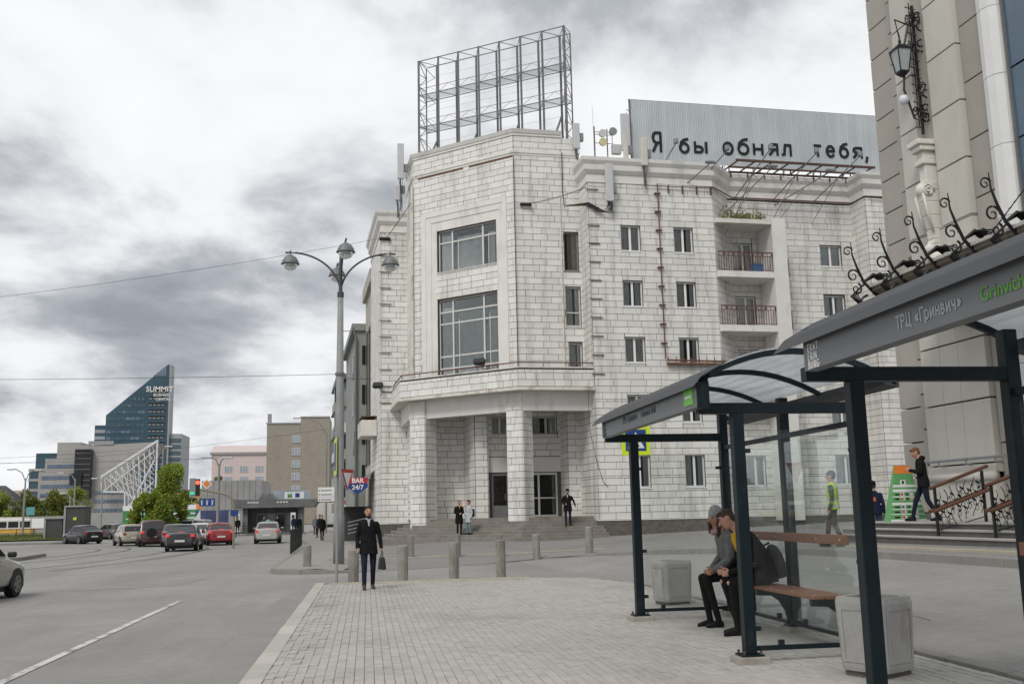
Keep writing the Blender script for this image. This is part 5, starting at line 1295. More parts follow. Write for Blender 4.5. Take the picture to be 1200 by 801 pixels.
# overhead wires
def wire(pts, lab, r=.012):
    o = MB().tube(pts, r, 4).build('overhead_wire', 'cable', None); tag(o, lab, 'wire', 'overhead wires')
def sagw(a, b, s, n=14): return [(a[0]+(b[0]-a[0])*i/n, a[1]+(b[1]-a[1])*i/n, a[2]+(b[2]-a[2])*i/n-4*s*(i/n)*(1-i/n)) for i in range(n+1)]
wa = bw(-9.95, 9.8, 17.8)
wire(sagw(tuple(wa), (-34, 58, 12.3), .5), 'long wire sagging from the building corner out over the road', .011)
wire(sagw((-1.1, 35.8, 6.55), (-40, 44, 8.1), .35), 'straight wire running from the street lamp clamp out over the road', .010)
for k, (a, b, s, lab) in enumerate((((-36.1, 120, 7.2), (-23.2, 120, 8.6), .4, 'thin tram wire between the far lamp poles'), ((-60, 100, 8.2), (-10.5, 75, 5.9), .5, 'thin tram wire running to the far lamp behind the traffic light'), ((-70, 150, 9.5), (-3.9, 100, 10.0), 1.0, 'thin tram wire running to the lamp near the brick tower'), ((-55, 90, 6.6), (-23.2, 118, 9.6), .4, 'thin tram wire crossing in front of the grey offices'))): wire(sagw(a, b, s), lab, .015)
wire(sagw(tuple(bw(-3.0, 1.3, 17.6)), tuple(bw(-.1, -.1, 18.2)), .12), 'black cable strung across the tower face to the bay corner', .02)
wire(sagw(tuple(bw(-9.6, 9.7, 17.8)), tuple(bw(-8.4, 6.6, 19.2)), .05), 'black cable strung up from the wing bracket to the tower', .02)
wire([tuple(bw(-.35, .0, 7.6)), tuple(bw(-.3, .1, 5.6)), tuple(bw(-.1, -.1, 4.2)), tuple(bw(.25, -.08, 3.0)), tuple(bw(.5, -.08, 2.75))], 'loose black cable trailing down the building corner', .014)
# ------------------------------------------------------------------ people
import numpy as np
mk('skin', (.42, .235, .165), .6, .06, 10); mk('hair_brown', (.045, .022, .012), .7, .2, 20); mk('hair_dark', (.018, .014, .012), .7, .2, 20); mk('hair_red', (.13, .05, .022), .7, .2, 20); mk('hair_blond', (.34, .20, .08), .7, .2, 20)
mk('eye', (.02, .016, .014), .4, .1, 10); mk('mouth', (.26, .09, .075), .6, .1, 10)
mk('coat_black', (.010, .010, .011), spec=.12, rough=.85, var=.3, scale=12, bump=1.0, bscale=13); mk('coat_grey', (.155, .155, .155), spec=.12, rough=.9, var=.15, scale=12, bump=1.0, bscale=13); mk('jeans_navy', (.014, .018, .032), spec=.12, rough=.85, var=.25, scale=12, bump=.9, bscale=14); mk('jeans_blue', (.035, .065, .12), spec=.12, rough=.85, var=.25, scale=12)
mk('jeans_teal', (.13, .24, .27), .85, .15, 12); mk('trousers_black', (.012, .012, .013), spec=.12, rough=.85, var=.25, scale=12, bump=.9, bscale=14); mk('trousers_grey', (.05, .052, .053), spec=.12, rough=.85, var=.2, scale=12); mk('shoe_brown', (.075, .04, .025), .6, .2, 12); mk('shoe_black', (.012, .012, .012), spec=.12, rough=.5, var=.2, scale=12)
mk('scarf_grey', (.35, .35, .36), .9, .1, 12); mk('scarf_pink', (.33, .22, .23), .9, .1, 12); mk('hoodie_yellow', (.50, .29, .012), .85, .12, 12); mk('knit_grey', (.30, .30, .305), .95, .25, 30, .6, 60)
mk('vest_lime', (.42, .62, .015), .7, .08, 8, emit=0); mk('vest_silver', (.42, .44, .42), .5, .1, 8); mk('jacket_grey', (.045, .047, .045), spec=.12, rough=.85, var=.2, scale=10); mk('coat_pale', (.40, .42, .43), .85, .1, 10)
mk('jacket_navy', (.012, .02, .045), spec=.12, rough=.85, var=.2, scale=10); mk('jacket_teal', (.12, .34, .36), .85, .1, 10); mk('olive_bag', (.07, .06, .025), .8, .2, 8); mk('orange_print', (.5, .12, .03), .8, .1, 8); mk('leather_black', (.012, .012, .013), .45, .2, 8); mk('paper_bag', (.35, .23, .12), .8, .1, 8); mk('phone', (.01, .01, .012), .3, .1, 8)

class Fig:
    def __init__(s): s.sh = []
    def cap(s, tagn, pts, rs):
        for (a, b, r0, r1) in zip(pts[:-1], pts[1:], rs[:-1], rs[1:]): s.sh.append(('c', tagn, np.array(a, float), np.array(b, float), r0, r1))
    def ell(s, tagn, c, r, rot=None):
        s.sh.append(('e', tagn, np.array(c, float), np.array(r, float), rot if rot is not None else np.eye(3)))
    def loft(s, tagn, nodes):   # (centre, half axis x, half axis y)
        s.sh.append(('l', tagn, [(np.array(c, float), np.array(a, float), np.array(b, float)) for c, a, b in nodes]))
    def build(s, name, parent, voxel, recolor=None):
        b = MB()
        for q in s.sh:
            if q[0] == 'c':
                _, _, p0, p1, r0, r1 = q; d = p1-p0; l = np.linalg.norm(d)
                d = d/l if l > 1e-6 else np.array([0, 0, 1.]); n_ = 5
                pts = [p0-d*r0*math.cos(t) for t in (0.25, .8)]+[p0, p1]+[p1+d*r1*math.cos(t) for t in (.8, .25)]
                rs = [r0*math.sin(t) for t in (.25, .8)]+[r0, r1]+[r1*math.sin(t) for t in (.8, .25)]
                b.tube([Vector(p) for p in pts], rs, 10)
            elif q[0] == 'e':
                _, _, c, r, rot = q; pr = [(math.sin(t), -math.cos(t)) for t in [.12+i*(math.pi-.24)/9 for i in range(10)]]
                o = len(b.v); n_ = 14
                for rr, zz_ in pr:
                    for k in range(n_):
                        t = 2*math.pi*k/n_; b.v.append(tuple(c+rot@(np.array([rr*math.cos(t), rr*math.sin(t), zz_])*r)))
                for i in range(9):
                    for k in range(n_): b.f.append((o+i*n_+k, o+i*n_+(k+1) % n_, o+(i+1)*n_+(k+1) % n_, o+(i+1)*n_+k))
                b.f.append(tuple(o+k for k in range(n_-1, -1, -1))); b.f.append(tuple(o+9*n_+k for k in range(n_)))
            else:
                n_ = 18; o = len(b.v); N_ = q[2]
                for c, a, e in N_:
                    for k in range(n_):
                        t = 2*math.pi*k/n_; ct, st = math.cos(t), math.sin(t)
                        ct = math.copysign(abs(ct)**.8, ct); st = math.copysign(abs(st)**.8, st); b.v.append(tuple(c+a*ct+e*st))
                for i in range(len(N_)-1):
                    for k in range(n_): b.f.append((o+i*n_+k, o+i*n_+(k+1) % n_, o+(i+1)*n_+(k+1) % n_, o+(i+1)*n_+k))
                b.f.append(tuple(o+k for k in range(n_-1, -1, -1))); b.f.append(tuple(o+(len(N_)-1)*n_+k for k in range(n_)))
        me = b.mesh(name); bm = bmesh.new(); bm.from_mesh(me); bmesh.ops.recalc_face_normals(bm, faces=bm.faces); bm.to_mesh(me); bm.free()
        tmp = bpy.data.objects.new('tmp', me); COL.objects.link(tmp)
        rm = tmp.modifiers.new('r', 'REMESH'); rm.mode = 'VOXEL'; rm.voxel_size = voxel; rm.use_smooth_shade = True
        sm = tmp.modifiers.new('s', 'SMOOTH'); sm.iterations = 2; sm.factor = .4
        dg = bpy.context.evaluated_depsgraph_get(); out_ = bpy.data.meshes.new_from_object(tmp.evaluated_get(dg)); bpy.data.objects.remove(tmp)
        nf = len(out_.polygons); C = np.empty(nf*3); out_.polygons.foreach_get('center', C); C = C.reshape(-1, 3)
        best = np.full(nf, 1e9); idx = np.zeros(nf, int); tags = []
        for q in s.sh:
            if q[1] not in tags: tags.append(q[1])
            ti = tags.index(q[1])
            if q[0] == 'c':
                _, _, p0, p1, r0, r1 = q; d = p1-p0; l2 = max(1e-9, d@d); t = np.clip(((C-p0)@d)/l2, 0, 1)
                D = np.linalg.norm(C-(p0+t[:, None]*d), axis=1)-(r0+(r1-r0)*t)
            elif q[0] == 'e':
                _, _, c, r, rot = q; L_ = (C-c)@rot; e = np.linalg.norm(L_/r, axis=1); D = (e-1)*r.min()
            else:
                D = np.full(nf, 1e9)
                for (c0, a0, e0), (c1, a1, e1_) in zip(q[2][:-1], q[2][1:]):
                    d = c1-c0; t_ = ((C-c0)@d)/max(1e-9, d@d); t = np.clip(t_, 0, 1)
                    W = C-(c0+t[:, None]*d); A = a0+(a1-a0)*t[:, None]; E = e0+(e1_-e0)*t[:, None]
                    ea = (W*A).sum(1)/(A*A).sum(1); ee = (W*E).sum(1)/(E*E).sum(1)
                    ln = np.abs(t_-t)*np.linalg.norm(d); rmn = np.minimum(np.linalg.norm(A, axis=1), np.linalg.norm(E, axis=1))
                    D = np.minimum(D, np.maximum((np.sqrt(ea*ea+ee*ee)-1)*rmn, ln*.9))
            u = D < best; best[u] = D[u]; idx[u] = ti
        names = [tags[i] for i in idx]
        if recolor: names = [recolor(n, c) for n, c in zip(names, C)]
        un = sorted(set(names)); out_.materials.clear()
        for n in un: out_.materials.append(M[n])
        mp = {n: i for i, n in enumerate(un)}
        out_.polygons.foreach_set('material_index', np.array([mp[n] for n in names], dtype=np.int32)); out_.update(); out_.name = name
        o = bpy.data.objects.new(name, out_); COL.objects.link(o); o.parent = parent; return o

def rotm(ax, ay, az):
    return np.array((Matrix.Rotation(az, 3, 'Z') @ Matrix.Rotation(ay, 3, 'Y') @ Matrix.Rotation(ax, 3, 'X')))
def head(f, c, k, hair, rot=None, hat=None, beard=None, long=None, detail=True):
    c = np.array(c, float); Rm = rot if rot is not None else np.eye(3); P = lambda x, y, z: c+Rm@(np.array([x, y, z])*k)
    f.ell('skin', c, np.array((.076, .098, .118))*k, Rm); f.ell('skin', P(0, -.022, -.062), np.array((.055, .066, .06))*k, Rm)
    f.cap('skin', [P(0, -.098, .012), P(0, -.118, -.022)], [.012*k, .017*k])
    for sx in (-1, 1): f.ell('skin', P(sx*.078, .008, -.005), np.array((.013, .026, .034))*k, Rm)
    if detail:
        for sx in (-1, 1):
            f.ell('eye', P(sx*.032, -.088, .018), np.array((.013, .009, .006))*k, Rm)
            f.cap(hair, [P(sx*.018, -.090, .040), P(sx*.048, -.078, .040)], [.005*k, .004*k])
        f.ell('mouth', P(0, -.094, -.058), np.array((.027, .012, .008))*k, Rm)
    if beard:
        f.ell(beard, P(0, -.026, -.098), np.array((.058, .066, .044))*k, Rm); f.ell(beard, P(0, -.094, -.043), np.array((.024, .008, .005))*k, Rm)
    if hat:
        f.ell(hat, P(0, .014, .05), np.array((.09, .108, .092))*k, Rm)
        if hat in ('jacket_grey', 'coat_black', 'jacket_navy'): f.loft(hat, [(P(0, -.06, .06), Rm@np.array((.075*k, 0, 0)), Rm@np.array((0, .07*k, 0))), (P(0, -.13, .05), Rm@np.array((.06*k, 0, 0)), Rm@np.array((0, .03*k, .012*k)))])
        if hat == 'knit_grey': f.ell(hat, P(0, .01, .085), np.array((.08, .09, .075))*k, Rm)
        f.ell(hair, P(0, .045, -.01), np.array((.078, .068, .07))*k, Rm)
    else:
        f.ell(hair, P(0, .022, .045), np.array((.084, .1, .092))*k, Rm); f.ell(hair, P(0, .05, .0), np.array((.079, .062, .085))*k, Rm); f.ell(hair, P(0, -.05, .098), np.array((.062, .048, .032))*k, Rm)
    if long:
        for sx in (-1, 1): f.cap(hair, [P(sx*.075, .0, .02), P(sx*.082, -.03, -.12), P(sx*.075, -.05, -.25)], [.03*k, .034*k, .02*k])
        f.cap(hair, [P(0, .07, 0), P(0, .09, -.2)], [.075*k, .06*k])
def hand(f, wrist, fwd, thumb, curl=.5, k=1.0):
    """palm, four unequal bent fingers and a thumb on the side"""
    w = Vector(wrist); d = Vector(fwd).normalized(); t = Vector(thumb); t = (t-d*t.dot(d)).normalized(); n = d.cross(t)
    f.loft('skin', [(w, t*.026*k, n*.018*k), (w+d*.05*k, t*.04*k, n*.016*k), (w+d*.09*k, t*.04*k, n*.013*k)])
    for i, ln in enumerate((.072, .08, .074, .058)):
        a = w+d*.088*k+t*(.03-.02*i)*k; b_ = a+(d*(1-curl*.5)+n*curl*.6)*ln*.5*k; c = b_+(d*(.7-curl)+n*curl*1.1)*ln*.5*k
        f.cap('skin', [a, b_, c], [.0095*k, .009*k, .0075*k])
    a = w+d*.03*k+t*.032*k; b_ = a+(d*.6+t*.7)*.04*k; c = b_+(d*.9+t*.15+n*curl*.5)*.035*k; f.cap('skin', [a, b_, c], [.013*k, .011*k, .009*k])

def standing(lab, loc, rz, H=1.75, top='coat_black', legs='jeans_navy', shoe='shoe_black', hair='hair_dark', hem=.72, step=(.0, .0), arms=None, hat=None, beard=None, long=None, collar=None, voxel=.016, headrot=None, headoff=(0, 0, 0), lean=0.0, group=None, recolor=None, wide=1.0, detail=True, hood=None, sleeve=None):
    k = H/1.75; f = Fig(); z = lambda v: v*k
    p = thing('person', lab, 'person', loc, rz, group)
    for sx, st in ((-1, step[0]), (1, step[1])):
        hip = (sx*.095*k, 0, z(.92)); ank = (sx*.10*k, -st*k, z(.085)+max(0, -st)*.12); kn = ((hip[0]+ank[0])/2, (hip[1]+ank[1])/2-.05*k-max(0, -st)*.1, z(.49))
        f.cap(legs, [hip, kn, ank], [.092*k, .062*k, .046*k])
        pit = .35*max(0, -st)
        f.loft(shoe, [((ank[0], ank[1]+.07*k, z(.05)+pit*.15), (.036*k, 0, 0), (0, 0, .045*k)), ((ank[0], ank[1]-.04*k, z(.055)), (.044*k, 0, 0), (0, 0, .05*k)), ((ank[0]+sx*.015, ank[1]-.19*k, z(.035)-pit*.05), (.034*k, 0, 0), (0, 0, .028*k))])
    ly = lambda zz_: -lean*(zz_-.9) if zz_ > .9 else 0
    W = wide
    nodes = [(hem, (.215 if hem < .8 else .195)*W, .165 if hem < .8 else .14), (.95, .19*W, .138), (1.1, .165*W, .12), (1.27, .185*W, .125), (1.37, .182*W, .115), (1.43, .13*W, .095), (1.475, .085, .08)]
    f.loft(top, [((0, ly(zz_)*k, zz_*k), (a*k, 0, 0), (0, e*k, 0)) for zz_, a, e in nodes])
    f.cap('skin', [(0, ly(1.45)*k, z(1.46)), (0, ly(1.6)*k-.01, z(1.56))], [.058*k, .055*k])
    if collar: f.cap(collar, [(-.05*k, ly(1.47)*k-.03*k, z(1.485)), (0, ly(1.47)*k-.085*k, z(1.44)), (.05*k, ly(1.47)*k-.03*k, z(1.485))], [.022*k]*3); f.cap(collar, [(0, ly(1.4)*k-.1*k, z(1.44)), (0, ly(1.3)*k-.118*k, z(1.34))], [.02*k, .012*k])
    if hood: f.ell(hood, (0, ly(1.5)*k+.06*k, z(1.49)), np.array((.13, .08, .06))*k)
    arms = arms or {}
    for sx in (-1, 1):
        sh = (sx*.18*W*k, ly(1.4)*k, z(1.37)); el, wr = arms.get(sx, ((sx*.245, .03, 1.12), (sx*.255, -.05, .87)))
        el = tuple(v*k for v in el); wr = tuple(v*k for v in wr); f.cap(sleeve or top, [sh, el, wr], [.064*k, .05*k, .042*k])
        d = np.array(wr)-np.array(el); hand(f, wr, d, (-sx*.3, -1, .2) if abs(d[2]) > .15 else (0, 0, 1), .45, k)
    head(f, (headoff[0]*k, ly(1.63)*k-.015*k+headoff[1]*k, z(1.635)+headoff[2]*k), k, hair, headrot, hat, beard, long, detail)
    f.build('body', p, voxel, recolor); return p

def sidew(x, y): return gz(x, y)
GH = 'people near the building steps'
standing('bearded man in a black coat and jeans walking with a black bag', (0.04, 23.0, gz(0, 23)), R(4), 1.80, 'coat_black', 'jeans_navy', 'shoe_brown', 'hair_dark', .74, (.16, -.12), {-1: ((-.235, .03, 1.13), (-.24, -.06, .88)), 1: ((.24, .02, 1.13), (.27, -.03, .87))}, wide=.95, beard='hair_dark', collar='scarf_grey', voxel=.011)
hbg = thing('handbag', 'black leather bag hanging from the walking man\'s hand', 'bag', (.335, 22.95, gz(.3, 23)+.42), R(15))
bg_ = MB(); bg_.add([(-.06, -.17, 0), (.06, -.17, 0), (.06, .17, 0), (-.06, .17, 0), (-.035, -.12, .27), (.035, -.12, .27), (.035, .12, .27), (-.035, .12, .27)], [(3,2,1,0),(4,5,6,7),(0,1,5,4),(1,2,6,5),(2,3,7,6),(3,0,4,7)]); bg_.build('body', 'leather_black', hbg, bevel=.025)
MB().tube([(0, -.08, .26), (0, -.06, .36), (0, 0, .41), (0, .06, .36), (0, .08, .26)], .011, 6).build('handle', 'leather_black', hbg)
# two women on the porch steps, man on the stairs
q = bw(-6.75, 1.55, .575); standing('woman in a long black coat holding a scarf on the porch steps', tuple(q), R(10), 1.68, 'coat_black', 'trousers_black', 'shoe_black', 'hair_red', .58, (.03, -.03), {-1: ((-.24, .0, 1.12), (-.06, -.2, 1.05)), 1: ((.24, .0, 1.12), (.08, -.2, 1.08))}, collar='hoodie_yellow', voxel=.022, group=GH, detail=False)
q = bw(-6.3, 1.3, .575); standing('woman in a pale grey coat with teal jeans on the porch steps', tuple(q), R(-60), 1.66, 'coat_pale', 'jeans_teal', 'shoe_black', 'hair_dark', .62, (.04, -.04), {-1: ((-.24, -.02, 1.12), (-.1, -.2, 1.02))}, voxel=.022, group=GH, detail=False, hood=None)
bp_ = MB().box(-.16, .16, -.09, .09, -.2, .2).build('shoulder_bag', 'leather_black', None, loc=tuple(bw(-6.16, 1.26, 1.62)), rz=R(-60), bevel=.05); tag(bp_, 'small black bag on the back of the pale grey coat', 'bag')
q = bw(-1.62, -.1, .882); standing('man in a black coat and flat cap coming down the porch stairs', tuple(q), R(-14), 1.80, 'coat_black', 'jeans_navy', 'shoe_black', 'hair_dark', .72, (.12, -.1), {-1: ((-.27, .0, 1.13), (-.1, -.22, 1.04)), 1: ((.3, .02, 1.14), (.36, -.06, .95))}, hat='coat_black', collar='scarf_grey', voxel=.022, group=GH, detail=False)
# street worker, passer-by, phone user, blonde shopper on the mall side
def rec_worker(n, c):
    if n == 'vest_lime':
        z = c[2]
        if .93 < z < .985 or 1.10 < z < 1.15: return 'vest_silver'
    return n
wk = standing('worker in a lime safety vest and grey cap walking past the shelter glass', (11.15, 23.3, fcz(11.15, 23.3)), R(-128), 1.80, 'vest_lime', 'trousers_grey', 'shoe_black', 'hair_dark', .86, (.22, -.2), {-1: ((-.25, .04, 1.13), (-.26, -.02, .88)), 1: ((.25, .04, 1.13), (.255, -.03, .88))}, hat='jacket_grey', voxel=.014, sleeve='jacket_grey', recolor=rec_worker)
standing('person in a navy jacket and black cap standing beyond the steps', (14.3, 27.3, 1.05-.55), R(150), 1.76, 'jacket_navy', 'jeans_blue', 'shoe_black', 'hair_dark', .82, (.02, -.02), {1: ((.27, -.05, 1.18), (.1, -.2, 1.42))}, hat='coat_black', voxel=.018, recolor=lambda n, c: 'orange_print' if n == 'jacket_navy' and c[1] > .09 and abs(c[0]) < .07 and 1.2 < c[2] < 1.3 else n)
mp_ = MO+Vector((-2.75*math.cos(MA)+1.75*math.sin(MA), -2.75*math.sin(MA)-1.75*math.cos(MA), 1.175))
standing('red haired man in a black hooded jacket looking at a phone on the mall steps', tuple(mp_), R(-118), 1.80, 'coat_black', 'jeans_navy', 'shoe_black', 'hair_red', .80, (.3, -.26), {-1: ((-.24, -.06, 1.15), (-.05, -.27, 1.2)), 1: ((.24, -.06, 1.15), (.06, -.27, 1.2))}, headrot=rotm(R(28), 0, 0), headoff=(0, -.05, -.02), lean=.08, voxel=.013, hood='coat_black', wide=1.05)
qq = MO+Vector((-4.0*math.cos(MA)+6.9*math.sin(MA), -4.0*math.sin(MA)-6.9*math.cos(MA), .885))
standing('blonde woman in a black jacket at the mall steps behind the shelter post', (qq.x+.12, qq.y, qq.z), R(160), 1.70, 'coat_black', 'trousers_black', 'shoe_black', 'hair_blond', .78, (.03, -.03), long=True, voxel=.016)
pb_ = MB().box(-.13, .13, -.06, .06, 0, .34).build('shopping_bag', 'paper_bag', None, loc=(qq.x-.12, qq.y-.12, qq.z+.5), rz=R(20)); tag(pb_, 'brown paper shopping bag held by the blonde woman', 'bag')
# far pedestrians
far_p = [((-3.0, 70.5), 'coat_black', 'trousers_black', 'pedestrian all in black walking along the far pavement', 20, 1.72), ((-3.6, 80), 'jacket_navy', 'jeans_navy', 'pedestrian in navy behind the one in black on the far pavement', -30, 1.75),
         ((-7.2, 104), 'jacket_navy', 'trousers_black', 'pair member in dark navy near the station corner, left one', 160, 1.78), ((-6.7, 104.6), 'coat_black', 'trousers_black', 'pair member in black near the station corner, right one', 170, 1.74), ((-8.9, 105), 'coat_black', 'trousers_black', 'pedestrian in black at the station doors', 10, 1.74), ((-9.75, 104.5), 'jacket_teal', 'jeans_navy', 'pedestrian in a teal jacket before the station', 190, 1.68), ((-10.2, 105), 'jacket_grey', 'trousers_black', 'pedestrian in grey beside the teal jacket', 20, 1.75), ((-13.0, 107), 'coat_black', 'jeans_navy', 'pedestrian in black under the far left of the station roof', 10, 1.75), ((-4.5, 92), 'coat_grey', 'trousers_black', 'pedestrian in grey beside the white truck', 10, 1.73)]
for (x, y), tp, lg, lab, r_, H in far_p: standing(lab, (x, y, .0 if y < 100 else -.0), R(r_), H, tp, lg, 'shoe_black', 'hair_dark', .75, (.14, -.12), voxel=.035, group='far pedestrians', detail=False)

# ------------------------------------------------------------------ the couple on the bench (they face the road)
def seated_man():
    p = thing('person', 'young man in a black jacket over a yellow hoodie bent forward on the bench', 'person', (5.05, 12.66, 0), R(-90))
    f = Fig(); B_ = 'coat_black'
    for sx, kx, fx, fy in ((-1, -.13, -.1, -.33), (1, .13, .11, -.42)):
        hip = (sx*.1, .02, .72); kn = (kx, -.47, .66); ank = (fx, fy, .1)
        f.cap('trousers_black', [hip, kn, ank], [.095, .068, .048]); f.ell('skin', (kx, -.53, .665), (.035, .018, .028))
        f.loft('shoe_black', [((fx, fy+.07, .05), (.037, 0, 0), (0, 0, .045)), ((fx, fy-.05, .055), (.046, 0, 0), (0, 0, .05)), ((fx+.02*sx, fy-.2, .035), (.036, 0, 0), (0, 0, .028))])
    f.loft(B_, [((0, .04, .66), (.19, 0, 0), (0, .13, 0)), ((0, .0, .85), (.18, 0, 0), (0, .13, .04)), ((-.02, -.12, 1.05), (.205, 0, 0), (0, .125, .07)), ((-.03, -.22, 1.2), (.215, 0, 0), (0, .1, .07)), ((-.04, -.27, 1.28), (.12, 0, 0), (0, .08, .05))])
    f.loft('hoodie_yellow', [((-.03, -.20, .82), (.045, 0, 0), (0, .04, 0)), ((-.03, -.27, 1.0), (.06, 0, 0), (0, .05, 0)), ((-.04, -.335, 1.17), (.07, 0, 0), (0, .05, 0)), ((-.05, -.33, 1.27), (.075, 0, 0), (0, .06, 0))])
    f.cap('hoodie_yellow', [(-.1, -.25, 1.28), (-.04, -.36, 1.25), (.04, -.25, 1.29)], [.032]*3)
    f.cap('skin', [(-.04, -.28, 1.28), (-.07, -.36, 1.38)], [.056, .055])
    head(f, (-.10, -.42, 1.45), 1.02, 'hair_brown', rotm(R(30), R(-16), R(-22)))
    for sx, el, wr in ((-1, (-.27, -.24, .93), (-.14, -.44, .79)), (1, (.28, -.22, .9), (.04, -.45, .78))):
        f.cap(B_, [(sx*.2-.03, -.19, 1.19), el, wr], [.072, .058, .047]); hand(f, wr, (-.25 if sx > 0 else -.1, -1, -.05), (0, .1, 1), .7)
    f.cap('hoodie_yellow', [(-.12, -.19, .72), (.0, -.22, .72), (.12, -.18, .72)], [.02]*3)
    f.build('body', p, .0085)
seated_man()
def seated_woman():
    p = thing('person', 'young woman in a grey coat and grey knit hat leaning on the man beside her', 'person', (5.0, 13.6, 0), R(-90))
    f = Fig(); G = 'coat_grey'
    for sx, kx, fx, fy in ((-1, -.08, -.05, -.36), (1, .1, .13, -.30)):
        hip = (sx*.09, .02, .72); kn = (kx+.02, -.44, .66); ank = (fx, fy, .1)
        f.cap('trousers_black', [hip, kn, ank], [.088, .06, .042])
        f.loft('shoe_black', [((fx, fy+.06, .05), (.034, 0, 0), (0, 0, .045)), ((fx, fy-.05, .055), (.042, 0, 0), (0, 0, .05)), ((fx, fy-.18, .035), (.032, 0, 0), (0, 0, .026))])
    f.loft(G, [((0, -.06, .62), (.19, 0, 0), (0, .22, 0)), ((0, -.02, .75), (.185, 0, 0), (0, .16, 0)), ((.02, -.03, .9), (.165, 0, 0), (0, .13, .02)), ((.05, -.1, 1.08), (.18, 0, 0), (0, .12, .04)), ((.08, -.16, 1.22), (.185, 0, 0), (0, .1, .04)), ((.1, -.19, 1.3), (.1, 0, 0), (0, .075, .03))])
    f.cap('scarf_pink', [(.04, -.26, 1.3), (.11, -.31, 1.27), (.17, -.25, 1.31)], [.04]*3)
    f.cap('skin', [(.1, -.2, 1.3), (.12, -.27, 1.38)], [.05, .05])
    head(f, (.17, -.29, 1.49), 1.0, 'hair_brown', rotm(R(20), R(16), R(28)), hat='knit_grey', long=True)
    for sx, el, wr in ((-1, (-.2, -.1, .95), (.0, -.33, .77)), (1, (.3, -.16, .92), (.2, -.36, .77))):
        f.cap(G, [(sx*.17+.07, -.14, 1.2), el, wr], [.066, .056, .046]); hand(f, wr, (.5, -.8, -.3), (0, .2, 1), .8, .92)
    f.build('body', p, .0085)
seated_woman()
bk_ = thing('backpack', 'dark backpack on the back of the young man at the bench', 'bag', (5.22, 12.6, .72), R(-90))
bk_.scale = (.8, .8, .85)
bb = MB(); bb.lathe([(.02, -.02), (.13, .0), (.17, .12), (.17, .32), (.13, .44), (.05, .5), (.01, .5)], 14); o = bb.build('body', 'jacket_grey', bk_, smooth=True); o.scale = (1, .72, 1); o.rotation_euler = (R(20), 0, 0); o.location = (0, .06, 0)
MB().tube([(-.1, -.08, .5), (-.12, -.2, .45), (-.13, -.2, .2)], .018, 5).build('strap', 'leather_black', bk_)
# ------------------------------------------------------------------ cars
for n_, c_ in (('silver', (.36, .36, .345)), ('beige', (.36, .33, .27)), ('black', (.010, .011, .013)), ('maroon', (.06, .018, .022)), ('grey', (.10, .105, .11)), ('red', (.26, .012, .018)), ('white', (.62, .62, .61)), ('silver_warm', (.33, .315, .275)), ('steel', (.24, .25, .27))):
    mk('paint_'+n_, c_, .3, .05, 2, metal=.25, coat=.6, spec=.5, dirt=(.20, .18, .15), dirt_amt=.25, dscale=(1.5, 1.5, 1.5))
mk('car_glass', (.012, .015, .017), .05, .1, 1, spec=.8); mk('tyre', (.014, .014, .014), .9, .2, 6); mk('rim', (.20, .20, .205), .35, .15, 5, metal=.7); mk('car_trim', (.015, .015, .016), .6, .1, 3)
mk('tail_lamp', (.32, .012, .012), .25, .1, 4, emit=.1); mk('brake_lit', (.7, .04, .03), .3, .05, 4, emit=.35); mk('head_lamp', (.5, .52, .54), .1, .05, 4); mk('plate', (.6, .6, .58), .6, .05, 4); mk('indicator', (.7, .22, .05), .3, .05, 4)
KIND = {   # x stations front->rear with belt height and half width ; cabin points ; length etc
 'sedan': dict(L=4.45, W=.86, st=[(2.2, .52, .62), (2.1, .70, .74), (1.7, .82, .83), (.95, .93, .86), (.3, .93, .86), (-.6, .94, .86), (-1.35, .98, .85), (-1.95, 1.0, .80), (-2.18, .92, .72), (-2.24, .55, .68)], cab=(1.0, .32, -1.0, -1.72), roof=1.46, wr=.60, wx=(1.36, -1.28), r=.31),
 'hatch': dict(L=4.2, W=.87, st=[(2.08, .52, .62), (1.98, .70, .75), (1.6, .84, .84), (.9, .96, .87), (.2, .97, .87), (-.7, .98, .87), (-1.5, .99, .85), (-1.95, .95, .80), (-2.05, .6, .74)], cab=(1.0, .30, -1.55, -1.9), roof=1.48, wr=.62, wx=(1.28, -1.26), r=.32),
 'suv': dict(L=4.4, W=.88, st=[(2.15, .6, .66), (2.08, .85, .78), (1.7, .98, .86), (.95, 1.05, .88), (.2, 1.06, .88), (-.7, 1.07, .88), (-1.6, 1.08, .87), (-2.1, 1.05, .82), (-2.2, .65, .78)], cab=(.95, .35, -1.75, -2.05), roof=1.72, wr=.68, wx=(1.33, -1.25), r=.36)}
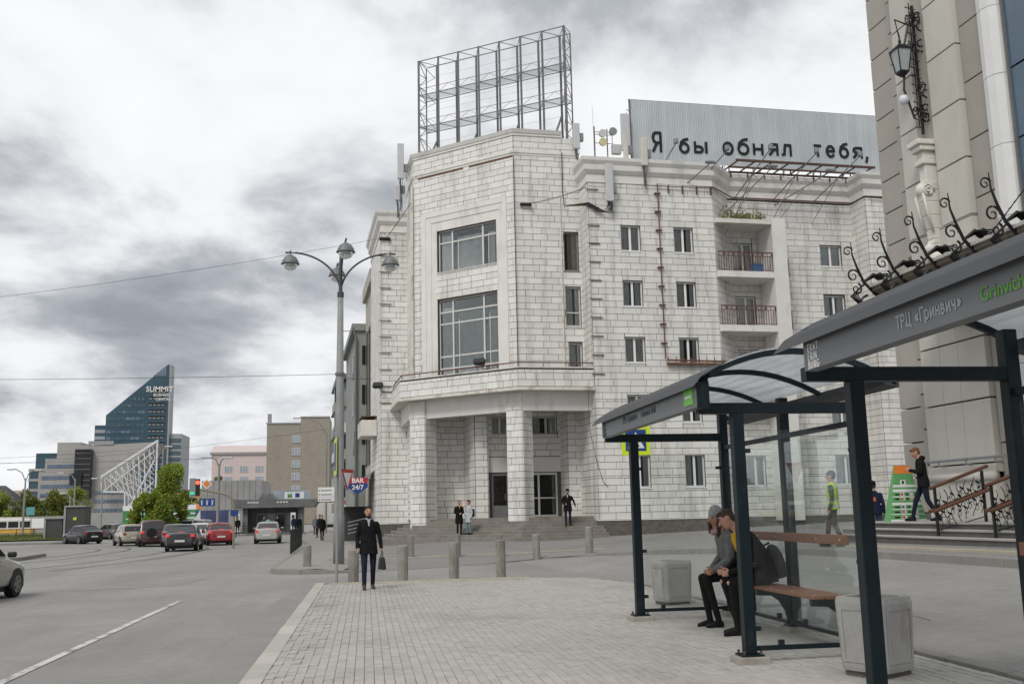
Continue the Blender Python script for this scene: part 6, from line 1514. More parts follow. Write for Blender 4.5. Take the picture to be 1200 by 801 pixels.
def car(lab, kind, paint, loc, heading, brake=False, group='cars in the roadway', lights=True):
    K = KIND[kind]; c = thing('car', lab, 'car', loc, heading, group); st = K['st']; zs = .24 if kind != 'suv' else .32
    b = MB(); SEC = 9
    for x, zb, w_ in st:
        e = max(0, (abs(x)-1.6)/.6); lo = zs+.10*e
        sec = [(w_*.80, lo), (w_*.95, lo+.06), (w_, lo+(zb-lo)*.40), (w_*.995, lo+(zb-lo)*.62), (w_*.97, lo+(zb-lo)*.82), (w_*.90, zb-.015), (w_*.78, zb+.012), (w_*.4, zb+.035), (0, zb+.04)]
        b.v += [(x, y, z) for y, z in sec]+[(x, -y, z) for y, z in sec[-2::-1]]
    n_ = SEC*2-1
    for i in range(len(st)-1):
        for k in range(n_-1): b.f.append((i*n_+k, i*n_+k+1, (i+1)*n_+k+1, (i+1)*n_+k))
        b.f.append((i*n_+n_-1, i*n_, (i+1)*n_, (i+1)*n_+n_-1))
    b.f.append(tuple(range(n_))); b.f.append(tuple((len(st)-1)*n_+k for k in range(n_-1, -1, -1)))
    # cabin shell with crowned roof
    xf0, xf1, xr1, xr0 = K['cab']; W, wr, zr = K['W']*.9, K['wr'], K['roof']
    def belt(x):
        for (xa, za, _), (xb, zb, _) in zip(st[:-1], st[1:]):
            if xb <= x <= xa: return zb+(za-zb)*(x-xb)/(xa-xb)
        return .9
    o_ = len(b.v); xm = (xf1+xr1)/2
    base = [(xf0, belt(xf0)), (xm, belt(xm)), (xr0, belt(xr0))]
    top = [(xf1, zr-.03), (xm, zr), (xr1, zr-.04)]
    for (xb, zb), (xt, zt) in zip(base, top):
        for y, z, x in ((W, zb-.02, xb), (wr+.05, zt-.05, xt), (wr*.85, zt, xt), (0, zt+.025, xt), (-wr*.85, zt, xt), (-wr-.05, zt-.05, xt), (-W, zb-.02, xb)): b.v.append((x, y, z))
    for i in range(2):
        for k in range(6): b.f.append((o_+i*7+k, o_+(i+1)*7+k, o_+(i+1)*7+k+1, o_+i*7+k+1))
    b.f.append(tuple(o_+k for k in range(7))); b.f.append(tuple(o_+14+k for k in range(6, -1, -1)))
    me = b.mesh('body'); bm = bmesh.new(); bm.from_mesh(me); bmesh.ops.recalc_face_normals(bm, faces=bm.faces); bm.to_mesh(me); bm.free()
    me.materials.append(M['paint_'+paint])
    for p_ in me.polygons: p_.use_smooth = True
    body = linkobj('body', me, c); bv = body.modifiers.new('b', 'BEVEL'); bv.width = .03; bv.segments = 2; bv.angle_limit = R(25)
    # glazing, slightly proud of the shell
    def lerp(a, b_, t): return tuple(a[i]+(b_[i]-a[i])*t for i in range(3))
    def pane(name, a, b_, c_, d, off):
        P = []
        for (s, t) in ((.06, .10), (.94, .10), (.93, .88), (.07, .88)): P.append(tuple(Vector(lerp(lerp(a, b_, s), lerp(d, c_, s), t))+Vector(off)))
        MB().slab(P, tuple(Vector(off)*.3)).build(name, 'car_glass', c)
    zt = zr-.06
    A_ = {}
    for sy in (1, -1):
        pB = [(xf0, sy*W, belt(xf0)), (xm, sy*W, belt(xm)), (xr0, sy*W, belt(xr0))]; pT = [(xf1, sy*(wr+.05), zr-.08), (xm, sy*(wr+.05), zr-.05), (xr1, sy*(wr+.05), zr-.09)]
        pane('side_window', pB[0], pB[1], pT[1], pT[0], (0, sy*.012, .004)); pane('side_window', pB[1], pB[2], pT[2], pT[1], (0, sy*.012, .004)); A_[sy] = (pB, pT)
    pane('windscreen', A_[1][0][0], A_[-1][0][0], A_[-1][1][0], A_[1][1][0], (.015, 0, .012)); pane('rear_window', A_[1][0][2], A_[-1][0][2], A_[-1][1][2], A_[1][1][2], (-.015, 0, .012))
    for x in K['wx']:
        for sy in (1, -1):
            y = sy*(K['W']-.10); r = K['r']
            w_ = MB().lathe([(r*.62, -.1), (r*.97, -.1), (r, -.07), (r, .07), (r*.97, .1), (r*.62, .1)], 20, (x, y, r), 'y').build('wheel', 'tyre', c)
            MB().lathe([(r*.64, -.1), (r*.66, -.112), (r*.52, -.106), (r*.2, -.11), (.03, -.122)] if sy < 0 else [(.03, .122), (r*.2, .11), (r*.52, .106), (r*.66, .112), (r*.64, .1)], 14, (x, y, r), 'y').build('rim', 'rim', w_)
            sl2 = MB()
            for q in range(5):
                a = q*1.2566; cx, cz = x+r*.42*math.cos(a), r+r*.42*math.sin(a); sl2.lathe([(r*.10, -.001), (r*.12, 0), (r*.10, .001)], 6, (cx, y+sy*.1085, cz), 'y')
            sl2.build('rim_slots', 'tyre', w_)
            ar = MB(); Q = [(x+(r+.06)*math.cos(R(a)), r+(r+.06)*math.sin(R(a))) for a in range(-12, 193, 17)]
            ar.slab([(px, sy*(K['W']+.004), pz) for px, pz in Q], (0, -sy*.06, 0)); ar.build('wheel_arch', 'car_trim', c)
    xe, xs_ = st[-1][0], st[0][0]; zb = st[-3][1]
    for sy in (1, -1):
        MB().box(xe+.0, xe+.22, sy*.56, sy*.755, zb-.22, zb-.08).build('tail_light', 'brake_lit' if brake else 'tail_lamp', c, bevel=.02)
        MB().box(xs_-.24, xs_-.03, sy*.42, sy*.70, .58 if kind != 'suv' else .74, .70 if kind != 'suv' else .88).build('headlight', 'head_lamp', c, bevel=.03)
        mr = MB(); mr.box(xf0-.28, xf0-.14, sy*(K['W']-.02), sy*(K['W']+.17), belt(xf0)+.02, belt(xf0)+.15); mr.build('mirror', 'car_trim' if paint == 'silver_warm' else 'paint_'+paint, c, bevel=.04)
        MB().box(.05, .17, sy*(K['W']+.0), sy*(K['W']+.02), .80, .825).build('door_handle', 'car_trim', c)
        MB().box(-.95, -.83, sy*(K['W']+.0), sy*(K['W']+.02), .81, .835).build('door_handle', 'car_trim', c)
    MB().box(xe-.03, xe+.3, -.66, .66, .30, .50).build('rear_bumper', 'car_trim' if paint == 'black' else 'paint_'+paint, c, bevel=.04)
    MB().box(xe-.035, xe-.0, -.26, .26, .52 if kind != 'suv' else .6, .63 if kind != 'suv' else .71).build('number_plate', 'plate', c)
    MB().box(xs_-.3, xs_+.03, -.64, .64, .26, .46).build('front_bumper', 'paint_'+paint, c, bevel=.04)
    if kind == 'sedan' and brake: MB().box(xr0+.02, xr0+.06, -.16, .16, belt(xr0)+.05, belt(xr0)+.08).build('high_brake_light', 'brake_lit', c)
    MB().box(xe+.2, xs_-.2, -K['W']*.85, K['W']*.85, .16, zs+.06).build('underbody', 'car_trim', c)
    return c
UP = R(90)
car('silver sedan entering the frame with its front wheel and black mirror showing', 'sedan', 'silver_warm', (-9.15, 24.6, -.12), R(86))
car('black sedan turning alone across the far tram tracks', 'sedan', 'black', (-22.5, 86.0, -.12), R(128))
car('beige hatchback waiting at the left of the queue', 'hatch', 'beige', (-16.7, 76.0, -.12), R(112))
suvc = car('dark maroon off-roader with a spare wheel behind the beige hatchback', 'suv', 'maroon', (-14.5, 72.5, -.12), R(104), True)
car('dark grey sedan half hidden behind the black sedan in the queue', 'sedan', 'grey', (-12.6, 70.5, -.12), R(100), False)
car('black sedan with lit brake lights at the tail of the queue', 'sedan', 'black', (-10.25, 60.4, -.12), R(93), True)
car('white car half hidden between the black and red sedans', 'sedan', 'white', (-11.9, 76.5, -.12), R(94))
car('red sedan with brake lights on in the queue', 'sedan', 'red', (-9.95, 71.5, -.12), R(103), True)
car('silver sedan driving away alone in the right lane', 'sedan', 'silver', (-6.75, 72.6, -.12), R(93), True)
car('silver crossover behind the red sedan before the green hoarding', 'suv', 'steel', (-16.2, 98, -.12), R(160))
car('pale car far ahead beyond the off-roader', 'hatch', 'white', (-21.5, 100, -.12), R(120)); car('dark car far ahead beside the pale one', 'hatch', 'grey', (-24.5, 104, -.12), R(130))
MB().lathe([(.1, -.1), (.3, -.1), (.32, 0), (.3, .1), (.1, .1)], 18, (-2.3, .1, .92), 'x').build('spare_wheel', 'tyre', suvc)
# ------------------------------------------------------------------ the far side of the square
mk('brick_brown', (.285, .255, .21), .9, .12, 1.5, dirt=(.22, .19, .145), dirt_amt=.5, dscale=(.3, .3, .15), fine=.12)
mk('pink_wall', (.55, .46, .44), .9, .06, 1); mk('stone_dark', (.14, .14, .145), .7, .3, 1.5, fine=.15); mk('stone_grey', (.29, .29, .285), .85, .15, .8, fine=.08)
mk('office_grey', (.34, .33, .315), .8, .08, .3); mk('office_glass', (.10, .145, .21), .08, .3, .4, spec=.7); mk('teal_glass', (.012, .055, .085), .06, .3, .08, spec=.8); mk('teal_band', (.035, .075, .095), .08, .5, .25, spec=.8); mk('dark_glass', (.012, .013, .014), .15, .4, .5)
mk('white_steel', (.62, .63, .64), .5, .05, 1); mk('green_hoarding', (.05, .22, .085), .6, .08, 1); mk('tower_side', (.30, .31, .32), .6, .1, .5)
mk('res_block', (.40, .33, .29), .9, .1, .2); mk('tan_low', (.38, .27, .13), .9, .1, .5); mk('light_win', (.28, .32, .36), .2, .3, .6); mk('win_frame', (.58, .58, .57), .6, .05, 2)
mk('tram_white', (.58, .56, .52), .5, .1, 1); mk('tram_yellow', (.55, .33, .06), .5, .1, 1); mk('kiosk_dark', (.055, .055, .055), .6, .2, 1); mk('facade_green', (.27, .29, .27), .9, .12, .5, dirt=(.15, .14, .12), dirt_amt=.5, dscale=(1, 1, .3)); mk('facade_pale', (.42, .40, .35), .9, .1, .5, dirt=(.25, .22, .18), dirt_amt=.5, dscale=(1, 1, .3))
wcache = {}
def win(parent, x, y, z, w_, h_, frame='win_frame', pane='light_win', split=2):
    key = (w_, h_, frame, pane, split)
    if key not in wcache:
        f = MB(); t = .09; f.box(-w_/2, w_/2, -.05, .1, 0, t); f.box(-w_/2, w_/2, -.05, .1, h_-t, h_); f.box(-w_/2, -w_/2+t, -.05, .1, t, h_-t); f.box(w_/2-t, w_/2, -.05, .1, t, h_-t)
        for k in range(1, split): f.box(-w_/2+w_*k/split-.05, -w_/2+w_*k/split+.05, -.048, .1, t, h_-t)
        fm = f.mesh('window'); fm.materials.append(M[frame]); pm = MB().box(-w_/2+t, w_/2-t, .0, .05, t, h_-t).mesh('pane'); pm.materials.append(M[pane]); wcache[key] = (fm, pm)
    a, b = wcache[key]; o = linkobj('window', a, parent, (x, y, z)); linkobj('pane', b, o)
# buildings down the street beyond the white wing
nb = thing('street_building', 'pale narrow building next along the street after the white wing', 'building', BO, BA)
MB().box(-9.75, 0, 17.6, 25, 0, 17.4).build('wall', 'facade_pale', nb); MB().box(-10.0, -9.5, 17.6, 25, 17.0, 17.9).build('cornice', 'facade_pale', nb)
for k in range(3):
    MB().box(-9.8, -9.72, 18.4+k*2.2, 19.6+k*2.2, 5, 14.5).build('window_strip', 'dark_glass', nb)
ng = thing('street_building', 'grey green building with a hipped roof edge and stacked balconies on the street', 'building', BO, BA)
MB().box(-10.4, 0, 25.1, 40, 0, 15.0).build('wall', 'facade_green', ng); MB().box(-10.75, -8, 24.9, 40, 15.0, 15.5).build('cornice', 'facade_green', ng)
MB().tube([(-10.7, 24.9, 15.2), (-10.45, 24.9, 14.4), (-10.45, 24.9, 1)], .08, 6).build('downpipe', 'frame_steel', ng)
for k in range(4):
    z = 3.2+k*2.9; MB().box(-10.44, -10.38, 27+k*.4, 28.4+k*.4, z, z+1.7).build('window', 'dark_glass', ng); MB().box(-10.0, -9.4, 25.04, 25.09, z+.6, z+2.0).build('window', 'dark_glass', ng)
no = thing('street_building', 'old building with a stack of glazed balconies farthest along the street', 'building', BO, BA)
MB().box(-10.3, 0, 40.2, 50, 0, 13.4).build('wall', 'facade_pale', no); MB().box(-11.2, -10.0, 40.0, 50, 13.4, 13.9).build('cornice', 'frame_steel', no)
rn = random.Random(8)
for k in range(5):
    z = 1.9+k*2.3
    for j, v in enumerate((40.6, 45.5)):
        b = MB().box(-11.1-.15*j, -10.3, v, v+4, z, z+.85).build('balcony', ('render_worn', 'facade_green', 'facade_pale')[(k+j) % 3], no); MB().box(-11.05-.15*j, -10.35, v+.05, v+.1, z+.85, z+2.1).build('glazing', 'dark_glass' if rn.random() < .6 else 'light_win', b)
        for q in range(3): MB().box(-11.06-.15*j+q*.34, -11.02-.15*j+q*.34, v+.02, v+.06, z+.85, z+2.1).build('mullion', 'win_frame', b)
        MB().box(-11.2-.15*j, -10.3, v-.05, v+4, z+2.1, z+2.2).build('canopy', 'frame_steel', b)
# brown brick tower and pink block
bt_ = thing('brick_tower_block', 'brown brick tower block with a single column of windows behind the station', 'building', (0, 250, 0))
MB().box(-24.0, -16.0, 0, 14, 0, 24.1).build('wall', 'brick_brown', bt_); MB().box(-15.98, -9.0, -.1, 14, 0, 25.6).build('wall', 'brick_brown', bt_)
MB().box(-24.2, -16.0, -.2, .2, 24.0, 24.3).build('parapet', 'stone_grey', bt_); MB().box(-16.0, -8.9, -.3, .1, 25.5, 25.8).build('parapet', 'stone_grey', bt_); MB().box(-23.9, -23.0, .3, 1.2, 24.2, 26.5).build('chimney', 'stone_grey', bt_)
for k in range(7): win(bt_, -17.0, -.02 if 0 else -.12, 19.4-k*3.0, 2.0, 1.75, split=3)
MB().box(-9.0, -3.5, 2, 14, 0, 20).build('side_wing', 'facade_pale', bt_)
pk = thing('pink_building', 'pink plastered building with rows of white windows beyond the station', 'building', (0, 320, 0))
MB().box(-47, -30, 0, 14, 0, 21.2).build('wall', 'pink_wall', pk); MB().box(-47.6, -29.5, -.5, 14, 21.0, 21.7).build('cornice', 'stone_grey', pk)
r_ = MB(); r_.add([(-47.4, -.3, 21.7), (-29.6, -.3, 21.7), (-29.6, 7, 24.2), (-47.4, 7, 24.2), (-47.4, 14, 21.7), (-29.6, 14, 21.7)], [(0,1,2,3),(3,2,5,4),(0,3,4),(1,5,2)]); r_.build('roof', 'pink_wall', pk)
for k in range(5):
    for j in range(3): win(pk, -42.0+j*4.6, -.1, 15.6-k*3.2, 2.4, 1.9, split=3)
# metro station pavilion
me_ = thing('station_pavilion', 'dark stone metro pavilion with a peaked fascia and glass doors', 'building', (0, 110, 0))
MB().box(-19.0, -12.2, 12, 24, 0, 6.0).build('side_block', 'stone_grey', me_)
for k in range(10): MB().box(-18.95+k*.68, -18.32+k*.68, 11.94, 12.0, 2.6, 5.9).build('panel', 'stone_grey', me_)
fa = MB(); fa.slab([(-13.9, -.4, 2.65), (-5.6, -.4, 2.65), (-5.0, -.4, 3.45), (-9.55, -.4, 3.5), (-10.1, -.4, 4.15), (-10.45, -.4, 3.7), (-10.8, -.4, 4.15), (-11.3, -.4, 3.5), (-13.9, -.4, 3.55)], (0, 6, 0)); fa.build('fascia', 'stone_dark', me_)
MB().box(-12.9, -6.9, 2.5, 6, 0, 2.64).build('wall', 'stone_dark', me_)
for x in (-12.9, -7.2): MB().box(x, x+.5, .2, 2.5, 0, 2.64).build('pier', 'stone_dark', me_)
for k in range(4):
    d = MB().box(-11.7+k*1.05, -10.75+k*1.05, 2.42, 2.5, 0, 2.1).build('door', 'grey_steel', me_); MB().box(-11.6+k*1.05, -10.85+k*1.05, 2.4, 2.42, .3, 1.95).build('door_glass', 'light_win' if k % 2 else 'dark_glass', d)
for k, x in enumerate((-12.35, -12.05, -11.75, -11.45, -9.35, -9.05, -8.75, -8.45)): MB().box(x, x+.2, -.44, -.4, 3.14, 3.28).build('fascia_letter', 'sign_white', me_)
MB().box(-10.0, -6.1, 3, 3.1, 3.5, 4.5).build('clerestory', 'light_win', me_)
sg = MB().box(-8.6, -6.6, -.1, .0, 3.55, 4.25).build('metro_sign', 'sign_white', me_); lettering('M', .62, 'sign_green', sg, (-8.3, -.14, 3.67), (1, 0, 0), ext=.01, off=.03); MB().box(-7.5, -7.05, -.13, -.11, 3.68, 4.12).build('station_mark', 'sign_blue', sg)
for x in (-13.6, -7.9):
    pn = MB().box(x, x+.5, -.6, -.5, .2, 2.1).build('notice_board', 'sign_white', me_); MB().box(x+.12, x+.38, -.62, -.6, 1.5, 1.85).build('notice_print', 'sign_black', pn); MB().box(x+.04, x+.46, -.62, -.6, .9, 1.15).build('notice_band', 'flag_blue', pn)
tk = thing('white_truck', 'white box truck parked beyond the station corner', 'truck', (0, 118, 0)); MB().box(-5.6, -2.6, 0, 7, .7, 3.1).build('box', 'tram_white', tk, bevel=.05); MB().box(-5.5, -2.7, -.2, -.02, .4, .7).build('bumper', 'car_trim', tk)
for x in (-5.2, -3.2): MB().lathe([(.3, -.15), (.45, -.1), (.45, .1), (.3, .15)], 14, (x+.1, .6, .45), 'x').build('wheel', 'tyre', tk)
gh = thing('hoarding', 'green hoarding with white print beside the red car', 'hoarding', (0, 150, 0)); MB().box(-34, -19.0, 0, .2, .8, 3.0).build('board', 'green_hoarding', gh); MB().box(-34, -19.0, -.02, .2, 3.0, 3.7).build('top_strip', 'sign_white', gh)
for k in range(3): MB().box(-33.5, -19.8, -.06, -.02, 1.15+k*.62, 1.32+k*.62).build('printed_line', 'sign_white', gh)
for x in (-31, -24): MB().box(x, x+2.2, -.08, -.03, 3.05, 3.65).build('printed_panel', 'sign_orange', gh)
bb_ = thing('advert_board', 'blue purple advertising board with a white corner at the kerb', 'sign', (0, 112, 0)); mk('advert_blue', (.06, .075, .17), .6, .5, .8); MB().box(-18.0, -14.6, 0, .2, .6, 2.5).build('board', 'advert_blue', bb_); MB().slab([(-18.1, -.03, .6), (-17.4, -.03, .6), (-17.5, -.03, 2.6), (-18.1, -.03, 1.6)], (0, .02, 0)).build('white_corner', 'sign_white', bb_)
for x in (-17.5, -15): MB().box(x, x+.1, .05, .15, 0, .6).build('leg', 'frame_steel', bb_)
# traffic light on a bent arm with signs
mk('pole_tan', (.26, .22, .17), .7, .15, 3)
tlt = thing('traffic_light', 'traffic light and lane signs on a bent pole, red lamp lit', 'traffic light', (0, 62, 0))
MB().tube([(-7.75, 0, -.12), (-7.75, 0, 2.3), (-7.85, 0, 2.75), (-8.2, 0, 3.0), (-9.0, 0, 3.2), (-9.9, 0, 3.35)], .07, 8).build('pole', 'pole_tan', tlt)
bxo = MB().box(-9.98, -9.75, -.1, .08, 2.95, 3.95).build('signal_box', 'black_metal', tlt); MB().box(-10.35, -9.99, -.02, .0, 2.9, 4.0).build('back_board', 'grey_steel', tlt)
mk('lamp_red', (1, .08, .03), .4, .02, 3, emit=2.0); mk('lamp_green', (.03, .45, .22), .4, .02, 3, emit=.8)
MB().lathe([(.12, -.02), (.12, 0)], 12, (-9.86, -.1, 3.74), 'y').build('red_lamp', 'lamp_red', bxo); MB().box(-10.28, -10.05, -.06, -.02, 3.05, 3.2).build('arrow_lamp', 'lamp_green', bxo)
ds = MB().slab([(-9.35, -.1, 3.35), (-9.05, -.1, 3.65), (-9.35, -.1, 3.95), (-9.65, -.1, 3.65)], (0, .02, 0)).build('priority_sign', 'sign_white', tlt); MB().slab([(-9.35, -.104, 3.43), (-9.13, -.104, 3.65), (-9.35, -.104, 3.87), (-9.57, -.104, 3.65)], (0, .003, 0)).build('yellow_field', 'sign_orange', ds)
lsn = MB().box(-9.75, -8.85, -.1, -.08, 2.35, 2.8).build('lane_sign', 'sign_blue', tlt)
for x in (-9.6, -9.3, -9.0):
    MB().box(x-.03, x+.03, -.105, -.101, 2.42, 2.72).build('arrow', 'sign_white', lsn); MB().slab([(x-.08, -.105, 2.64), (x+.08, -.105, 2.64), (x, -.105, 2.76)], (0, .003, 0)).build('arrow_head', 'sign_white', lsn)
MB().box(-7.95, -7.5, -.12, -.1, 1.75, 2.1).build('blue_plate', 'sign_blue', tlt)
# railings
def fence(lab, P, post_mat='black_metal', h=1.0):
    f = thing('pedestrian_fence', lab, 'fence', (0, 0, 0))
    (x0, y0), (x1, y1) = P; L_ = math.hypot(x1-x0, y1-y0); n_ = max(1, int(L_/2.0)); dx, dy = (x1-x0)/L_, (y1-y0)/L_
    for k in range(n_):
        a, b = L_*k/n_, L_*(k+1)/n_; z = rz_(x0, y0) if x0 < -6 else .03
        pt = lambda s, zz_: (x0+dx*s, y0+dy*s, z+zz_)
        MB().tube([pt(a, 0), pt(a, h+.05)], .045, 6).build('post', post_mat, f)
        q = MB(); q.tube([pt(a, h), pt(b, h)], .025, 4); q.tube([pt(a, .15), pt(b, .15)], .022, 4); q.tube([pt(a, h-.22), pt(b, h-.22)], .018, 4)
        for j in range(1, 7):
            s = a+(b-a)*j/7; q.tube([pt(s, .15), pt(s+(.12 if j % 2 else -.12), h*.5), pt(s, h-.22)], .016, 4)
        q.build('panel', post_mat, f)
    MB().tube([pt(L_, 0), pt(L_, h+.05)], .045, 6).build('post', post_mat, f)
fence('black pedestrian fence running along the pavement edge by the far bollard', ((-3.25, 45.5), (-3.6, 58)))
fence('long black pedestrian fence along the kerb before the station', ((-20, 99), (-5.9, 96)))
# ------------------------------------------------------------------ grey offices with the white truss, glass tower
go = thing('grey_offices', 'stepped grey office building with ribbon windows and a white triangular truss', 'building', (0, 400, 0))
prof = [(-121.3, 0), (-121.3, 20.4), (-119.2, 20.4), (-119.2, 25.2), (-115.2, 25.2), (-115.2, 31.2), (-106.8, 31.2), (-106.8, 30.0), (-101.0, 30.0), (-79.8, 31.0), (-90.5, 19.5), (-90.0, 12.4), (-89.3, 0)]
MB().slab([(x, 0, z) for x, z in prof], (0, 26, 0)).build('wall', 'office_grey', go)
for k, (z, x0, x1) in enumerate(((4.0, -120.5, -108), (7.4, -120.5, -108), (10.9, -120.4, -108), (14.2, -120.4, -108), (17.4, -120.3, -108), (21.6, -118.4, -108))):
    n_ = int((x1-x0)/1.25)
    for j in range(n_): MB().box(x0+j*1.25, x0+j*1.25+1.12, -.15, -.02, z, z+1.35).build('window', 'office_glass', go) if j < 40 else None
for k, z in enumerate((5.0, 8.4, 11.6)):
    for j in range(8): MB().box(-101.2+j*1.45, -100.0+j*1.45, -.15, -.02, z, z+1.3).build('window', 'office_glass', go)
MB().box(-108.0, -102.2, -3.0, .5, 10.3, 28.4).build('dark_shaft', 'dark_glass', go); MB().box(-109.2, -105, -4, -3.0, 15, 19.5).build('glass_box', 'dark_glass', go)
for k in range(9): MB().box(-108.05, -102.15, -3.05, -3.0, 10.8+k*2, 11.0+k*2).build('shaft_band', 'frame_steel', go)
MB().box(-104, -95, -.4, 0, 30.2, 31.6).build('roof_plant', 'stone_grey', go)
ts = thing('white_truss', 'white triangular steel truss leaning against the grey offices', 'truss', (0, 396, 0))
def bar(a, b, r): MB().tube([(a[0], 0, a[1]), (b[0], 0, b[1])], r, 5).build('bar', 'white_steel', ts)
bar((-98, 17.9), (-78.0, 31.2), .55); bar((-78.3, 31.2), (-78.3, 0), .4); bar((-98, 17.9), (-97.5, 12.4), .3); bar((-97.5, 12.4), (-89.4, 12.2), .35); bar((-89.4, 12.2), (-88.9, 2), .3); bar((-89.0, 3), (-79, 24), .3); bar((-89.0, 6), (-79, 16), .25); bar((-97, 12.6), (-79, 27.5), .25); bar((-89.2, 12), (-80, 6), .25)
for k in range(9):
    t = k/9; xa = -97+18*t; za = 18.2+12.3*t; bar((xa, za), (-90+11.5*t, 12-12*t if k < 8 else 2), .16); bar((xa, za), (xa+1.2, 12.2 if xa < -89 else 10-8*t), .13); bar((xa+1, za+.6), (-79+.0, za-5-4*(1-t)), .12)
sm_ = thing('glass_tower', 'dark teal glass tower with a slanted pointed top and white lettering', 'skyscraper', (0, 570, 0))
MB().slab([(-140, 0, 0), (-140, 0, 58.2), (-108.6, 0, 85.9), (-107.6, 0, 85.9), (-107.6, 0, 0)], (0, 5, 0)).build('body', 'teal_glass', sm_)
MB().slab([(-107.55, -.4, 0), (-107.55, -.4, 86), (-106.8, -.4, 86), (-106.8, -.4, 0)], (0, 10, 0)).build('white_fin', 'tower_side', sm_)
def top_at(x): return 58.2+(x+140)/31.4*27.7
for k in range(16):
    z = 20+k*3.55
    x0 = -139.4 if z+1.5 < 57 else -140+(z+3-58.2)/27.7*31.4
    x1 = -119.5
    if x0 < -121:
        n_ = 8
        for j in range(n_):
            a = x0+(x1-x0)*j/n_; MB().box(a, a+(x1-x0)/n_-.25, -.25, -.02, z, z+1.5).build('window_band', 'teal_band' if random.random() < .75 else 'office_glass', sm_)
    if z < 70: MB().box(-118.0, -109.2, -.3, -.02, z+.5, z+2.2).build('balcony_band', 'dark_glass', sm_); 
    for j in range(4): MB().box(-117.8+j*2.2, -116.2+j*2.2, -.45, -.3, z+.7, z+1.2).build('loggia_rail', 'tower_side', sm_) if z < 70 else None
MB().slab([(-116, -.2, 79.6), (-109.2, -.2, 85.4), (-109.2, -.2, 79.6)], (0, .15, 0)).build('crown_glass', 'office_glass', sm_)
for k in range(4): MB().tube([(-115+k*1.8, -.3, 79.6), (-115+k*1.8, -.3, top_at(-115+k*1.8)-.3)], .12, 4).build('crown_mullion', 'tower_side', sm_)
lettering('SUMMIT', 4.0, 'sign_white', sm_, (-119.6, -.5, 71.0), (1, 0, 0), ext=.05, off=.06); lettering('BUSINESS', 2.1, 'sign_white', sm_, (-115.6, -.5, 68.4), (1, 0, 0), ext=.05, off=.03); lettering('CENTRE', 2.1, 'sign_white', sm_, (-114.3, -.5, 66.0), (1, 0, 0), ext=.05, off=.03)
MB().box(-146, -140.1, 2, 28, 0, 53).build('side_wing', 'teal_glass', sm_); MB().box(-106.7, -100.5, 2, 28, 0, 48).build('side_wing', 'tower_side', sm_)
for k in range(9):
    MB().box(-145.8, -140.3, 1.8, 1.98, 20+k*3.6, 21.8+k*3.6).build('window_band', 'tower_side', sm_); MB().box(-106.5, -100.7, 1.8, 1.98, 16+k*3.4, 18.2+k*3.4).build('window_band', 'teal_band', sm_)
tb_ = thing('teal_building', 'dark teal glass block with pale bands left of the grey offices', 'building', (0, 430, 0))
MB().box(-134, -124, 0, 12, 0, 22.3).build('body', 'teal_glass', tb_); MB().box(-132.4, -123, 2, 12, 22.3, 29.3).build('upper_body', 'teal_glass', tb_)
for k in range(5): MB().box(-134.2, -123.8, -.4, .1, 6+k*4, 7+k*4).build('pale_band', 'office_grey', tb_)
rs_ = thing('apartment_block', 'distant pale pink apartment block above the trees', 'building', (0, 700, 0)); MB().box(-262, -219, 0, 14, 0, 22.6).build('wall', 'res_block', rs_)
for k in range(5):
    for j in range(12): MB().box(-260+j*3.4, -258.2+j*3.4, -.3, -.02, 6.5+k*3.2, 8.2+k*3.2).build('window', 'light_win', rs_)
rs2 = thing('apartment_block', 'distant tan low block right of the truss', 'building', (0, 500, 0)); MB().box(-92, -58, 0, 14, 0, 14).build('wall', 'tan_low', rs2)
for k in range(3):
    for j in range(8): MB().box(-90+j*4, -88+j*4, -.3, -.02, 3+k*3.4, 4.8+k*3.4).build('window', 'dark_glass', rs2)
ws = thing('grey_house', 'small grey roofed house at the far left above the trees', 'house', (0, 380, 0)); MB().box(-140, -123, 0, 12, 0, 9).build('wall', 'stone_grey', ws)
r_ = MB(); r_.add([(-141, -1, 9), (-122, -1, 9), (-122, 13, 9), (-141, 13, 9), (-135, 6, 15), (-128, 6, 15)], [(0,1,5,4),(1,2,5),(2,3,4,5),(3,0,4)]); r_.build('roof', 'kiosk_dark', ws)
# low retaining wall, kiosks, tram, boards
lw = thing('retaining_wall', 'long low grey wall behind the tram stop', 'wall', (0, 170, 0)); MB().box(-75, -30, 0, 1, 0, 2.6).build('wall', 'stone_grey', lw)
for lab, x0, x1, h in (('small dark service kiosk beside the tall dark one', -30.9, -29.4, 2.05), ('tall dark service kiosk with a small yellow badge', -29.1, -27.4, 3.15)):
    kk = thing('kiosk', lab, 'kiosk', (0, 105, -.1)); MB().box(x0, x1, 0, 2.5, 0, h).build('body', 'kiosk_dark', kk); MB().box(x0-.15, x1+.15, -.15, 2.6, h, h+.15).build('roof', 'stone_grey', kk); MB().box(x0-.18, x0, -.1, .4, 0, h).build('pier', 'stone_grey', kk)
    if h > 3: MB().box(-28.4, -28.1, -.05, -.02, 1.9, 2.15).build('badge', 'sign_lime', kk)
tm = thing('tram', 'white and yellow tram standing at the stop', 'tram', (0, 150, -.1)); MB().box(-62, -46.2, 0, 2.5, .35, 2.3).build('body', 'tram_white', tm, bevel=.15); MB().box(-62, -46.15, -.03, 2.5, .35, .95).build('skirt', 'tram_yellow', tm)
for k in range(10): MB().box(-61.5+k*1.55, -60.2+k*1.55, -.06, -.02, 1.15, 1.95).build('window', 'dark_glass', tm)
MB().box(-60, -47, .3, 2.2, 2.3, 2.55).build('roof', 'tram_white', tm)
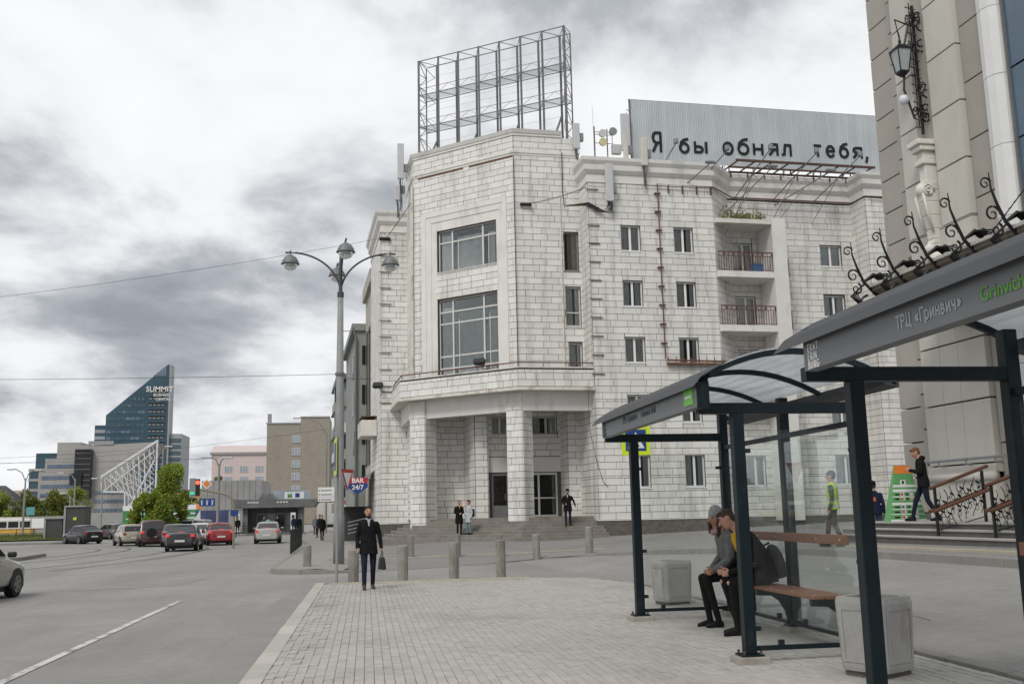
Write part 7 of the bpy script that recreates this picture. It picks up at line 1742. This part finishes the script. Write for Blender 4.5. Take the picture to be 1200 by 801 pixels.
for k, (x, mt) in enumerate(((-44.5, 'sign_white'), (-42.4, 'sign_white'), (-40.2, 'sign_lime'))):
    ab = thing('stop_board', ('plain white board next to the tram', 'plain white board between the tram and the kiosks', 'lime bordered board beside the kiosk')[k], 'sign', (0, 145, 0)); z0 = .9 if k < 2 else 2.3
    MB().box(x, x+1.6 if k < 2 else x+1.1, 0, .15, z0, z0+(1.3 if k < 2 else .9)).build('board', mt, ab); MB().box(x+.3, x+.4, .03, .12, -.1, z0).build('leg', 'frame_steel', ab)
    if k == 2: MB().box(x+.2, x+.9, -.02, 0, z0+.2, z0+.7).build('blue_field', 'sign_blue', ab)
trl = thing('stop_railing', 'brown metal railing along the tram stop platform', 'railing', (0, 128, 0))
for k in range(14):
    x = -60+k*1.9; MB().box(x, x+.08, 0, .08, -.1, .95).build('post', 'dark_rust', trl); MB().box(x+.08, x+1.9, .02, .06, .85, .93).build('rail', 'dark_rust', trl); MB().box(x+.08, x+1.9, .02, .06, .4, .46).build('rail', 'dark_rust', trl)
# verge
vg = sheet('grass_verge', axis([(-46, -14, 2)]), [104, 106, 109, 113], lambda x, y: .0+.35*math.sin((y-104)/9*3.14), 'grass'); tag(vg, kind='structure')
rg = random.Random(9); gm = MB()
for i in range(9000):
    x, y = rg.uniform(-46, -14), rg.uniform(104, 113); z = .35*math.sin((y-104)/9*3.14); h = rg.uniform(.12, .35); a = rg.uniform(0, 6.28)
    gm.add([(x, y, z), (x+.06*math.cos(a), y+.06*math.sin(a), z), (x+rg.gauss(0, .05), y, z+h)], [(0, 1, 2)])
tag(gm.build('verge_grass', 'grass'), 'yellowish green grass on the verge by the kiosks', 'grass', kind='stuff')
# far lamps and poles
def far_lamp(lab, x, y, h, heads, wood=False):
    l_ = thing('street_lamp', lab, 'street lamp', (x, y, -.1), 0, 'far street lamps')
    MB().tube([(0, 0, 0), (0, 0, h)], [.14, .07], 8).build('pole', 'lamp_pole', l_)
    for dx, dz in heads:
        MB().tube([(0, 0, h-.3), (dx*.25, 0, h+dz*.6), (dx*.7, 0, h+dz), (dx, 0, h+dz*.95)], .05, 6).build('arm', 'lamp_pole', l_)
        MB().box(dx-.35, dx+.35, -.12, .12, h+dz*.95-.08, h+dz*.95+.06).build('lamp_head', 'antenna_grey', l_, bevel=.04)
far_lamp('far lamp with two arms behind the traffic light', -10.5, 75, 5.6, ((-.9, .5), (.6, .45)))
far_lamp('lamp with one long arm rising before the brick tower', -3.9, 100, 9.9, ((-2.9, 1.4),))
far_lamp('double lamp at the left beside the teal banner', -34.6, 110, 6.2, ((-1.5, 1.0), (1.2, .9)))
far_lamp('slim lamp pole just right of the double lamp', -33.0, 122, 6.6, ((-1.6, .7),))
far_lamp('thick pole between the two bushy trees', -19.4, 101, 8.4, ((.5, .3),))
far_lamp('lamp pole before the dark shaft of the offices', -30.0, 122, 6.2, ((-.9, .4),)); far_lamp('short lamp pole left of the tall dark kiosk', -31.8, 116, 4.5, ((-.8, .3),)); far_lamp('lamp pole near the truss foot', -25.4, 118, 5.4, ((-.9, .4),))
bn = thing('banner', 'small teal banner on the double lamp pole', 'banner', (0, 109.8, 0)); MB().box(-34.3, -33.5, 0, .04, 2.4, 3.2).build('cloth', 'jacket_teal', bn)
# ------------------------------------------------------------------ trees
mk('bark', (.06, .048, .035), .9, .3, 4); 
def leafmat(name, col):
    m_ = mk(name, col, .6, .25, .8, island=.5); t = m_.node_tree; b = t.nodes['Principled BSDF']; tr_ = t.nodes.new('ShaderNodeBsdfTranslucent'); tr_.inputs[0].default_value = (col[0]*1.5, col[1]*1.5, col[2], 1)
    mx = t.nodes.new('ShaderNodeMixShader'); mx.inputs[0].default_value = .35; t.links.new(b.outputs[0], mx.inputs[1]); t.links.new(tr_.outputs[0], mx.inputs[2]); t.links.new(mx.outputs[0], t.nodes['Material Output'].inputs[0])
leafmat('leaf_spring', (.20, .25, .035)); leafmat('leaf_mid', (.085, .13, .028)); leafmat('leaf_olive', (.15, .17, .035))
def tree(lab, x, y, h, rw_, n, leaf, seed, group=None, ls=.22):
    rr = random.Random(seed); t = thing('tree', lab, 'tree', (x, y, -.1), 0, group)
    tk_ = MB(); tk_.tube([(0, 0, 0), (.05, 0, h*.3), (-.05, .05, h*.6), (0, 0, h*.92)], [.14, .11, .07, .02], 7); clumps = []
    for i in range(16):
        zz_ = h*rr.uniform(.15, .95); a = rr.uniform(0, 6.28); env = rw_*math.sin(min(1, (zz_/h)*.9+.12)*math.pi)**.7; r_ = env*rr.uniform(.35, .95)
        p = (r_*math.cos(a), r_*math.sin(a), zz_); tk_.tube([(0, 0, max(.2, zz_-h*.15)), (p[0]*.5, p[1]*.5, zz_-h*.05), p], [.05, .03, .012], 5); clumps.append((p, rr.uniform(.25, .5)*rw_))
    tk_.build('trunk', 'bark', t); lf = MB()
    for i in range(n):
        (cx, cy, cz), cr = clumps[i % len(clumps)]; v = Vector((rr.gauss(0, 1), rr.gauss(0, 1), rr.gauss(0, 1))).normalized()*cr*rr.uniform(.3, 1)**.5
        p = Vector((cx, cy, cz))+v; a = Vector((rr.gauss(0, 1), rr.gauss(0, 1), rr.gauss(0, 1))).normalized(); b = a.orthogonal().normalized(); s = ls*rr.uniform(.5, 1.2)
        lf.add([p, p+a*s*.5+b*s*.35, p+a*s, p+a*s*.5-b*s*.35], [(0, 1, 2, 3)])
    lf.build('crown', leaf, t)
tree('bright green young tree left of the thick pole', -20.2, 97, 4.0, 1.3, 5200, 'leaf_spring', 1, None, .26); tree('tallest bright green tree right of the thick pole', -17.9, 98, 6.8, 1.8, 6500, 'leaf_spring', 2, None, .28); tree('low green bush at the foot of the tall tree', -18.8, 96, 4.2, 1.4, 5200, 'leaf_spring', 3, None, .26)
rt = random.Random(21)
for i in range(11): tree(('olive green', 'bright green', 'mid green')[i % 3]+' spring tree in the row before the apartment blocks', -113+i*2.9+rt.uniform(-1, 1), 318+rt.uniform(-15, 15), rt.uniform(8, 11), rt.uniform(3, 4), 2200, ('leaf_olive', 'leaf_spring', 'leaf_mid')[i % 3], 30+i, 'trees before the apartment blocks', .8)
for i in range(9): tree(('bright green', 'olive green')[i % 2]+' leafy tree in the row right of the truss', -64+i*5.2, 340+rt.uniform(-10, 10), rt.uniform(7, 11), rt.uniform(3, 4), 1200, ('leaf_spring', 'leaf_olive')[i % 2], 60+i, 'trees right of the truss', .8)
tree('small dark conifer-like tree by the pink building', -18.0, 128, 7.0, 1.0, 1500, 'leaf_mid', 90)
ft = MB(); rf2 = random.Random(4)
for i in range(16000):
    x = rf2.uniform(-420, 330); y = rf2.uniform(760, 800); z = abs(rf2.gauss(0, 6))+rf2.uniform(0, 5); s = rf2.uniform(1.2, 2.6); a = rf2.uniform(0, 6.28)
    ft.quad((x, y, z), (x+s*math.cos(a), y+s*math.sin(a), z+s*.3), (x+s*.6, y, z+s), (x-s*.4, y, z+s*.7))
tag(ft.build('far_woods', 'leaf_olive'), 'far band of trees along the horizon', 'woods', kind='stuff')
